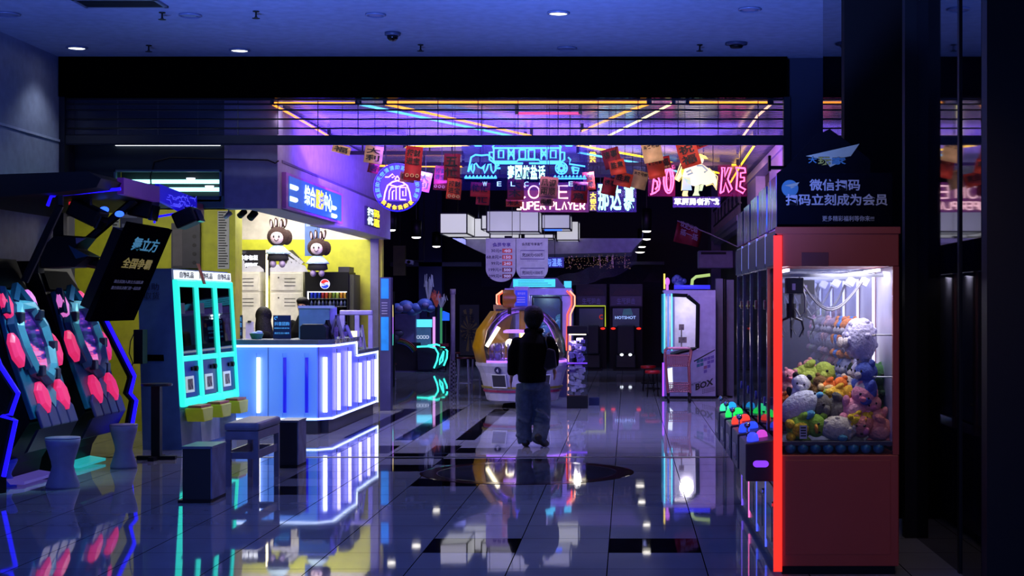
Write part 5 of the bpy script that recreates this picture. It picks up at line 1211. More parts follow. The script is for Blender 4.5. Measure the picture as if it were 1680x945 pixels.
t = thing('light_tube', 'blue light tube under the right lantern box', 'light tube', at(907, 377, 28.65)); mb = MB(); mb.cyl(at(893, 377, 28.65), at(922, 377, 28.65), .02, n=8); mb.build('tube', N_BLUE, t)
for px in (896, 919):
    mb = MB(); mb.cyl(at(px, 376.5, 28.65), at(px, 375.3, 28.65), .008, n=5); mb.build('clip', BLACKM, t)
tag(MB().box(*[v for pr in zip(at(832, 389.5, 28.9)-Vector((.05, 0, .04)), at(832, 389.5, 28.9)+Vector((.08, .12, .03))) for v in pr]).build('camera_block', BLACK), 'small black block hanging under the large lantern box', 'device')
BRD = mat('price board', '#9c96b4', .5); REDT = mat('price red', '#c03028', .5); PURT = mat('price purple', '#3a1e80', .5); WHT = mat('price white', '#e0dcea', .5)
def board(px0, px1, Y, label):
    t = thing('price_board', label, 'price board', at((px0+px1)/2, 463, Y)); cx = (px0+px1)/2; rr = (px1-px0)/2
    poly = [(px0, 391), (px0, 441)]+[(cx+rr*math.cos(PI-k*PI/16), 441+21.5*math.sin(k*PI/16)) for k in range(1, 16)]+[(px1, 441), (px1, 391)]
    mb = MB(); mb.prism([at(x, y, Y) for x, y in poly], (0, .05, 0)); mb.build('panel', BRD, t)
    for x in (px0+6, px1-6): hang(t, gx(x, Y), Y+.025, gz(391, Y), 5.2)
    return t
Y = 27.7; t = board(797, 846, Y, 'pale price board listing five prices with red tags')
ptxt(t, '会员专享', PURT, 808, 398, 838, 405, Y-.003, bold=.03)
for k, (a_, b_) in enumerate((('30元=', '40'), ('68.8元=', '150'), ('99元=', '240'), ('199元=', '500'), ('299元=', '900'))):
    y = 408+k*10.4; L_ = len(a_)*4.0
    ptxt(t, a_, mat('price dark', '#201840', .5), 822-L_, y+.5, 823, y+6.3, Y-.003, bold=.02)
    a = at(824, y+6.8, Y); b = at(840.5, y, Y); mb = MB(); mb.box(a.x, b.x, Y-.003, Y, a.z, b.z); mb.build('price_tag', REDT if k < 3 else mat('price maroon', '#6a1838', .5), t)
    ptxt(t, b_, WHT, 826.5, y+1.2, 838, y+5.8, Y-.005, bold=.03)
t = board(847, 899, Y, 'pale price board with two framed offers')
ptxt(t, '会员群专享套餐', mat('price dark', '#201840', .5), 856, 398, 891, 403, Y-.003, bold=.02)
for y, s_ in ((411, '充200元=500币'), (440, '充300元=1000币')):
    mb = MB(); mb.tube([at(854, y, Y-.004), at(893, y, Y-.004), at(893, y+14, Y-.004), at(854, y+14, Y-.004)], .006, 4, closed=True); mb.build('offer_frame', PURT, t)
    ptxt(t, s_, mat('price dark', '#201840', .5), 856.5, y+4, 891, y+10.5, Y-.003, bold=.02)
    ptxt(t, '限会员群专享', mat('price faint', '#6a6488', .5), 865, y+16, 882, y+18, Y-.003)
# blue scrolling sign
Y = 30.0; t = thing('led_sign', 'small blue scrolling light sign behind the price boards', 'sign', at(910, 431, Y))
a = at(895, 439, Y); b = at(925, 422, Y); mb = MB(); mb.box(a.x, b.x, Y, Y+.06, a.z, b.z); mb.build('panel', mat('led panel', '#060a30', .4, emit='#0818c0', es=.35), t)
ptxt(t, '与温柔', neon('led blue', '#5a7cff', 2.0), 897, 424, 922, 437, Y-.005, bold=.02); hang(t, (a.x+b.x)/2, Y+.03, b.z, 5.2)

# white bulkhead, bead curtain, gauze
Y = 31.5
mb = MB(); mb.prism([at(x, y, Y) for x, y in [(742, 391), (1055, 391), (1040, 408), (1036, 414), (800, 419), (778, 409)]], (0, 2.5, 0)); struct('trim_bulkhead', mb, mat('bulkhead render', '#aaa6c0', .6))
mb = MB(); mb.box(gx(640, 38), gx(790, 38), 38, 38.3, gz(437, 38), gz(430, 38)); mb.box(gx(1010, 38), gx(1090, 38), 38, 38.3, gz(434, 38), gz(429, 38)); struct('trim_rear_beam', mb, mat('rear beam', '#3c3a4a', .6))
random.seed(11); mb = MB()
for k in range(210):
    p = at(random.uniform(925, 1034), random.uniform(414, 441), random.uniform(32, 33.5)); mb.cbox(p, (.013, .013, .013), Matrix.Rotation(random.random(), 3, 'Z'))
    if k % 14 == 0: mb.cyl(p, (p.x, p.y, gz(413, 33)), .002, n=3)
o = tag(mb.build('bead_curtain', mat('bead glint', '#d8b090', .2, .4, emit='#ffc8a0', es=.10, var=.7, scale=30)), 'sparkling bead curtain hanging under the pale bulkhead', 'bead curtain', kind='stuff')  # faint emission puts the sparkle into the bead colour
mb = MB(); N = 14
for i in range(N+1):
    s_ = i/N; x = 1045-s_*165; yt = 400+62*s_**.6; 
    for v in range(4): mb.v.append(at(x, yt+v*(10-4*s_)+2*math.sin(i*1.7+v), 31.0+.2*math.sin(i*1.3)))
for i in range(N):
    for v in range(3): k = i*4+v; mb.face(k, k+1, k+5, k+4)
t = tag(mb.build('gauze_drape', clear('gauze', (.9, .9, .95), .02, .5, .14, (.35, .35, .5)), None, True), 'sheer grey gauze drape slung below the bulkhead', 'drape')
# pendant downlights
def pendant(px, py, Y, r, label, h=.3, zt=5.2, on=True):
    p = at(px, py, Y); t = thing('pendant_downlight', label, 'pendant lamp', p, 'cylinder pendants over the hall')
    mb = MB(); mb.lathe([(r, .0), (r, h), (r*.3, h+.02)], p, 16); mb.build('shade', BLACKM, t, True)
    mb = MB(); mb.lathe([(r*.95, .004), (r*.7, -.02), (.002, -.028)], p, 16); mb.build('lens', N_WHITE if not on else neon('pendant lens', '#fff8ec', 5), t, True)
    mb = MB(); mb.cyl(p+Vector((0, 0, h+.02)), (p.x, Y, zt), .008, n=5); mb.build('hanging_rod', BLACKM, t)
pendant(642, 377, 26.5, .085, 'pendant lamp beside the end of the lilac fascia')
pendant(683, 389, 28, .095, 'pendant lamp left of the lantern cluster, the second from the fascia')
pendant(716, 404, 33, .095, 'pendant lamp left of the lantern cluster, the lowest of three')
pendant(1061, 379, 28, .09, 'pendant lamp by the red flag, topmost of the column', .4)
pendant(1061, 392, 31.5, .09, 'pendant lamp by the red flag, second of the column', .4)
pendant(1053, 404.5, 35, .10, 'pendant lamp by the red flag, third of the column', .4)
pendant(1050, 413.5, 38, .13, 'wide pendant lamp by the red flag, lowest of the column', .3)
# ================================================================ HALL: CAPSULE MACHINE
Y = 23.9; cx = gx(857, Y); c_ = Vector((cx, Y, 0)); s_ = Y/F
t = thing('capsule_machine', 'round white and yellow capsule game machine under a clear dome', 'arcade machine', c_)
WB = mat('white lilac shell', '#b0aac4', .3)
mb = MB(); mb.lathe([(.52, .10), (.56, .12), (.67, .55), (.735, .66), (.74, .70), (.70, .72), (.66, .71)], c_, 20); mb.build('base_shell', WB, t)
mb = MB(); mb.lathe([(.32, 0), (.30, .05), (.12, .06), (.12, .10)], c_, 16); mb.build('foot', BLACKM, t)
mb = MB(); mb.lathe([(.602, .25), (.610, .25), (.618, .285), (.60, .285)], c_, 20); mb.build('stripe', mat('stripe red', '#902850', .4), t)
mb = MB(); mb.lathe([(.625, .31), (.633, .31), (.642, .34), (.62, .34)], c_, 20); mb.build('stripe', mat('stripe gold', '#8a7a28', .4), t)
for ang, num in ((-2.06, '4'), (-1.02, '6')):
    d = Vector((math.cos(ang), math.sin(ang), 0)); rx = Vector((-d.y, d.x, 0))
    up = Vector((d.x*.21, d.y*.21, 1)).normalized()
    p0 = c_+d*.70+Vector((0, 0, .60)); nrm = rx.cross(up)
    mb = MB(); mb.cyl(p0+nrm*.0, p0+nrm*.02, .055, n=20); mb.build('roundel', mat('roundel navy', '#181440', .4), t)
    txt(t, num, WHT, p0+nrm*.022-rx*.02-up*.03, .04, .06, xd=rx, up=up)
    p1 = c_+d*.64+Vector((0, 0, .44)); mb = MB(); mb.prism([p1-rx*.12-up*.10, p1+rx*.12-up*.10, p1+rx*.12+up*.09, p1-rx*.12+up*.09], nrm*.03); h_ = mb.build('hatch', mat('hatch grey', '#2c2a34', .3), t)
    mb = MB(); mb.tube([p1-rx*.125-up*.105+nrm*.03, p1+rx*.125-up*.105+nrm*.03, p1+rx*.125+up*.095+nrm*.03, p1-rx*.125+up*.095+nrm*.03], .012, 5, closed=True); mb.build('hatch_frame', WHITE, h_)
mb = MB(); mb.tube(arc(c_+Vector((0, 0, .725)), .70, 0, 2*PI, 40, (1, 0, 0), (0, 1, 0))[:-1], .018, 6, closed=True); lab(mb.build('light_ring', neon('violet ring', '#a060ff', 2.2), t), 'violet light ring')
mb = MB(); pr = [(.68, .73), (.69, .85), (.66, 1.05), (.56, 1.28), (.40, 1.46), (.2, 1.56), (.02, 1.59)]; mb.lathe(pr, c_, 28); lab(mb.build('dome', clear('dome acrylic', (.95, .95, 1), .10, .02, .02), t, True), 'clear dome')
mb = MB(); n = 12; vs = []
for i, (r, z) in enumerate([(.72, .70), (.78, .95), (.72, 1.2), (.5, 1.5)]):
    for j in range(n+1):
        a = PI*.62+PI*.62*j/n; vs.append(c_+Vector((r*math.cos(a), r*math.sin(a), z)))
mb.add(vs, [(i*(n+1)+j, i*(n+1)+j+1, (i+1)*(n+1)+j+1, (i+1)*(n+1)+j) for i in range(3) for j in range(n)]); lab(mb.build('rear_shell', mat('yellow shell', '#b08010', .35), t, True, solid=.02), 'yellow shell')
mb = MB(); mb.tube([c_+Vector((-.55, -.1, .95)), c_+Vector((-.36, -.12, 1.25))], .03, 8); mb.build('light_tube', N_WARM, t)
mb = MB(); mb.lathe([(.30, 1.16), (.30, 1.19), (.25, 1.21)], c_, 24); mb.build('lit_ring_plate', neon('lilac plate', '#c080ff', 1.4), t)
mb = MB(); mb.cyl(c_+Vector((0, 0, .72)), c_+Vector((0, 0, 1.5)), .05, n=12); mb.build('center_post', mat('yellow post', '#a88820', .4), t)
mb = MB()
for k in range(10):
    a = 2*PI*k/10; mb.cyl(c_+Vector((.45*math.cos(a), .45*math.sin(a), .73)), c_+Vector((.45*math.cos(a), .45*math.sin(a), 1.0)), .07, n=10)
mb.build('capsule_tube', clear('tube acrylic', (.8, .8, 1), .15, .05, .06, (.6, .5, .9)), t)
mb = MB()
for k in range(10):
    a = 2*PI*k/10
    for z in (.80, .93): mb.ell(c_+Vector((.45*math.cos(a), .45*math.sin(a), z)), .055, nu=8, nv=6)
mb.build('capsules', mat('capsule mix', '#b8a0d0', .3, var=.6, scale=6), t, True)
mb = MB(); mb.ell(c_+Vector((-.18, -.2, 1.0)), .07); mb.build('bulb', N_WARM, t, True)
lamp('capsule_lamp', 'POINT', c_+Vector((0, -.1, 1.12)), 26, (1, .85, .7), radius=.08)
p = at(835, 490, Y); mb = MB(); mb.cyl(p+Vector((-.1, .1, 0)), p+Vector((.12, .1, 0)), .14, n=20); lab(mb.build('drum', mat('drum gold', '#a8721c', .35), t, True, bevel=.01), 'gold drum')
a = at(843, 505, Y); b = at(868, 470, Y); mb = MB(); mb.box(a.x, b.x, Y-.02, Y+.12, a.z, b.z); sc_ = mb.build('sign_case', WB, t, bevel=.02)
mb = MB(); mb.box(a.x+.025, b.x-.025, Y-.028, Y-.021, a.z+.03, b.z-.06); mb.build('screen', mat('sign screen', '#1830a0', .3, emit='#2038d8', es=.6), sc_)
txt(sc_, '操作说明', WHT, (a.x+.06, Y-.030, b.z-.13), .12, .04, depth=.002)
mb = MB()
for k in range(3): mb.box(a.x+.05, b.x-.06, Y-.031, Y-.029, b.z-.18-k*.035, b.z-.168-k*.035)
mb.build('print', WHT, sc_)
mb = MB(); mb.box(cx-.03, cx+.03, Y+.0, Y+.06, 1.585, a.z); mb.box(gx(832, Y), gx(838, Y), Y+.1, Y+.14, 1.45, p.z-.13); mb.build('sign_post', BLACKM, t)

# claw machine with orange neon chevrons, behind
Y = 26.4; a = at(828, 660, Y); b = at(938, 478, Y); t = thing('neon_claw_machine', 'tall claw machine with turquoise header and orange neon chevrons behind the capsule machine', 'claw machine', ((a.x+b.x)/2, Y+.4, 0))
mb = MB(); mb.box(a.x, b.x, Y, Y+.9, 0, gz(575, Y)); mb.build('lower_body', mat('indigo body', '#2a2858', .3), t)
PALE = mat('pale lilac frame', '#9088b8', .35, emit='#6a60a0', es=.12)
for (x0, x1, z0, z1, nm) in ((a.x, gx(872, Y), gz(575, Y), gz(475, Y), 'upright'), (gx(922, Y), b.x, gz(575, Y), gz(475, Y), 'upright'), (a.x, b.x, gz(484, Y), gz(474, Y)+.01, 'top_bar')):
    mb = MB(); mb.box(x0, x1, Y, Y+.1, z0+.001, z1-(0 if nm == 'top_bar' else .11)); mb.build(nm, PALE, t)
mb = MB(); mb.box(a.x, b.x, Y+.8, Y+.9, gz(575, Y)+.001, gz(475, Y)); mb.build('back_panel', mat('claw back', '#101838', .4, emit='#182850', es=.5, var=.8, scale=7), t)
mb = MB(); mb.box(gx(872, Y)+.005, gx(922, Y)-.005, Y+.02, Y+.026, gz(574, Y), gz(485, Y)); mb.build('window', GLASS, t)
random.seed(5); mb = MB()
for k in range(26): mb.ell((random.uniform(a.x+.45, b.x-.2), Y+random.uniform(.2, .7), gz(575, Y)+.08+random.uniform(0, .5)), .085, nu=8, nv=6)
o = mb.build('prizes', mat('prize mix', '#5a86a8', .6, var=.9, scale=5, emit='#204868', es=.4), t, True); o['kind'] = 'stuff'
mb = MB(); mb.tube([(gx(874, Y), Y-.01, gz(572, Y)), (gx(874, Y), Y-.01, gz(488, Y)), (gx(918, Y), Y-.01, gz(488, Y)), (gx(921, Y), Y-.01, gz(495, Y)), (gx(921, Y), Y-.01, gz(565, Y)), (gx(916, Y), Y-.01, gz(572, Y))], .02, 5); mb.build('window_trim', BLACKM, t)
z0, z1 = gz(473, Y)+.003, gz(456, Y); mb = MB(); mb.prism([(gx(836, Y), Y, z0), (gx(928, Y), Y, z0), (gx(914, Y), Y, z1), (gx(842, Y), Y, z1)], (0, .4, 0)); h_ = mb.build('header', mat('header dark', '#0a2230', .3), t)
mb = MB(); mb.box(gx(842, Y), gx(911, Y), Y-.01, Y-.002, z0+.02, z1-.02); lab(mb.build('lit_panel', mat('header cyan', '#30a8b0', .3, emit='#38d8e8', es=.95, var=.3, scale=10), h_), 'turquoise lit panel')
mb = MB()
for k in range(3): mb.box(gx(850, Y), gx(905-6*k, Y), Y-.014, Y-.011, z0+.05+.035*k, z0+.058+.035*k)
mb.build('print', mat('header print', '#0c4050', .4), h_)
mb = MB(); mb.box(gx(925, Y), gx(937, Y), Y+.1, Y+.15, gz(474, Y)+.02, gz(461, Y)); mb.build('side_lamp', neon('cyan lamp', '#40c8ff', 1.2), t)
NR = neon('orange red', '#ff4a22', 2.6); NPKL = neon('pale orange', '#ff9a78', 2.2)
for dx, m_ in ((0, NR), (5, NPKL)):
    mb = MB(); mb.tube([(gx(827-dx*.8, Y), Y-.03, gz(510, Y)), (gx(819-dx*.8, Y), Y-.03, gz(497, Y)), (gx(819-dx*.8, Y), Y-.03, gz(484, Y)), (gx(829-dx*.8, Y), Y-.03, gz(477, Y))], .014, 6); mb.build('neon_chevron', m_, t)
    mb = MB(); mb.tube([(gx(930+dx, Y), Y-.03, gz(477, Y)), (gx(938+dx, Y), Y-.03, gz(486, Y)), (gx(938+dx, Y), Y-.03, gz(500, Y)), (gx(931+dx, Y), Y-.03, gz(516, Y)), (gx(930+dx, Y), Y-.03, gz(575, Y))], .014, 6); mb.build('neon_chevron', m_, t)
mb = MB(); mb.tube([(gx(932, Y), Y-.03, gz(576, Y)), (gx(932, Y), Y-.03, gz(650, Y))], .016, 6); mb.build('light_strip', neon('mixed strip', '#ffb0a0', 1.8), t)
lamp('claw_lamp', 'POINT', ((a.x+b.x)/2+.1, Y+.4, gz(486, Y)), 7, (.6, .9, 1), radius=.08)
# gold crate under the drum
a = at(811, 520, 25.2); b = at(842, 502, 25.2); t = thing('gold_cabinet', 'gold framed cabinet behind the yellow dome shell', 'cabinet', ((a.x+b.x)/2, 25.4, 0))
mb = MB(); mb.box(a.x, b.x, 25.2, 25.7, 0, b.z); mb.build('body', mat('bronze body', '#3a2c14', .4), t)
mb = MB(); mb.box(a.x-.015, b.x+.015, 25.18, 25.199, b.z-.05, b.z+.02); mb.box(a.x-.01, a.x+.025, 25.18, 25.199, .4, b.z-.051); mb.build('trim', mat('gold trim', '#a8862c', .4), t)
# small clear prize tower
Y = 23.5; a = at(930, 670, Y); b = at(964, 535, Y); t = thing('prize_tower', 'clear prize tower of white parcels on a black base, right of the walking person', 'display case', ((a.x+b.x)/2, Y+.16, 0))
mb = MB(); mb.box(a.x, b.x, Y, Y+.32, 0, gz(650, Y)); mb.build('base', BLACK, t)
mb = MB(); mb.box(a.x, b.x, Y, Y+.32, gz(548, Y), b.z); mb.build('top_box', BLACK, t)
mb = MB(); zA, zB = gz(650, Y)+.001, gz(548, Y)-.001
for q in ((a.x, b.x, Y, Y+.004), (a.x, a.x+.004, Y+.005, Y+.32), (b.x-.004, b.x, Y+.005, Y+.32)): mb.box(*q, zA, zB)
mb.build('glass_case', GLASS, t)
mb = MB(); mb.box(a.x+.005, b.x-.005, Y+.005, Y+.31, gz(596, Y)-.01, gz(596, Y)); mb.build('shelf', neon('violet shelf', '#7a40ff', 1.0), t)
mb = MB(); mb.box(a.x+.03, b.x-.03, Y+.05, Y+.25, zB-.015, zB-.001); mb.build('lamp_panel', N_WARM, t)
random.seed(9)
for (zlo, zhi, n, nm, m_) in ((zA, gz(596, Y)-.02, 34, 'parcels', mat('parcel white', '#a09ca8', .7, var=.3, scale=12)), (gz(596, Y), zB-.05, 16, 'parcels', mat('parcel lilac', '#8a78c0', .6, var=.6, scale=12))):
    mb = MB()
    for k in range(n): mb.cbox((random.uniform(a.x+.06, b.x-.06), Y+random.uniform(.07, .25), zlo+.04+(zhi-zlo-.06)*k/n), (.10, .07, .05), Matrix.Rotation(random.uniform(0, 3), 3, 'Z') @ Matrix.Rotation(random.uniform(-.4, .4), 3, 'X'))
    o = mb.build(nm, m_, t); o['kind'] = 'stuff'
lamp('tower_lamp', 'POINT', ((a.x+b.x)/2, Y+.12, zB-.06), 12, (1, .92, .84), radius=.05)
mb = MB(); mb.box(gx(966, 24.2), gx(983, 24.2), 24.2, 24.45, 0, .12); tag(mb.build('floor_crate', mat('blue crate', '#10184a', .4)), 'low dark blue crate on the floor right of the prize tower', 'crate')

# ================================================================ LEFT BACK: CLOUD BOOTH
Y = 36.5
t = thing('cloud_booth', 'cloud and rainbow booth machine with turquoise neon counter', 'arcade machine', (gx(690, Y), Y+.5, 0))
mb = MB(); a = at(648, 608, Y); b = at(682, 515, Y); mb.box(a.x, b.x, Y, Y+.9, 0, b.z); mb.build('body', mat('booth lilac', '#7068a0', .5), t)
mb = MB(); mb.prism([at(x, y, Y-.02) for x, y in [(646, 562), (690, 562), (694, 608), (646, 608)]], (0, .018, 0)); mb.build('lower_panel', mat('booth dark', '#0c0c16', .5), t)
CB = mat('cloud blue', '#5468a8', .5); CB2 = mat('cloud mauve', '#7a709c', .5)
mb = MB()
for (x, y, r) in ((652, 506, 11), (666, 503, 13), (683, 506, 11), (697, 500, 13), (706, 506, 8), (676, 511, 9)):
    p = at(x, y, Y-.1); mb.ell(p, (r*Y/F, .12, r*Y/F*.8))
mb.build('cloud', CB, t, True)
for (x, y, r) in ((656, 507, 7), (668, 505, 8), (698, 501, 6)):
    p = at(x, y, Y-.2); mb = MB(); mb.ell(p, (r*Y/F, .06, r*Y/F*.8)); mb.build('cloud_face', CB2, t, True)
for k, hx in enumerate(('#7a2020', '#8a6a20', '#2a6a3a', '#243a7a')):
    mb = MB(); mb.tube(arc(at(652, 592, Y-.06), (36-k*2.4)*Y/F, PI*.16, PI*.5, 10), .017, 5); mb.build('rainbow_band', mat('rainbow '+hx, hx, .5), t)
for (x, y, r) in ((653, 548, 8), (660, 540, 5)):
    pass
mb = MB(); mb.ell(at(653, 547, Y-.05), (.14, .06, .09)); mb.ell(at(648, 553, Y-.05), (.12, .06, .14)); mb.build('toadstool', mat('toadstool', '#3c3850', .5), t, True)
# lit window part
a = at(683, 576, Y+.2); b = at(709, 524, Y+.2); mb = MB(); mb.box(a.x, b.x, Y+.2, Y+.9, 0, b.z); mb.build('side_cabinet', mat('booth navy', '#141a36', .4), t)
mb = MB(); mb.box(a.x, b.x, Y+.18, Y+.199, gz(537, Y), b.z); lab(mb.build('lit_header', neon('aqua header', '#58d8ff', 1.3), t), 'turquoise lit header')
mb = MB(); mb.box(a.x, b.x-.03, Y+.18, Y+.199, gz(574, Y), gz(538, Y)); mb.build('screen', mat('booth screen', '#304060', .3, emit='#3a6090', es=.6, var=.9, scale=6), t)
mb = MB()
for k in range(4): mb.tube(arc(at(686+k*5, 553, Y+.16), .035, 0, 2*PI, 8)[:-1], .012, 4, closed=True)
mb.build('ring_row', mat('ring white', '#b8c0d0', .4, emit='#c0d0f0', es=.6), t)
mb = MB(); mb.box(gx(709, Y), gx(712.5, Y), Y+.1, Y+.2, gz(572, Y), gz(520, Y)); mb.build('light_strip', neon('soft pink strip', '#d898e8', 1.2), t)
mb = MB(); mb.box(gx(721, Y), gx(724, Y), Y+.1, Y+.2, gz(575, Y), gz(505, Y)); mb.build('light_strip', neon('soft green strip', '#40a870', .6), t)
mb = MB(); mb.tube([at(x, y, Y-.3) for x, y in [(684, 569), (702, 568), (714, 571), (719, 580), (717, 592), (712, 604)]], .02, 6); mb.tube([at(x, y, Y-.3) for x, y in [(702, 567), (716, 565), (728, 569), (734, 576), (733, 588), (728, 600)]], .02, 6); mb.tube([at(x, y, Y-.31) for x, y in [(728, 576), (722, 590), (721, 598), (726, 592), (728, 576)]], .02, 6); lab(mb.build('neon_outline', N_CYAN, t), 'turquoise neon outline')
mb = MB(); mb.prism([at(x, y, Y-.28) for x, y in [(684, 570), (714, 572), (718, 581), (716, 593), (711, 606), (686, 607)]], (0, .27, 0)); mb.build('counter', mat('booth counter', '#181c30', .4), t)
mb = MB(); mb.prism([at(x, y, Y-.26) for x, y in [(719, 574), (732, 576), (731, 588), (727, 601), (714, 606), (719, 592)]], (0, .2, 0)); mb.build('counter_end', mat('booth teal', '#0f4450', .3), t)
mb = MB(); mb.box(gx(722, Y-.4), gx(736, Y-.4), Y-.42, Y-.3, gz(568, Y), gz(563, Y)); mb.box(gx(719, Y-.4), gx(733, Y-.4), Y-.42, Y-.3, gz(572, Y), gz(570, Y)); mb.build('button_shelf', mat('shelf red', '#802028', .4), t)
t = thing('screen_arm', 'small blue lit screen beside the cloud booth', 'screen', at(731, 519, 36.9)); mb = MB(); mb.prism([at(x, y, 36.9) for x, y in [(724, 513), (727, 510), (737, 514), (737, 526), (725, 526)]], (0, .06, 0)); mb.build('panel', neon('screen blue', '#1a60ff', 1.1), t)
mb = MB(); mb.cyl(at(731, 526.5, 36.95), at(731, 526.5, 36.95)*1, .01, n=4) if False else mb.box(gx(730, 37), gx(732, 37), 37.0, 37.05, 0, gz(520, 37)); mb.build('post', BLACKM, t)
random.seed(4)
for k, (x, y, h, lbl) in enumerate(((703, 498, 50, 'tall silver tinsel spray on top of the cloud'), (716, 505, 30, 'short tinsel spray with red strands beside the tall one'), (724, 507, 26, 'short silver tinsel spray at the right end of the cloud'))):
    p = at(x, y, Y+.3); t = thing('tinsel_spray', lbl, 'tinsel', p)
    mb = MB(); hh = h*Y/F
    for j in range(16):
        a = random.uniform(0, 6.28); r_ = random.uniform(.03, .11); mb.tube([p, p+Vector((math.cos(a)*r_, math.sin(a)*r_, hh*.5)), p+Vector((math.cos(a)*r_*1.2, math.sin(a)*r_*1.2, hh*random.uniform(.7, 1))), p+Vector((math.cos(a)*r_*1.5, math.sin(a)*r_*1.5, hh*.55))], .008, 4)
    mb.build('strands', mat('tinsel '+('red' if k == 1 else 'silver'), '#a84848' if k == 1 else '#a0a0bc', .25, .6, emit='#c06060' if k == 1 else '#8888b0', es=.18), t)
    mb = MB(); mb.cyl((p.x, p.y, gz(520, Y) if k == 0 else gz(523, Y)), p+Vector((0, 0, .02)), .03, n=8); mb.build('holder', BLACKM, t)
# framed lit screen next to the kiosk end
Y = 29.5; t = thing('lit_frame_screen', 'upright screen framed by a rainbow light line near the lilac post', 'screen', (gx(637, Y), Y, 0))
a = at(628, 566, Y); b = at(644, 502, Y); mb = MB(); mb.box(a.x, b.x, Y, Y+.3, 0, gz(478, Y)); mb.build('cabinet', BLACK, t)
mb = MB(); mb.box(a.x, b.x-.03, Y-.01, Y-.001, a.z, b.z); mb.build('screen', mat('frame screen', '#101c1c', .3, emit='#2a5a5a', es=.35, var=.9, scale=4), t)
mb = MB(); mb.box(a.x, b.x-.02, Y-.01, Y-.001, gz(500, Y), gz(479, Y)); mb.build('header', mat('red header', '#702020', .3, emit='#ff5040', es=.7, var=.7, scale=9), t)
mb = MB(); mb.tube([at(630, 501, Y-.03), at(644, 501, Y-.03), at(644, 520, Y-.03)], .014, 5); mb.build('light_line', neon('frame yellow', '#ffe28a', 1.8), t)
mb = MB(); mb.tube([at(644, 520, Y-.03), at(644, 548, Y-.03)], .014, 5); mb.build('light_line', neon('frame violet', '#b878ff', 1.8), t)
mb = MB(); mb.tube([at(644, 548, Y-.03), at(644, 566, Y-.03), at(632, 566, Y-.03)], .014, 5); mb.build('light_line', neon('frame teal', '#58e0c8', 1.6), t)
# white pole
Y = 28.6; p = Vector((gx(743, Y), Y, 0)); t = thing('striped_pole', 'slim white pole with a chequered foot behind the bar stools', 'pole', p); zt_ = gz(474, Y)
mb = MB(); mb.cyl(p+Vector((0, 0, .56)), p+Vector((0, 0, zt_-.1)), .045, n=14); mb.build('shaft', mat('pole white', '#a8a0b8', .4), t, True)
mb = MB(); mb.cyl(p+Vector((0, 0, zt_-.099)), p+Vector((0, 0, zt_)), .055, n=14); mb.build('cap', mat('pole white', '#a8a0b8', .4), t, True)
CHK = bpy.data.materials.new('pole chequer'); CHK.use_nodes = True; nt = CHK.node_tree; ck = nt.nodes.new('ShaderNodeTexChecker'); ck.inputs['Scale'].default_value = 26; ck.inputs[1].default_value = (.5, .5, .6, 1); ck.inputs[2].default_value = (.03, .03, .05, 1)
tc = nt.nodes.new('ShaderNodeTexCoord'); nt.links.new(tc.outputs['Object'], ck.inputs['Vector']); nt.links.new(ck.outputs[0], nt.nodes['Principled BSDF'].inputs['Base Color'])
mb = MB(); mb.lathe([(.14, 0), (.13, .02), (.05, .03), (.05, .559)], p, 14); mb.build('foot', CHK, t, True)
# sunburst banner
Y = 39.0; t = thing('sunburst_banner', 'upright dark banner with yellow rays far behind the striped pole', 'banner', (gx(770, Y), Y, 0)); a = at(754, 583, Y); b = at(786, 500, Y)
mb = MB(); mb.box(a.x, b.x, Y, Y+.04, a.z, b.z); mb.build('panel', mat('banner dark', '#14100c', .5), t)
mb = MB(); c0 = (a+b)/2
for k in range(14):
    a1 = 2*PI*k/14; a2 = a1+.2; L_ = .32 if abs(math.cos(a1)) > .5 else .55
    mb.add([c0+Vector((0, -.01, 0)), c0+Vector((L_*.7*math.cos(a1), -.01, L_*math.sin(a1))), c0+Vector((L_*.7*math.cos(a2), -.01, L_*math.sin(a2)))], [(0, 1, 2)])
mb.build('rays', mat('banner yellow', '#6a5410', .5), t)
for ch, x, y in (('好', 761, 514), ('运', 761, 540), ('连', 773, 514), ('连', 773, 540)): ptxt(t, ch, INK, x-4, y, x+5, y+18, Y-.02, bold=.02)
mb = MB(); mb.box(a.x+.05, a.x+.09, Y+.041, Y+.08, 0, b.z-.2); mb.box(b.x-.09, b.x-.05, Y+.041, Y+.08, 0, b.z-.2); mb.build('post', BLACKM, t)
# blue pillar and camera on the left of the hall
mb = MB(); mb.box(gx(668, 36), gx(708, 36), 38.0, 38.5, 0, 5.2); struct('wall_blue_pier', mb, mat('pier blue', '#0c1040', .6))
mb = MB(); mb.box(gx(645, 33), gx(665, 33), 33, 33.1, gz(452, 33), gz(403, 33)); t = thing('wall_sign_panel', 'plain olive yellow panel high on the left behind the lilac post', 'panel', (gx(655, 33), 33, 3)); mb.build('panel', mat('olive yellow', '#4a4a18', .5), t)
mb = MB(); mb.box(gx(654, 33), gx(656, 33), 33.1, 33.2, gz(440, 33), 5.2); mb.build('hanging_post', BLACKM, t)
p = at(672, 430, 32); t = thing('security_camera', 'white security camera on a bracket left of the lantern cluster', 'camera', p)
mb = MB(); mb.cbox(p, (.16, .2, .09), Matrix.Rotation(.15, 3, 'Y')); mb.build('housing', mat('camera grey', '#6a6878', .4), t, bevel=.01)
mb = MB(); mb.cyl(p+Vector((0, -.1, 0)), p+Vector((0, -.12, 0)), .035, n=12); mb.build('lens', GLOSSB, t)
mb = MB(); mb.tube([p+Vector((.06, 0, .03)), p+Vector((.3, 0, .02)), p+Vector((.3, 0, .1)), (p.x+.3, 32, 5.2)], .015, 6); mb.build('bracket', BLACKM, t)

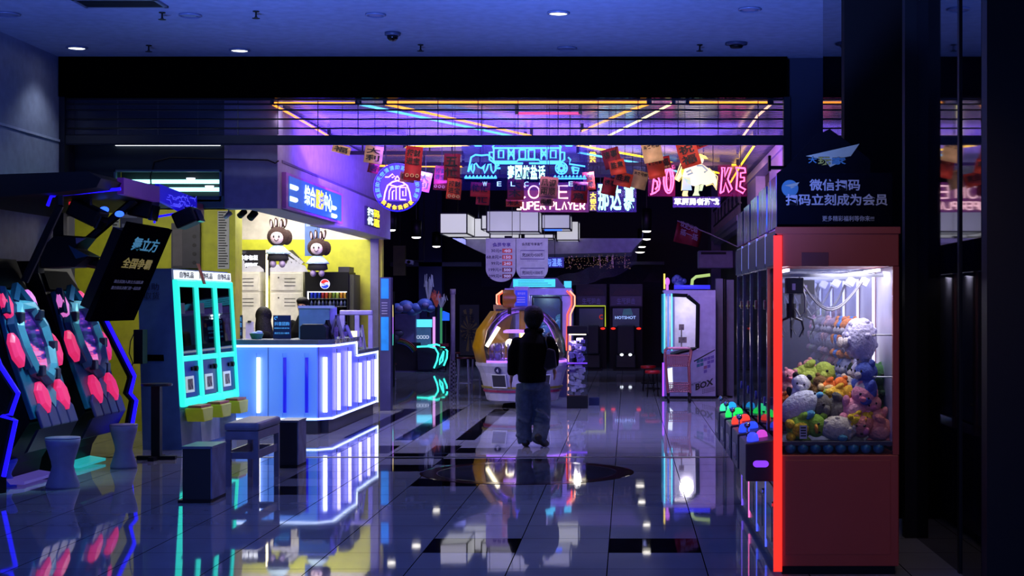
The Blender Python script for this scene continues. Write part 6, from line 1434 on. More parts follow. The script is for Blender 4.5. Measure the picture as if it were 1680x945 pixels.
# ================================================================ BAR STOOLS
def barstool(px, pyt, pyb, wpx, label, seatm, legm, Y=None, thick=.035):
    Y = Y or 4000/(pyb-VY); r = wpx*Y/F/2; h = (pyb-pyt)*Y/F; p = Vector((gx(px, Y), Y+r, 0)); t = thing('bar_stool', label, 'stool', p, None)
    mb = MB(); mb.lathe([(r*.92, h-thick), (r, h-thick*.6), (r*.97, h-.004), (r*.7, h)], p, 20); mb.build('seat', seatm, t, True)
    for k in range(4):
        a = PI/4+k*PI/2; d = Vector((math.cos(a), math.sin(a), 0)); mb = MB(); mb.tube([p+d*r*.72+Vector((0, 0, h-thick-.001)), p+d*r*.98], .012, 6); mb.build('leg', legm, t)
    mb = MB(); mb.tube(arc(p+Vector((0, 0, h*.3)), r*.9, 0, 2*PI, 20, (1, 0, 0), (0, 1, 0))[:-1], .009, 5, closed=True); mb.build('foot_ring', legm, t)
SLG = mat('stool steel', '#a8a8bc', .35, .3)
SR = mat('stool seat maroon', '#501018', .35)
barstool(640, 596, 634, 19, 'steel bar stool beside the advertising panel at the counter end', SR, SLG)
barstool(744, 578, 632, 21, 'steel bar stool in front of the striped pole, farthest of the group', SR, SLG)
barstool(759, 586, 648, 28, 'steel bar stool, nearest of the group left of the capsule machine', SR, SLG)
barstool(780, 586, 640, 20, 'steel bar stool half behind the capsule machine', SR, SLG)
barstool(1064, 600, 642, 26, 'red-topped black stool, the farther of two beside the white cabinet with block pattern', REDV, BLACKM, thick=.06)
barstool(1071, 608, 651, 26, 'red-topped black stool, the nearer of two beside the white cabinet with block pattern', REDV, BLACKM, thick=.06)

# ================================================================ BACK: RACING CABINETS
Y = 38.0
def racer(px0, px1, label, frame, Y=Y):
    a = at(px0, 605, Y); b = at(px1, 466, Y); xm = (px0+px1)/2; t = thing('racing_cabinet', label, 'arcade machine', ((a.x+b.x)/2, Y+.5, 0))
    mb = MB(); mb.box(a.x, b.x, Y, Y+.8, 0, gz(503, Y)); mb.build('cabinet', BLACK, t)
    mb = MB(); mb.box(a.x, b.x, Y+.05, Y+.3, gz(503, Y)+.001, b.z); mb.build('header', mat('racer header', '#0c0c14', .4, var=.9, scale=2), t)
    mb = MB(); mb.box(a.x+.03, b.x-.03, Y+.03, Y+.049, gz(501, Y), gz(486, Y)); mb.build('marquee', mat('racer marquee', '#1a1830', .3), t)
    ptxt(t, '生死狙击', mat('marquee ink', '#504a78', .4, emit='#3a3468', es=.3), xm-15, 489, xm+15, 499, Y+.028, bold=.02)
    mb = MB(); mb.prism([at(x, y, Y+.02) for x, y in [(px0+4, 484), (px0+12, 474), (px0+24, 470), (px1-6, 476), (px1-4, 484)]], (0, .02, 0)); mb.build('car_art', mat('car art', '#2a1016', .4, var=.9, scale=4), t)
    mb = MB(); mb.box(a.x+.08, b.x-.08, Y-.02, Y-.001, gz(536, Y), gz(506, Y)); mb.build('screen', mat('racer screen', '#06080c', .2, emit='#0c1c28', es=.5, var=.9, scale=5), t)
    mb = MB(); mb.tube(arc(((a.x+b.x)/2, Y-.25, gz(548, Y)), .16, 0, 2*PI, 16)[:-1], .02, 6, closed=True); mb.cyl(((a.x+b.x)/2, Y-.25, gz(548, Y)), ((a.x+b.x)/2, Y, gz(548, Y)), .025, n=6); mb.build('steering_wheel', BLACKM, t)
    mb = MB(); mb.box((a.x+b.x)/2-.25, (a.x+b.x)/2+.25, Y-1.1, Y-.6, .06, .4); mb.box((a.x+b.x)/2-.22, (a.x+b.x)/2+.22, Y-1.15, Y-1.0, .4, 1.1); mb.build('seat', mat('racer seat', '#080c1c', .5), t, bevel=.03)
    mb = MB(); mb.box(a.x+.1, b.x-.1, Y-1.1, Y-.002, 0, .058); mb.build('platform', BLACK, t)
    mb = MB()
    for s in (px0+6, px1-6): mb.ell(at(s, 539, Y-.05), (.06, .03, .03), nu=8, nv=6)
    mb.build('tail_lamp', neon('tail red', '#ff3020', 1.0), t)
    mb = MB()
    for s in (-7, 7): mb.ell(at(xm+s, 582, Y-1.15), (.045, .03, .035), nu=8, nv=6)
    if not frame: mb.build('head_lamp', neon('head lamp', '#e8f0ff', 1.4), t)
    if frame:
        mb = MB(); mb.tube([at(px0-4, 502, Y-.03), at(px1-2, 502, Y-.03), at(px1-2, 536, Y-.03)], .016, 5); mb.build('neon_frame', neon('lime line', '#c8d83a', .8), t)
        mb = MB(); mb.tube(arc(at(px1-8, 520, Y-.03), .05, PI*.3, PI*1.7, 8), .012, 4); mb.build('sign_mark', neon('dim red', '#c02818', .8), t)
    else:
        ptxt(t, 'HOTSHOT', neon('hotshot blue', '#9ab8ff', 1.2), xm-18, 518.5, xm+16, 523.5, Y-.03, bold=.02)
        mb = MB(); mb.prism([at(x, y, Y-.022) for x, y in [(xm-6, 517), (xm-4, 507), (xm+8, 506), (xm+12, 517)]], (0, .002, 0)); mb.build('screen_art', mat('screen art', '#204048', .3, emit='#2a5a6a', es=.5, var=.7, scale=5), t)
racer(945, 995, 'racing game cabinet with a lime neon frame at the back of the hall', True)
racer(1000, 1054, 'racing game cabinet with white head lamps at the back of the hall', False)
for i, (a_, b_) in enumerate(((640, 690), (700, 752), (788, 830))):
    pass
# back mural panels high above
t = thing('wall_mural', 'long dark mural with faint racing artwork high on the rear wall', 'mural', (gx(900, 41.9), 41.9, 3))
mb = MB(); a = at(790, 470, 41.9); b = at(1085, 430, 41.9); mb.box(a.x, b.x, 41.85, 41.99, a.z, b.z); mb.build('panel', mat('mural art', '#12122a', .6, var=.95, scale=1.1), t)
mb = MB()
for k in range(7):
    x = 815+k*40; mb.prism([at(x, 462, 41.84), at(x+10, 448, 41.84), at(x+24, 445, 41.84), at(x+34, 458, 41.84), at(x+30, 464, 41.84)], (0, .008, 0))
mb.build('print', mat('mural print', '#2c1c2c', .6, var=.9, scale=3), t)

# ================================================================ RIGHT: WHITE CABINET "BOX", CART, FACADE
Y = 25.9; t = thing('box_claw_machine', 'white claw machine with a bright chamfered window and block pattern reading BOX', 'claw machine', (gx(1135, Y), Y+.5, 0))
x0, x1 = gx(1089, Y), gx(1174, Y); zt_ = gz(476, Y)
WLB = mat('cabinet lilac white', '#8f8aa8', .4)
wpoly = [(1107, 486), (1128, 486), (1145, 500), (1144, 570), (1135, 573), (1107, 573)]
mb = MB()
def bx(pa, ya, pb, yb_, d0=0, d1=.06): mb.box(gx(pa, Y), gx(pb, Y), Y+d0, Y+d1, gz(yb_, Y), gz(ya, Y))
bx(1089, 476, 1174, 485.9); bx(1145.2, 486, 1174, 573); bx(1089, 573.2, 1174, 650); bx(1103, 486, 1106.8, 573)
mb.prism([at(1128.2, 486, Y), at(1145, 486, Y), at(1145, 499.8, Y)], (0, .06, 0)); mb.build('side_panel', WLB, t)
mb = MB(); mb.box(gx(1174, Y)-.03, gx(1174, Y), Y+.061, Y+1.0, 0.1, zt_); mb.box(x0+.03, x1-.03, Y+.94, Y+1.0, .1, zt_-.01); mb.box(x0, x1-.031, Y+.061, Y+.93, zt_-.03, zt_); mb.box(x0+.02, x1-.031, Y+.061, Y+.93, .1, gz(575, Y)); mb.build('cabinet', mat('cabinet inner white', '#c0bcd0', .5), t)
mb = MB(); mb.box(x0+.02, x1, Y+.02, Y+.95, 0, .099); mb.build('plinth', BLACK, t)
mb = MB(); mb.tube([at(x, y, Y-.01) for x, y in wpoly[1:5]]+[at(1120, 576, Y-.01), at(1100, 582, Y-.01)], .035, 4); mb.tube([at(1103, 484, Y-.01), at(1128, 485, Y-.01)], .03, 4); mb.build('window_frame', BLACKM, t)
mb = MB(); mb.prism([at(x, y, Y+.03) for x, y in wpoly], (0, .006, 0)); mb.build('window', GLASS, t)
mb = MB(); mb.box(gx(1108, Y), gx(1150, Y), Y+.3, Y+.7, zt_-.05, zt_-.031); mb.build('lamp_panel', neon('box lamp', '#fff0f4', 3), t)
lamp('box_lamp', 'POINT', (gx(1128, Y), Y+.45, gz(505, Y)), 11, (1, .88, .95), radius=.12)
for k, px in enumerate((1090, 1096, 1102)):
    mb = MB(); mb.box(gx(px, Y)-.008, gx(px, Y)+.012, Y-.02, Y-.001, gz(575, Y), gz(482, Y)); mb.build('light_strip', neon('box cyan', '#58e0ff', 2.0) if k != 1 else neon('box blue', '#3f78ff', 1.4), t)
mb = MB(); mb.box(x0-.02, x0-.001, Y, Y+.9, gz(580, Y), gz(482, Y)); mb.build('front_window', mat('front teal', '#1a6a80', .2, emit='#1a90b0', es=.5), t)
mb = MB(); mb.tube([at(1088, 595, Y-.02), at(1088, 650, Y-.02)], .015, 5); mb.build('light_strip', N_VIOLET, t)
mb = MB(); mb.prism([at(x, y, Y-.012) for x, y in [(1094, 605), (1103, 603), (1104, 635), (1099, 640)]], (0, .01, 0)); mb.build('light_panel', neon('box white panel', '#dfe8ff', 1.4), t)
# prize stand inside window
mb = MB(); p = at(1118, 572, Y+.35); mb.cyl(p, p+Vector((0, 0, .32)), .012, n=6); mb.cbox(p+Vector((0, 0, .37)), (.09, .05, .1)); mb.cbox(p+Vector((.02, 0, .15)), (.14, .06, .10)); mb.build('prize_box', mat('prize stand', '#7a6a60', .5, var=.5, scale=20), t)
# graphics
TQ = mat('block teal', '#245a6a', .4); PKB = mat('block pink', '#7a4a68', .4); PUB = mat('block purple', '#5a4a88', .4)
def cell(px, py, s_, m): 
    mb = MB(); mb.prism([at(px, py-(px-1140)*.3, Y-.004), at(px+s_, py-(px+s_-1140)*.3, Y-.004), at(px+s_, py+s_-(px+s_-1140)*.3, Y-.004), at(px, py+s_-(px-1140)*.3, Y-.004)], (0, .003, 0)); mb.build('block_print', m, t)
for (i, j, m) in ((0, 0, TQ), (1, 0, TQ), (2, 0, PUB), (3, 0, PUB), (0, 1, TQ), (1, 1, TQ), (3, 1, PUB), (2, 2, PKB), (3, 2, PUB), (4, 0, PUB), (4, 1, PUB), (2, 3, PUB)): cell(1143+i*5.8, 592+j*6.6, 5.2, m)
mb = MB(); mb.prism([at(x, y, Y-.004) for x, y in [(1138, 592), (1173, 573), (1173, 575), (1139, 594)]], (0, .003, 0)); mb.build('line_print', INK, t)
txt(t, 'BOX', INK, at(1141, 641, Y-.005), 31*Y/F, 11*Y/F, xd=Vector((1, 0, .34)), up=(0, 0, 1), depth=.003, bold=.04)
txt(t, 'WELCOME TO THE', INK, at(1123, 637, Y-.005), 28*Y/F, 3.4*Y/F, xd=Vector((1, 0, .32)), up=(0, 0, 1), depth=.002)
mb = MB()
for k in range(24): 
    i, j = k % 8, k//8; mb.cbox(at(1153+i*2.6, 645-j*2.6-i*.6, Y-.004), (.013, .004, .013))
mb.build('dot_print', INK, t)
# toppers
mb = MB(); mb.tube([at(1090, 474, Y+.05), at(1090, 449, Y+.05)], .015, 5); mb.build('topper_rod', neon('topper yellow', '#ffe050', 1.5), t)
mb = MB(); mb.ell(at(1095, 462, Y+.1), (.04, .05, .07)); mb.box(gx(1093, Y), gx(1097, Y), Y+.05, Y+.15, zt_+.001, gz(468, Y)); mb.build('topper_lamp', neon('topper pink', '#d070ff', 1.2), t, True)
mb = MB(); mb.tube([at(1106, 471, Y+.1), at(1165, 471, Y+.1)], .035, 8); lab(mb.build('topper_bar', neon('topper blue', '#2a28e8', 1.5), t, True), 'blue light bar')
random.seed(8); mb = MB()
for k in range(14): mb.ell(at(1106+random.uniform(0, 16), 463-random.uniform(0, 8), Y+.3), .05, nu=8, nv=6)
mb.box(gx(1107, Y), gx(1122, Y), Y+.2, Y+.4, zt_+.001, gz(462, Y)); mb.build('topper_figure', mat('topper blue figure', '#2c3a78', .5), t, True)
mb = MB(); mb.tube([at(1135, 468, Y+.3), at(1136, 459, Y+.3), at(1142, 454, Y+.3), at(1165, 451, Y+.3)], .03, 6); mb.build('topper_tube', neon('topper lime', '#c8e888', .8), t, True)
# tall grey panels right of it
for i, (pa, pb, py) in enumerate(((1174.5, 1186, 457), (1192, 1204, 459))):
    Yp = 26.6; mb = MB(); mb.box(gx(pa, Yp), gx(pb, Yp), Yp, Yp+.3, 0, gz(py, Yp)); tag(mb.build('display_panel', mat('panel grey blue', '#4a5068', .5)), 'tall blue-grey panel standing %s' % ('against the white claw machine', 'behind the black pole, near the lockers'), 'panel') if False else tag(mb.build('display_panel', mat('panel grey blue', '#4a5068', .5)), ('tall blue-grey panel standing against the white claw machine', 'tall blue-grey panel between the black pole and the claw machine row')[i], 'panel')
mb = MB(); p = Vector((gx(1189, 26.4), 26.4, 0)); mb.lathe([(.14, 0), (.13, .02), (.02, .03), (.02, gz(458, 26.4))], p, 10); t = tag(mb.build('black_pole', BLACKM), 'thin black pole between two tall blue-grey panels', 'pole')
# shopping cart
Y = 24.8; t = thing('shopping_cart', 'pink wire shopping cart parked before the white claw machine', 'shopping cart', (gx(1113, Y), Y+.3, 0)); PKW = mat('pink wire', '#a05a62', .35, .3)
def cp(px, py, d=0): return at(px, py, Y)+Vector((0, d, 0))
dpt = .55
for d in (0, dpt):
    mb = MB(); mb.tube([cp(1096, 645, d), cp(1092, 580, d), cp(1092, 575, d), cp(1096, 572, d), cp(1132, 572, d), cp(1135, 576, d), cp(1131, 600, d), cp(1133, 645, d)], .017, 6); mb.build('side_frame', PKW, t)
def basket(pa, pb, ya, yb_, n, name):
    mb = MB(); ins = 3
    for d in (.02, dpt-.02):
        for y in (ya, yb_): mb.tube([cp(pa, y, d), cp(pb, y, d)], .008, 4)
        for k in range(n+1): x = pa+(pb-pa)*k/n; mb.tube([cp(x, ya, d), cp(x, yb_, d)], .0045, 4)
        for k in range(1, 4): mb.tube([cp(pa, ya+(yb_-ya)*k/4, d), cp(pb, ya+(yb_-ya)*k/4, d)], .0045, 4)
    for x in (pa, pb):
        for y in (ya, yb_): mb.tube([cp(x, y, .02), cp(x, y, dpt-.02)], .008, 4)
        for k in range(1, 6): d = .02+(dpt-.04)*k/6; mb.tube([cp(x, ya, d), cp(x, yb_, d)], .0045, 4)
    for k in range(1, n): x = pa+(pb-pa)*k/n; mb.tube([cp(x, yb_, .02), cp(x, yb_, dpt-.02)], .0045, 4)
    mb.build(name, PKW, t)
basket(1094, 1131, 584, 601, 10, 'upper_basket'); basket(1097, 1131, 631, 643, 9, 'lower_basket')
for x in (1097, 1132):
    for d in (.03, dpt-.03):
        p = cp(x, 645, d); mb = MB(); mb.cyl((p.x-.015, p.y, .055), (p.x+.015, p.y, .055), .055, n=14); mb.box(p.x-.02, p.x+.02, p.y-.01, p.y+.01, .1, p.z); mb.build('wheel', BLACK, t)
mb = MB(); mb.tube([cp(1096, 572, 0), cp(1096, 572, dpt)], .017, 6); mb.tube([cp(1132, 572, 0), cp(1132, 572, dpt)], .017, 6); mb.build('handle', PKW, t)
# flag
Y = 29.5; t = thing('red_flag', 'red flag with white characters hanging from a slanted pole', 'flag', at(1130, 385, Y))
q0, q1, q2, q3 = at(1112, 363, Y), at(1153, 380, Y), at(1146, 406, Y), at(1105, 396, Y)
mb = MB(); N = 8
for i in range(N+1):
    u = i/N; 
    for v in (0, 1):
        p = (q0*(1-u)+q1*u)*(1-v)+(q3*(1-u)+q2*u)*v; mb.v.append(p+Vector((0, .06*math.sin(u*7), 0)))
for i in range(N): mb.face(2*i, 2*i+1, 2*i+3, 2*i+2)
mb.build('cloth', mat('flag red', '#7a1428', .6), t, True, solid=.006)
for k, s_ in enumerate(('欢迎光临', '摇一摇')): txt(t, s_, mat('flag ink', '#8a8098', .6), q3*.75+q2*.25*0+q0*.25+Vector((.1, -.09, .06+.15*(1-k)-.02)), .36, .12, xd=(q1-q0), up=(q0-q3), depth=.003, bold=.02)
mb = MB(); mb.tube([q0+Vector((-.01, 0, .01)), q1+Vector((.15, 0, -.05)), Vector((2.14, Y, q1.z-.3))], .012, 6); mb.build('pole', mat('flag pole', '#7a7888', .4), t)

# facade along the right wall
XF = 2.05
TRIM = mat('facade trim', '#8a8094', .45); DGR = mat('dark green panel', '#141c18', .5)
def fy(px): return XF*F/(px-VX)
mb = MB(); mb.box(XF, 2.35, fy(1291), fy(1262), 0, 3.66); struct('trim_facade_pilaster', mb, TRIM)
mb = MB(); mb.box(XF, 2.35, fy(1240), fy(1226), 0, 3.66); struct('trim_facade_pilaster_inner', mb, TRIM)
mb = MB(); mb.box(XF-.03, 2.35, 18.5, 26.6, 3.661, 3.78); struct('trim_facade_cornice', mb, TRIM)
mb = MB(); mb.box(XF+.15, 2.35, fy(1262)+.01, fy(1240)-.01, 0, 3.66); struct('wall_facade_bay', mb, mat('facade brown', '#241c1e', .5))
mb = MB(); mb.box(XF-.05, 2.35, 27.0, 35.5, 3.0, 3.09); mb.box(XF-.12, 2.35, 27.0, 35.5, 3.09, 3.19); struct('trim_balcony_ledge', mb, TRIM)
mb = MB(); mb.box(XF+.1, 2.35, 26.8, 35.2, 0, 2.99); struct('wall_facade_green', mb, DGR)
t = thing('balcony_railing', 'dark patterned balcony railing above the pale ledge on the right wall', 'railing', (XF-.05, 31, 3.19))
mb = MB()
for k in range(22): y = 27.2+k*.38; mb.box(XF-.06, XF-.035, y, y+.03, 3.19, 3.75)
mb.box(XF-.07, XF-.025, 27.1, 35.4, 3.75, 3.80); mb.box(XF-.07, XF-.025, 27.1, 35.4, 3.40, 3.43); mb.build('bars', mat('railing', '#1c1c2c', .4), t)
for k in range(7):
    mb = MB(); mb.tube(arc((XF-.05, 28+k*1.1, 3.57), .12, 0, 2*PI, 12, (0, 1, 0))[:-1], .018, 5, closed=True); mb.build('scroll', mat('railing', '#1c1c2c', .4), t)
mb = MB(); mb.box(XF-.1, 2.35, 35.6, 37.2, 0, 5.2); struct('trim_facade_end', mb, mat('end pier', '#4a4658', .5))
t = thing('air_unit', 'white boxed unit on the wall under the red flag', 'box unit', (gx(1158, 31), 31, 2.6)); a = at(1146, 440, 31); b = at(1168, 411, 31)
mb = MB(); mb.box(a.x, 2.149, 31, 31.5, a.z, b.z); mb.build('casing', mat('unit white', '#6a6680', .5), t, bevel=.02)
mb = MB(); mb.box(a.x+.05, 2.0, 30.98, 30.999, b.z-.08, b.z-.03); mb.build('label_strip', INK, t)
# vertical lit tube glimpsed left of the row, cable
t = tag(MB().tube([(XF-.02, 19.6, 3.6), (XF-.06, 19.5, 3.3), (XF-.12, 19.4, 3.0), (XF-.05, 19.3, 2.75)], .006, 5).build('hanging_cable', mat('cable pale', '#888890', .5), None, True), 'thin pale cable hanging on the right wall above the claw machines', 'cable')
t = thing('wall_bracket', 'black wall bracket beside the shutter guide above the claw machines', 'bracket', (1.6, 15.8, 3))
mb = MB(); mb.box(gx(1261, 15.6), gx(1265, 15.6), 15.6, 15.7, gz(280, 15.6), gz(255, 15.6)); mb.box(gx(1265, 15.6), 1.66, 15.6, 15.7, gz(277, 15.6), gz(272, 15.6)); mb.box(1.60, 1.66, 15.6, 15.94, gz(277, 15.6), gz(272, 15.6)); mb.build('arm', BLACKM, t)
# ================================================================ ROW OF CLAW MACHINES (right)
XF0, XF1, YM, DY = .885, 1.607, 9.03, .668
ZD, ZW0, ZW1, ZT0 = .785, .71, 1.828, 2.05
REDC = mat('red cabinet enamel', '#b04a36', .38, var=.06, scale=3); PURC = mat('plum cabinet enamel', '#2e2444', .25, .2)
POST = mat('rosy post', '#a06868', .35, .3)
LEDR = neon('red edge light', '#ff2a1c', 1.6)
def iri(name, seed):  # dark print with neon reflections painted in as pink and blue streaks
    m = bpy.data.materials.new(name); m.use_nodes = True; nt = m.node_tree; b = nt.nodes['Principled BSDF']
    tc = nt.nodes.new('ShaderNodeTexCoord'); mp = nt.nodes.new('ShaderNodeMapping'); mp.inputs['Location'].default_value = (seed, seed*2.3, 0); mp.inputs['Scale'].default_value = (1, 5.5, 2.0)
    n = nt.nodes.new('ShaderNodeTexNoise'); n.inputs['Scale'].default_value = 2.0
    r = nt.nodes.new('ShaderNodeValToRGB'); e = r.color_ramp.elements
    e[0].position = .35; e[0].color = (.012, .010, .06, 1); e[1].position = .5; e[1].color = (.03, .025, .12, 1)
    q = e.new(.60); q.color = (.5, .16, .42, 1); q = e.new(.70); q.color = (.25, .45, .75, 1)
    nt.links.new(tc.outputs['Object'], mp.inputs[0]); nt.links.new(mp.outputs[0], n.inputs['Vector']); nt.links.new(n.outputs['Fac'], r.inputs[0]); nt.links.new(r.outputs[0], b.inputs['Base Color'])
    b.inputs['Roughness'].default_value = .16; b.inputs['Specular IOR Level'].default_value = .06; return m
CLWG = clear('claw glass', (.95, .95, 1), .06, .02, .015)
CLWS = clear('claw glass partition', (.86, .88, .96), .08, .03, .05, (.55, .55, .7))
TUBEI = neon('cabinet tube', '#f2ecff', 2.6)
ordw = ('first', 'second', 'third', 'fourth', 'fifth')
domes = [('blue', '#3a48ff', '#c040c0'), ('blue', '#2a48ff', '#2a48ff'), ('red', '#ff4030', '#ff4030'), ('green', '#20ff60', '#20ff60'), ('green', '#40ffb0', '#20a0ff')]
lbls = ['red claw machine full of plush at the near end of the row', 'plum claw machine directly behind the red one, second in the row', 'plum claw machine with the red lit buttons, third in the row', 'plum claw machine with green lit buttons, fourth in the row', 'plum claw machine with green and aqua buttons, at the far end of the row']
for k in range(5):
    y0 = YM+DY*k; y1 = y0+DY-.012; CB_ = REDC if k == 0 else PURC
    t = thing('claw_machine', lbls[k], 'claw machine', ((XF0+XF1)/2, (y0+y1)/2, 0), 'claw machines in the right-hand row')
    mb = MB(); mb.box(XF0, XF1, y0, y1, .05, ZW0); mb.build('cabinet', CB_, t, bevel=.006)
    mb = MB(); mb.box(XF0+.03, XF1-.02, y0+.02, y1-.02, 0, .049); mb.build('plinth', BLACK, t)
    mb = MB(); mb.box(XF0, XF1, y0, y1, ZW1, ZT0); mb.build('top_box', CB_, t, bevel=.006)
    if k == 0:
        mb = MB(); mb.box(XF0-.012, XF1+.008, y0-.012, y0-.0005, ZT0-.03, ZT0+.012); mb.build('top_trim', CB_, t, bevel=.004)
        mb = MB(); mb.box(XF0+.045, XF1-.05, y0-.004, y0-.0006, .12, ZW0-.03); mb.build('side_panel', CB_, t, bevel=.002)
        mb = MB(); mb.box(1.03, 1.19, y0-.003, y0-.0006, gz(437, y0)+.0, gz(414, y0)); mb.build('badge', mat('badge shade', '#6a2a2a', .5), t, bevel=.001)
    # corner posts
    for (xa, xb) in ((XF0, XF0+.03), (XF1-.036, XF1)):
        for (ya, yb) in ((y0, y0+.03), (y1-.03, y1)):
            mb = MB(); mb.box(xa, xb, ya, yb, ZW0+.001, ZW1-.001); mb.build('post', CB_ if (xa == XF0 or (k == 0 and ya == y0)) else POST, t)
    mb = MB()
    mb.box(XF1-.06, XF1-.045, y1-.05, y1-.035, ZD+.3, ZW1-.03); lab(mb.build('light_tube', TUBEI, t), 'white light tube')
    mb = MB(); mb.box(XF0+.031, XF1-.037, y0+.03, y1-.03, ZD-.022, ZD); mb.build('play_floor', mat('play floor', '#303038', .5), t)
    mb = MB(); mb.box(XF1-.035, XF1-.02, y0+.031, y1-.031, ZD+.001, ZW1-.002); mb.build('rear_panel', mat('rear panel', '#9a98b4', .3), t)
    mb = MB(); mb.box(XF0+.008, XF0+.012, y0+.031, y1-.031, ZW0+.002, ZW1-.002); mb.build('front_glass', CLWG, t)
    mb = MB(); mb.box(XF0+.031, XF1-.037, y0+.010, y0+.014, ZW0+.002, ZW1-.002); mb.build('side_glass', CLWG if k == 0 else CLWS, t)
    mb = MB(); mb.box(XF0+.06, XF0+.08, y0+.06, y1-.06, ZW1-.03, ZW1-.012); mb.box(XF1-.12, XF1-.10, y0+.06, y1-.06, ZW1-.03, ZW1-.012); lab(mb.build('light_bar', TUBEI, t), 'white light bar')
    lamp('cabinet_lamp', 'AREA', ((XF0+XF1)/2+.1, (y0+y1)/2-.08, ZW1-.02), 10 if k == 0 else 6, (1, .96, 1), .5, .45, ((XF0+XF1)/2+.05, (y0+y1)/2, 0))
    # header board on the front edge
    mb = MB(); mb.prism([(XF0+.0, y0+.03, ZT0+.014), (XF0+.0, y1-.02, ZT0+.014), (XF0-.0, y1-.05, 2.37-.012*k), (XF0-.0, y0+.06, 2.37-.012*k)], (.02, 0, 0)); lab(mb.build('header_board', iri('header print %d' % k, k*1.7), t), 'shimmering blue and pink header board')
    # front panels (facing the aisle)
    mb = MB(); mb.box(XF0-.01, XF0-.0005, y0+.04, y1-.04, .12, .50); d = mb.build('door', PURC, t, bevel=.003)
    mb = MB(); mb.cyl((XF0-.011, y0+.12, .40), (XF0-.022, y0+.12, .40), .018, n=12); mb.build('lock', CHROME, d)
    mb = MB(); mb.box(XF0-.014, XF0-.0105, y0+.22, y1-.12, .16, .36); mb.build('prize_flap', GLOSSB, d)
    mb = MB(); mb.box(XF0-.012, XF0-.0005, y0+.02, y1-.02, ZW1+.01, ZT0-.02); mb.build('front_header', mat('front header plum', '#1a1640', .3, spec=.12), t)
    for j, (zc, r_) in enumerate(((1.60, .03), (.98, .03))):
        mb = MB(); mb.cyl((XF0-.001, y0+.1, zc), (XF0-.012, y0+.1, zc), r_, n=14); mb.build('emblem', mat('emblem violet', '#3a3090', .3) if j else mat('emblem maroon', '#5a1828', .3), t)
    # edge light strips
    cols = [LEDR, neon('strip blue', '#4a5aff', 1.5), neon('strip blue', '#4a5aff', 1.5), neon('strip pink', '#ff70c0', 1.5), neon('strip violet', '#7a58ff', 1.2)]
    if k == 0:
        mb = MB(); mb.box(XF0-.022, XF0+.028, y0-.012, y0-.0006, .02, ZT0-.04); mb.build('edge_light', LEDR, t)
    else:
        mb = MB(); mb.box(XF0-.012, XF0-.0005, y0-.004, y0+.012, .06, .5); mb.build('edge_light', cols[k], t)
        mb = MB(); mb.box(XF0-.012, XF0-.0005, y0-.004, y0+.006, 1.86, ZT0); mb.build('edge_light', neon('strip pale', '#8a90ff', .9), t)
    # control tray
    xt = .70
    mb = MB(); mb.prism([(xt, y0+.02, .55), (XF0-.001, y0+.02, .55), (XF0-.001, y0+.02, .80), (xt, y0+.02, .775)], (0, .52, 0)); tr = mb.build('control_box', mat('tray maroon', '#3a1828', .35) if k == 0 else mat('tray plum', '#2a1838', .35), t, bevel=.008)
    if k == 0:
        mb = MB(); pts = arc((.785, y0+.019, .655), .0, 0, 1, 1)
        o = [Vector((.765+.022*math.cos(a), y0+.016, .655+.020*math.sin(a))) for a in [PI*.5+PI*i/8 for i in range(9)]]+[Vector((.815+.022*math.cos(a), y0+.016, .655+.020*math.sin(a))) for a in [-PI*.5+PI*i/8 for i in range(9)]]
        mb.prism(o, (0, .0035, 0)); lab(mb.build('oval_light', neon('oval violet', '#8a3cff', 1.2), tr), 'violet oval light')
    else:
        mb = MB(); mb.box(xt-.004, xt-.0005, y0+.1, y0+.4, .60, .70); mb.build('front_slot', GLOSSB, tr)
    nm, ca, cb = domes[k]
    for q, (xx, yy, cc) in enumerate(((xt+.05, y0+.12, ca), (xt+.12, y0+.30, cb))):
        mb = MB(); mb.lathe([(.036, .78), (.036, .80), (.030, .822), (.015, .834), (.001, .836)], (xx, yy, 0), 16); lab(mb.build('button', neon('button '+cc, cc, 1.3), tr, True), '%s lit button' % nm)
    mb = MB(); mb.cyl((xt+.04, y0+.42, .776), (xt+.04, y0+.42, .84), .006, n=6); mb.ell((xt+.04, y0+.42, .855), .02, nu=10, nv=7); mb.build('joystick', CHROME, tr, True)
    # gantry, cable, claw
    gxx, gyy = (1.04, y0+.2) if k == 0 else (1.2, y0+.3)
    mb = MB(); mb.box(XF0+.05, XF1-.06, gyy-.01, gyy+.01, ZW1-.06, ZW1-.04); mb.build('gantry_rail', STEEL, t)
    mb = MB(); mb.box(gxx-.085, gxx+.02, gyy-.05, gyy+.05, ZW1-.16, ZW1-.065); g_ = mb.build('trolley', BLACK, t, bevel=.004)
    mb = MB(); mb.box(gxx-.05, gxx-.03, gyy-.054, gyy-.051, ZW1-.14, ZW1-.10); mb.build('trolley_sticker', mat('lilac sticker', '#7a6a98', .5), g_)
    mb = MB(); mb.cyl((gxx-.05, gyy, ZW1-.161), (gxx-.05, gyy, ZW1-.30), .016, n=10); mb.cyl((gxx-.05, gyy, ZW1-.22), (gxx-.05, gyy, ZW1-.31), .03, n=12); c2 = mb.build('claw_head', BLACK, t)
    for j in range(3):
        a = 2*PI*j/3+.4; d = Vector((math.cos(a), math.sin(a), 0)); p = Vector((gxx-.05, gyy, ZW1-.305))
        mb = MB(); mb.tube([p+d*.02, p+d*.07+Vector((0, 0, -.02)), p+d*.085+Vector((0, 0, -.07)), p+d*.055+Vector((0, 0, -.12))], [.008, .008, .007, .004], 6); mb.build('prong', mat('claw steel', '#3a3a42', .3, .8), c2)
    mb = MB(); cat = [Vector((gxx+.0+(XF1-.12-gxx)*u, gyy+(.35)*u, ZW1-.07-.22*math.sin(PI*u)*(1-.25*u))) for u in [i/12 for i in range(13)]]
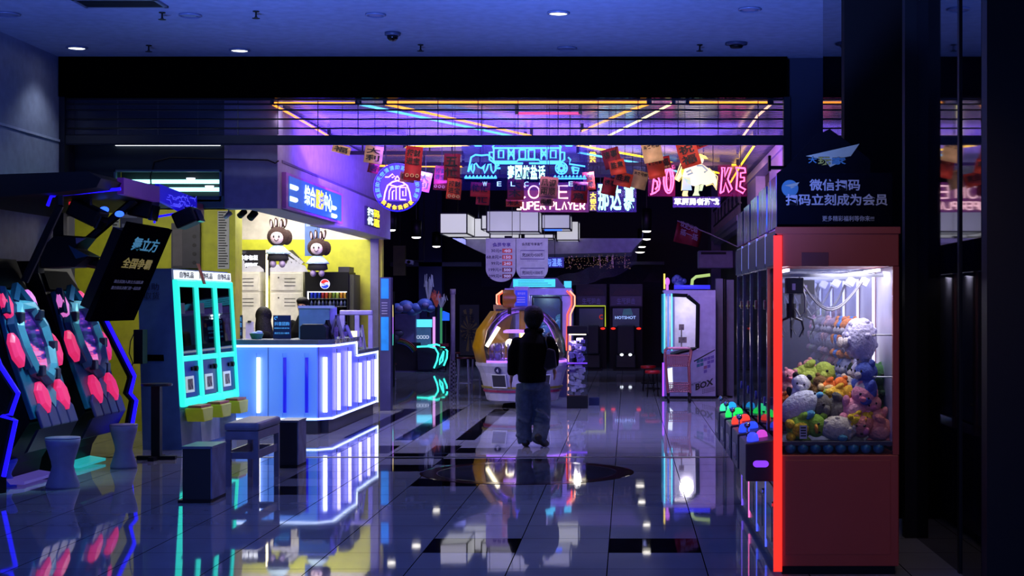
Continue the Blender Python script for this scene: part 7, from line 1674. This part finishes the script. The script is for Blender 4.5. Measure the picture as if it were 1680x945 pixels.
    mb.tube(cat, .006, 6); mb.tube([p+Vector((0, .01, .012)) for p in cat], .004, 5)
    mb.tube([Vector((gxx-.0, gyy-.03, ZW1-.08)), Vector((gxx+.03, gyy-.04, ZW1-.18)), Vector((gxx+.03, gyy-.04, ZW1-.27)), Vector((gxx-.0, gyy-.04, ZW1-.30)), Vector((gxx-.03, gyy-.03, ZW1-.25))], .007, 6); mb.build('cable', mat('grey cable', '#60606c', .4), t)
    mb = MB()
    for (x, y) in ((XF1-.12, y0+.55), (XF1-.20, y0+.58)): mb.cbox((x, y, ZW1-.08), (.05, .03, .05), Matrix.Rotation(.5, 3, 'Y'))
    mb.build('cable_clip', mat('clip white', '#c0c0cc', .4), t)
    # teal balls in the lower strip
    if k == 0:
        mb = MB()
        for j in range(8): mb.ell((XF0+.085+j*.075, y0+.055, ZW0+.037), .034, nu=12, nv=8)
        mb.build('ball_row', mat('teal ball', '#1f6a80', .35), t, True)

# dark sign on top of the red machine
Ys_ = YM+.03; t = thing('roof_sign', 'dark house-shaped sign with grey characters on top of the red claw machine', 'sign', (1.2, Ys_, ZT0+.013))
poly = [(1275, 375.5), (1275, 284), (1291, 272), (1345, 215), (1350, 217), (1361, 211.5), (1390, 232), (1428, 262), (1428, 283), (1464, 283), (1464, 375.5)]
mb = MB(); mb.prism([at(x, y, Ys_) for x, y in poly], (0, .035, 0)); mb.build('board', mat('sign night', '#050409', .8, var=.5, scale=2, spec=.05), t)
mb = MB(); mb.box(1.0, 1.5, Ys_+.036, Ys_+.3, ZT0+.013, ZT0+.05); mb.build('foot', BLACKM, t)
mb = MB(); mb.prism([at(x, y, Ys_-.002) for x, y in [(1275, 375.5), (1275, 284), (1464, 284), (1464, 375.5)]], (0, .0018, 0)); mb.build('face', mat('sign face', '#04040c', .8, var=.6, scale=3, spec=.05), t)
GI = mat('sign grey ink', '#8a8a90', .5, emit='#8a8a96', es=.12)
ptxt(t, '微信扫码', GI, 1328, 294, 1411, 313, Ys_-.003, bold=.02); ptxt(t, '扫码立刻成为会员', GI, 1289, 318, 1456, 337.5, Ys_-.003, bold=.02); ptxt(t, '更多精彩福利等你来!!!', GI, 1349, 354, 1434, 363, Ys_-.003)
PG = mat('plane pale', '#8a8a70', .5, emit='#8a8a60', es=.05); PT = mat('plane teal', '#3a6a72', .5); PY = mat('plane yellow', '#9a8a2a', .5)
def plane_logo(x, y, s_, yy):
    mb = MB(); mb.prism([at(x+a*s_, y+b*s_, yy) for a, b in [(0, -6), (88, -26), (74, -6), (44, 0), (36, 3), (30, 0)]], (0, .0015, 0)); mb.prism([at(x+a*s_, y+b*s_, yy) for a, b in [(30, 0), (66, 0), (40, 12)]], (0, .0015, 0)); return mb
o = plane_logo(1322, 262, 1, Ys_-.002).build('logo', PG, t)
ptxt(o, '大', PT, 1326, 257, 1340, 268, Ys_-.005, bold=.03); ptxt(o, '玩', PY, 1342, 258, 1362, 271, Ys_-.005, bold=.03); ptxt(o, '家', PT, 1364, 258, 1388, 270, Ys_-.005, bold=.03)
mb = MB(); c_ = at(1296, 309, Ys_-.0035); mb.cyl(c_, c_+Vector((0, .001, 0)), .05, n=24); o = mb.build('logo_disc', PT, t)
plane_logo(1287, 306, .28, Ys_-.0055).build('logo', PG, o)

# ---------------------------------------------------------------- plush toys
def fuzz(hexs): return mat('plush '+hexs, hexs, .95, var=.14, scale=50, bump=.7)
EYE = mat('plush eye', '#050505', .2)
def plush(kind, c, s, rot, colh, label, col2='#e0dcd8', group='plush toys heaped in the red claw machine', flat=0):
    """kind: pig, bear, bunny, duck, panda, dino, fuzzy, whale; s = body half length"""
    c = Vector(c); s = s if kind in ('fuzzy', 'whale') else s*1.42; R_ = Matrix.Rotation(rot[2], 3, 'Z') @ Matrix.Rotation(rot[0], 3, 'X') @ Matrix.Rotation(rot[1], 3, 'Y')
    def q(x, y, z): return c+R_ @ Vector((x*s, y*s, z*s))
    t = thing('plush_toy', label, 'plush toy', c, group); m1 = fuzz(colh); m2 = fuzz(col2)
    mb = MB()
    if kind in ('fuzzy', 'whale'):
        mb.ell(c, (s*1.0, s*.62, s*.66), R_, 18, 12)
        for k in range(0 if kind == 'whale' else 22):
            a = random.uniform(0, 6.28); b_ = random.uniform(-1.2, 1.2); mb.ell(q(math.cos(a)*math.cos(b_)*.9, math.sin(a)*math.cos(b_)*.54, math.sin(b_)*.58), s*.17, nu=7, nv=5)
    else:
        mb.ell(q(0, 0, -.35), (s*.62, s*.52, s*.66), R_, 16, 11)
    mb.build('body', m1, t, True)
    hz = .5
    if kind not in ('fuzzy', 'whale'):
        mb = MB(); mb.ell(q(0, 0, hz), (s*.6, s*.54, s*.52), R_, 16, 11); mb.build('head', m1, t, True)
        for sx in (-1, 1):
            mb = MB(); mb.ell(q(sx*.58, -.15, -.15), (s*.2, s*.2, s*.34), R_ @ Matrix.Rotation(sx*.5, 3, 'Y'), 10, 7); mb.build('arm', m2 if kind == 'panda' else m1, t, True)
            mb = MB(); mb.ell(q(sx*.34, -.3, -.85), (s*.24, s*.34, s*.24), R_, 10, 7); mb.build('leg', m2 if kind in ('panda', 'duck') else m1, t, True)
            mb = MB()
            if kind == 'bunny': mb.ell(q(sx*.24, 0, 1.25), (s*.13, s*.09, s*.42), R_, 10, 7)
            elif kind == 'pig': mb.ell(q(sx*.36, -.1, .95), (s*.17, s*.08, s*.17), R_, 8, 6)
            elif kind == 'dino': mb.ell(q(sx*.2, .2, .95), (s*.12, s*.1, s*.14), R_, 8, 6)
            else: mb.ell(q(sx*.42, 0, .93), (s*.2, s*.13, s*.2), R_, 10, 7)
            mb.build('ear', m2 if kind == 'panda' else m1, t, True)
            mb = MB(); mb.ell(q(sx*.22, -.5, .56), (s*.06, s*.04, s*.07), R_, 8, 6); mb.build('eye', EYE, t, True)
        mb = MB()
        if kind == 'pig':
            mb.ell(q(0, -.55, .40), (s*.2, s*.1, s*.14), R_, 10, 7); mb.build('snout', fuzz('#d8788a'), t, True)
        elif kind == 'duck':
            mb.ell(q(0, -.6, .40), (s*.26, s*.2, s*.09), R_, 10, 7); mb.build('beak', fuzz('#d88a20'), t, True)
        else:
            mb.ell(q(0, -.5, .36), (s*.24, s*.14, s*.18), R_, 10, 7); mb.build('muzzle', m2 if kind != 'panda' else m1, t, True)
        mb = MB(); mb.ell(q(0, -.28, -.35), (s*.42, s*.3, s*.46), R_, 12, 8); mb.build('belly', m2 if kind not in ('panda',) else m1, t, True)
    else:
        for sx in (-1, 1):
            mb = MB(); mb.ell(q(.15, sx*.5-.1, -.45), (s*.28, s*.16, s*.18), R_, 9, 7); mb.build('foot', m2, t, True)
            mb = MB(); mb.ell(q(.86, -.28+sx*.2, .22), (s*.05, s*.05, s*.06), R_, 8, 6); mb.build('eye', EYE, t, True)
        mb = MB(); mb.ell(q(1.0, -.1, .0), (s*.22, s*.22, s*.16), R_, 10, 7); mb.build('nose', m2, t, True)
    return t
def pp(px, py, Y): return at(px, py, Y)
y0 = YM
def tagcard(px, py, Y, t):
    mb = MB(); a = at(px-6, py+11, Y); b = at(px+6, py-11, Y); mb.box(a.x, b.x, Y, Y+.003, a.z, b.z); o = mb.build('paper_tag', PAPER, t)
    mb = MB(); 
    for k in range(4): mb.box(a.x+.006, b.x-.006, Y-.002, Y-.0005, b.z-.018-k*.016, b.z-.010-k*.016)
    mb.build('print', INK, o)
Yf_ = 9.15
t = plush('duck', pp(1322, 700, 9.19), .085, (.2, 1.45, .1), '#7aa82c', 'lime green plush with yellow feet and a white paper tag', '#c8b020'); tagcard(1318, 709, 9.075, t)
plush('fuzzy', pp(1376, 703, 9.18), .115, (0, .05, .0), '#b8b09c', 'cream fluffy plush lying at the bottom middle of the window', '#3a7a90')
plush('pig', pp(1432, 702, 9.19), .09, (.4, -1.3, .0), '#c87868', 'salmon pink plush lying at the bottom right of the window', '#d08878')
plush('duck', pp(1411, 688, 9.17), .05, (.1, 1.5, 0), '#d8b81c', 'small yellow plush wedged above the salmon pink one', '#d8b81c')
plush('bear', pp(1362, 671, 9.27), .098, (.2, -1.35, .2), '#5c5850', 'grey plush with a black label in the middle of the heap', '#6a665c')
plush('pig', pp(1408, 663, 9.22), .088, (.15, .5, -.1), '#d88898', 'pink pig plush facing the window beside the grey plush', '#e0a0a8')
plush('pig', pp(1434, 676, 9.22), .072, (.1, -.3, .0), '#cc8078', 'rosy pig plush lowest at the right post of the window', '#d89888')
plush('whale', pp(1312, 668, 9.24), .135, (.0, -.55, .0), '#b8bcc8', 'white fluffy plush with a blue beak slanting up at the left', '#4a90b0')
plush('panda', pp(1312, 641, 9.34), .07, (.2, .2, -.2), '#d8d8dc', 'panda plush with black ears peeking over the white slanting one', '#101014')
plush('duck', pp(1306, 690, 9.33), .05, (.1, -.9, 0), '#c8a818', 'mustard yellow plush squeezed under the white slanting one', '#c8a818')
plush('pig', pp(1292, 628, 9.45), .06, (.1, .2, .1), '#c88090', 'dusty pink plush at the left edge of the heap', '#d898a0')
plush('duck', pp(1294, 655, 9.40), .05, (.1, 1.2, 0), '#c86828', 'orange plush at the far left beside the panda', '#c86828')
plush('dino', pp(1335, 617, 9.55), .095, (.1, 1.4, .1), '#8a9a38', 'olive green plush at the back left of the heap', '#a0b048')
plush('bear', pp(1342, 636, 9.45), .055, (.1, .4, 0), '#6a4c20', 'brown bear plush behind the panda', '#7a5c30')
plush('duck', pp(1368, 635, 9.42), .062, (.2, 1.3, -.1), '#d86a20', 'bright orange plush in the back middle of the heap', '#e0c080')
plush('bunny', pp(1360, 650, 9.36), .045, (.1, 1.2, 0), '#90a838', 'small lime plush in front of the orange one', '#b0c050')
plush('duck', pp(1382, 648, 9.35), .068, (.1, 1.45, .0), '#d8a828', 'golden yellow plush above the pink pig', '#e0b838')
plush('bear', pp(1398, 634, 9.45), .058, (.1, -1.1, .0), '#c8b8a0', 'cream bear plush behind the golden one', '#d0c0b0')
plush('bunny', pp(1396, 646, 9.40), .045, (.1, -1.2, .0), '#a890c0', 'lilac bunny plush between the golden plush and the dark green one', '#b8a0cc')
plush('dino', pp(1425, 646, 9.36), .062, (.1, -1.3, 0), '#1c3c1c', 'dark green plush behind the pink pig', '#2a4a28')
plush('dino', pp(1434, 636, 9.42), .105, (.0, .1, .0), '#3a6a3c', 'tall green plush standing against the right post', '#2c5430')
plush('bear', pp(1320, 606, 9.60), .05, (.1, .9, .0), '#b07878', 'rose bear plush at the back of the heap under the claw', '#c08888')
# hanging plush on the ropes along the rear panels
HG = 'plush toys strung on ropes inside the claw machines'
def rope(k, z, lbl):
    y0 = YM+DY*k; x = XF1-.13
    pts = [(x, y0+.035, z), (x, y0+DY/2, z-.012), (x, y0+DY-.05, z)]
    t = thing('plush_rope', lbl, 'rope', (x, y0+DY/2, z)); mb = MB(); mb.tube(pts, .006, 6); mb.build('strand', mat('rope', '#a8a098', .7), t)
    mb = MB(); mb.tube([(x, y0+.036, z), (XF1-.036, y0+.036, z)], .005, 5); mb.tube([(x, y0+DY-.051, z), (XF1-.036, y0+DY-.051, z)], .005, 5); mb.build('hook', STEEL, t)
hang_ = {0: [('fuzzy', '#b8b4d0', 'white curly'), ('fuzzy', '#a8a4c4', 'lilac white curly')], 1: [('bear', '#c87028', 'orange'), ('bear', '#4a78b8', 'blue and white'), ('bear', '#d07a30', 'light orange')], 2: [('bunny', '#a0808a', 'dusty rose'), ('bear', '#c09088', 'peach'), ('bunny', '#988898', 'mauve')], 3: [('bear', '#8a8078', 'taupe'), ('bunny', '#98a078', 'sage'), ('pig', '#b08088', 'rose')]}
low_ = {0: [('bear', '#4a5ca8', 'blue'), ('bear', '#b0b0c8', 'white'), ('dino', '#3a4a30', 'moss green')], 1: [('bunny', '#a8a8b8', 'pale grey'), ('bear', '#5878b0', 'sky blue'), ('bunny', '#b89890', 'blush')], 2: [('pig', '#b87878', 'coral'), ('bear', '#a89888', 'beige'), ('pig', '#a06868', 'brick pink')], 3: [('bear', '#887868', 'brown grey'), ('bunny', '#a08890', 'mauve pink')]}
wh = ('red claw machine', 'second claw machine', 'third claw machine', 'fourth claw machine')
for k in range(4):
    y0 = YM+DY*k
    rope(k, 1.40 if k else 1.42, 'upper rope of hanging plush in the %s' % wh[k]); rope(k, 1.19 if k else 1.17, 'lower rope of hanging plush in the %s' % wh[k])
    for (row, zz) in ((hang_[k], 1.385), (low_[k], 1.13)):
        n = len(row)
        for i, (kd, cl, nm) in enumerate(row):
            y = y0+.12+(DY-.22)*(i+.5)/n; s_ = (.135 if (k == 0 and row is hang_[0]) else .088)
            plush(kd, (XF1-.165-(.015 if k == 0 and row is hang_[0] else .0), y, zz), s_, (0, PI*.5 if kd == 'fuzzy' else 0, -1.0), cl, '%s plush hanging on the %s rope of the %s' % (nm, 'upper' if row is hang_[k] else 'lower', wh[k]), '#b8b0ac', HG)
# heaps inside the rear machines
HEAPC = ['#b07868', '#a89070', '#8a9a58', '#b8a8a0', '#c09040', '#988098']
for k in (1, 2, 3, 4):
    y0 = YM+DY*k
    for i in range(6):
        x = XF0+.15+(i % 3)*.19; y = y0+.17+(i//3)*.3; plush(('bear', 'pig', 'bunny')[i % 3], (x, y, ZD+.09), .085, (.3, random.choice((-1.2, 1.2, .3)), random.uniform(-1, 1)), HEAPC[(i+k) % 6], 'plush in the heap of the %s claw machine in the row, behind glass' % ordw[k], '#c8c0b8', 'heap in the %s claw machine' % ordw[k])

# ================================================================ WALKING PERSON
Y = 17.2; S = Y/F
t = thing('person', 'person in black jacket and baggy jeans walking away down the middle of the hall', 'person', (gx(876, Y), Y, 0))
def h(px, pz, d=0): return Vector((gx(px, Y), Y+d, gz(pz, Y)))
head = h(876, 520)
mb = MB()
mb.ell(head, (.082, .1, .118)); mb.ell(head+Vector((.0, .095, -.012)), (.013, .02, .02)); mb.ell(head+Vector((0, .03, -.075)), (.05, .06, .05))
for sx in (-1, 1): mb.ell(head+Vector((sx*.077, .0, -.01)), (.013, .022, .032))
mb.tube([head+Vector((0, -.02, -.05)), h(876, 545, -.01)], [.052, .058], 12)
mb.tube([h(876, 543, -.01), h(875, 560), h(876, 600), h(876, 622), h(876, 636)], [.08, .16, .15, .15, .16], 16, flat=.65)
arms = {-1: [h(847, 563), h(842, 592, -.01), h(839, 617, .02)], 1: [h(902, 562), h(907, 586, .05), h(908, 603, .10)]}
for sx in (-1, 1):
    a, b, c_ = arms[sx]; mb.tube([a, b, c_], [.055, .045, .032], 10); mb.ell(b, .046)
    dn = (c_-b).normalized() if sx < 0 else Vector((.1, .1, -1)).normalized()
    side = Vector((sx*.3, .9, 0)).normalized(); side = (side-dn*side.dot(dn)).normalized()
    palm = c_+dn*.05; mb.tube([c_, palm, palm+dn*.03], [.03, .036, .03], 10, flat=.55)
    for f_ in range(4):
        off = side*(.0135*(f_-1.5)*1.25); L_ = (.068, .08, .074, .056)[f_]; cur = Vector((-sx*.35, -.1, 0))
        p0 = palm+dn*.025+off; p1 = p0+dn*L_*.45; p2 = p1+(dn+cur*.6).normalized()*L_*.32; p3 = p2+(dn+cur*1.3).normalized()*L_*.25; mb.tube([p0, p1, p2, p3], [.0095, .009, .008, .0065], 7); mb.ell(p3, .0065, nu=7, nv=5)
    p0 = palm+side*.03-dn*.015; mb.tube([p0, p0+(side*.7+dn).normalized()*.035, p0+(side*.35+dn).normalized()*.06], [.012, .0105, .008], 7)
legs = {-1: [h(862, 634), h(861, 682, .02), h(862, 722, .0)], 1: [h(888, 634), h(889, 680, .05), h(884, 716, -.14)]}
for sx in (-1, 1):
    a, b, c_ = legs[sx]; mb.tube([a, b, c_], [.085, .06, .04], 12); mb.ell(b, .062)
mb.build('body', SKIN, t, True, remesh=.0085)
mb = MB(); mb.ell(head+Vector((0, -.015, .015)), (.112, .122, .118)); mb.ell(head+Vector((0, -.055, -.06)), (.095, .07, .085)); mb.ell(head+Vector((-.03, .02, .055)), (.085, .1, .075)); mb.ell(head+Vector((.06, -.02, -.01)), (.055, .08, .075)); mb.ell(head+Vector((-.065, -.02, -.02)), (.05, .08, .07)); mb.build('hair', HAIR, t, True, remesh=.011)
mb = MB()
for sx in (-1, 1): mb.ell(head+Vector((sx*.03, .087, .008)), (.013, .008, .008))
mb.build('eyes', INK, t, True)
mb = MB(); mb.ell(head+Vector((0, .09, -.055)), (.022, .009, .007)); mb.build('mouth', mat('lips', '#6a2a2a', .5), t, True)
JK = mat('black jacket cloth', '#020203', .9, spec=.06, bump=.3, scale=14)
mb = MB(); mb.tube([h(876, 538, -.01), h(876, 543, -.01), h(875, 551), h(874, 562), h(873, 585), h(873, 607), h(873, 622), h(873, 627)], [.085, .12, .19, .245, .255, .258, .26, .245], 20, flat=.62)
for sx, rr in ((-1, .072), (1, .076)):
    a, b, c_ = arms[sx]; mb.tube([a+Vector((sx*-.02, 0, .01)), (a+b)/2+Vector((sx*.012, 0, 0)), b, (b*.25+c_*.75), c_+Vector((0, 0, .01))], [rr, rr, rr*.95, rr*.8, rr*.62], 12); mb.ell(a+Vector((-sx*.01, 0, 0)), rr*1.02)
mb.build('jacket', JK, t, True, remesh=.014)
mb = MB(); mb.tube(arc(h(876, 543, -.01), .084, 0, 2*PI, 20, (1, 0, 0), (0, .85, .12))[:-1], .03, 8, closed=True); mb.build('collar', JK, t, True)
DEN = mat('blue denim', '#475468', .85, bump=.5, scale=22, var=.22)
mb = MB(); mb.tube([h(875, 621), h(875, 630), h(875, 639)], [.185, .20, .185], 18, flat=.66)
a, b, c_ = legs[-1]; mb.tube([a+Vector((-.005, 0, .03)), h(860, 655, .01), b, h(859, 700, .01), h(861, 720, .0), h(862, 727, 0)], [.10, .104, .098, .092, .088, .085], 16)
a, b, c_ = legs[1]; mb.tube([a+Vector((.0, 0, .03)), h(889, 655, .03), b, h(889, 700, -.04), h(886, 716, -.13), h(884, 722, -.16)], [.10, .104, .098, .092, .088, .082], 16)
for k in range(5):
    for (x, y) in ((860, 690+k*7), (889, 676+k*7)): mb.ell(h(x+random.uniform(-4, 4), y, random.uniform(-.05, .0)-(.0 if x < 870 else .05)), (.088, .07, .02), Matrix.Rotation(random.uniform(-.5, .5), 3, 'Y'))
mb.build('jeans', DEN, t, True, remesh=.013)
SH = mat('dark shoe', '#15151b', .5)
mb = MB(); p = h(863, 729, -.03); mb.tube([Vector((p.x, Y-.08, .045)), Vector((p.x, Y+.0, .05)), Vector((p.x-.0, Y+.10, .045)), Vector((p.x-.0, Y+.18, .03))], [.042, .048, .045, .028], 12, flat=1); mb.build('shoe', SH, t, True, bevel=0)
mb = MB(); q0 = h(884, 718, -.2); mb.tube([q0+Vector((-.0, -.05, .035)), q0+Vector((.01, .02, .01)), Vector((q0.x+.07, Y-.08, .045)), Vector((q0.x+.10, Y-.02, .03))], [.036, .046, .045, .026], 12); mb.build('shoe', SH, t, True)
# bag held at the right hip
BG = mat('dark shoulder bag', '#10141e', .35)
t = thing('shoulder_bag', 'dark shoulder bag under the right arm of the walking person', 'bag', h(906, 608, -.02))
mb = MB(); mb.prism([h(899, 570, -.1), h(911, 574, -.02), h(914, 604, -.0), h(899, 608, -.1), h(893, 603, -.14)], (.0, -.07, 0)); mb.build('body', BG, t, bevel=.02)
mb = MB(); mb.tube([h(899, 572, -.13), h(896, 556, -.12), h(897, 549, -.05), h(899, 547, .04), h(903, 560, .12), h(909, 575, .02)], .011, 6); mb.build('strap', BG, t, True)
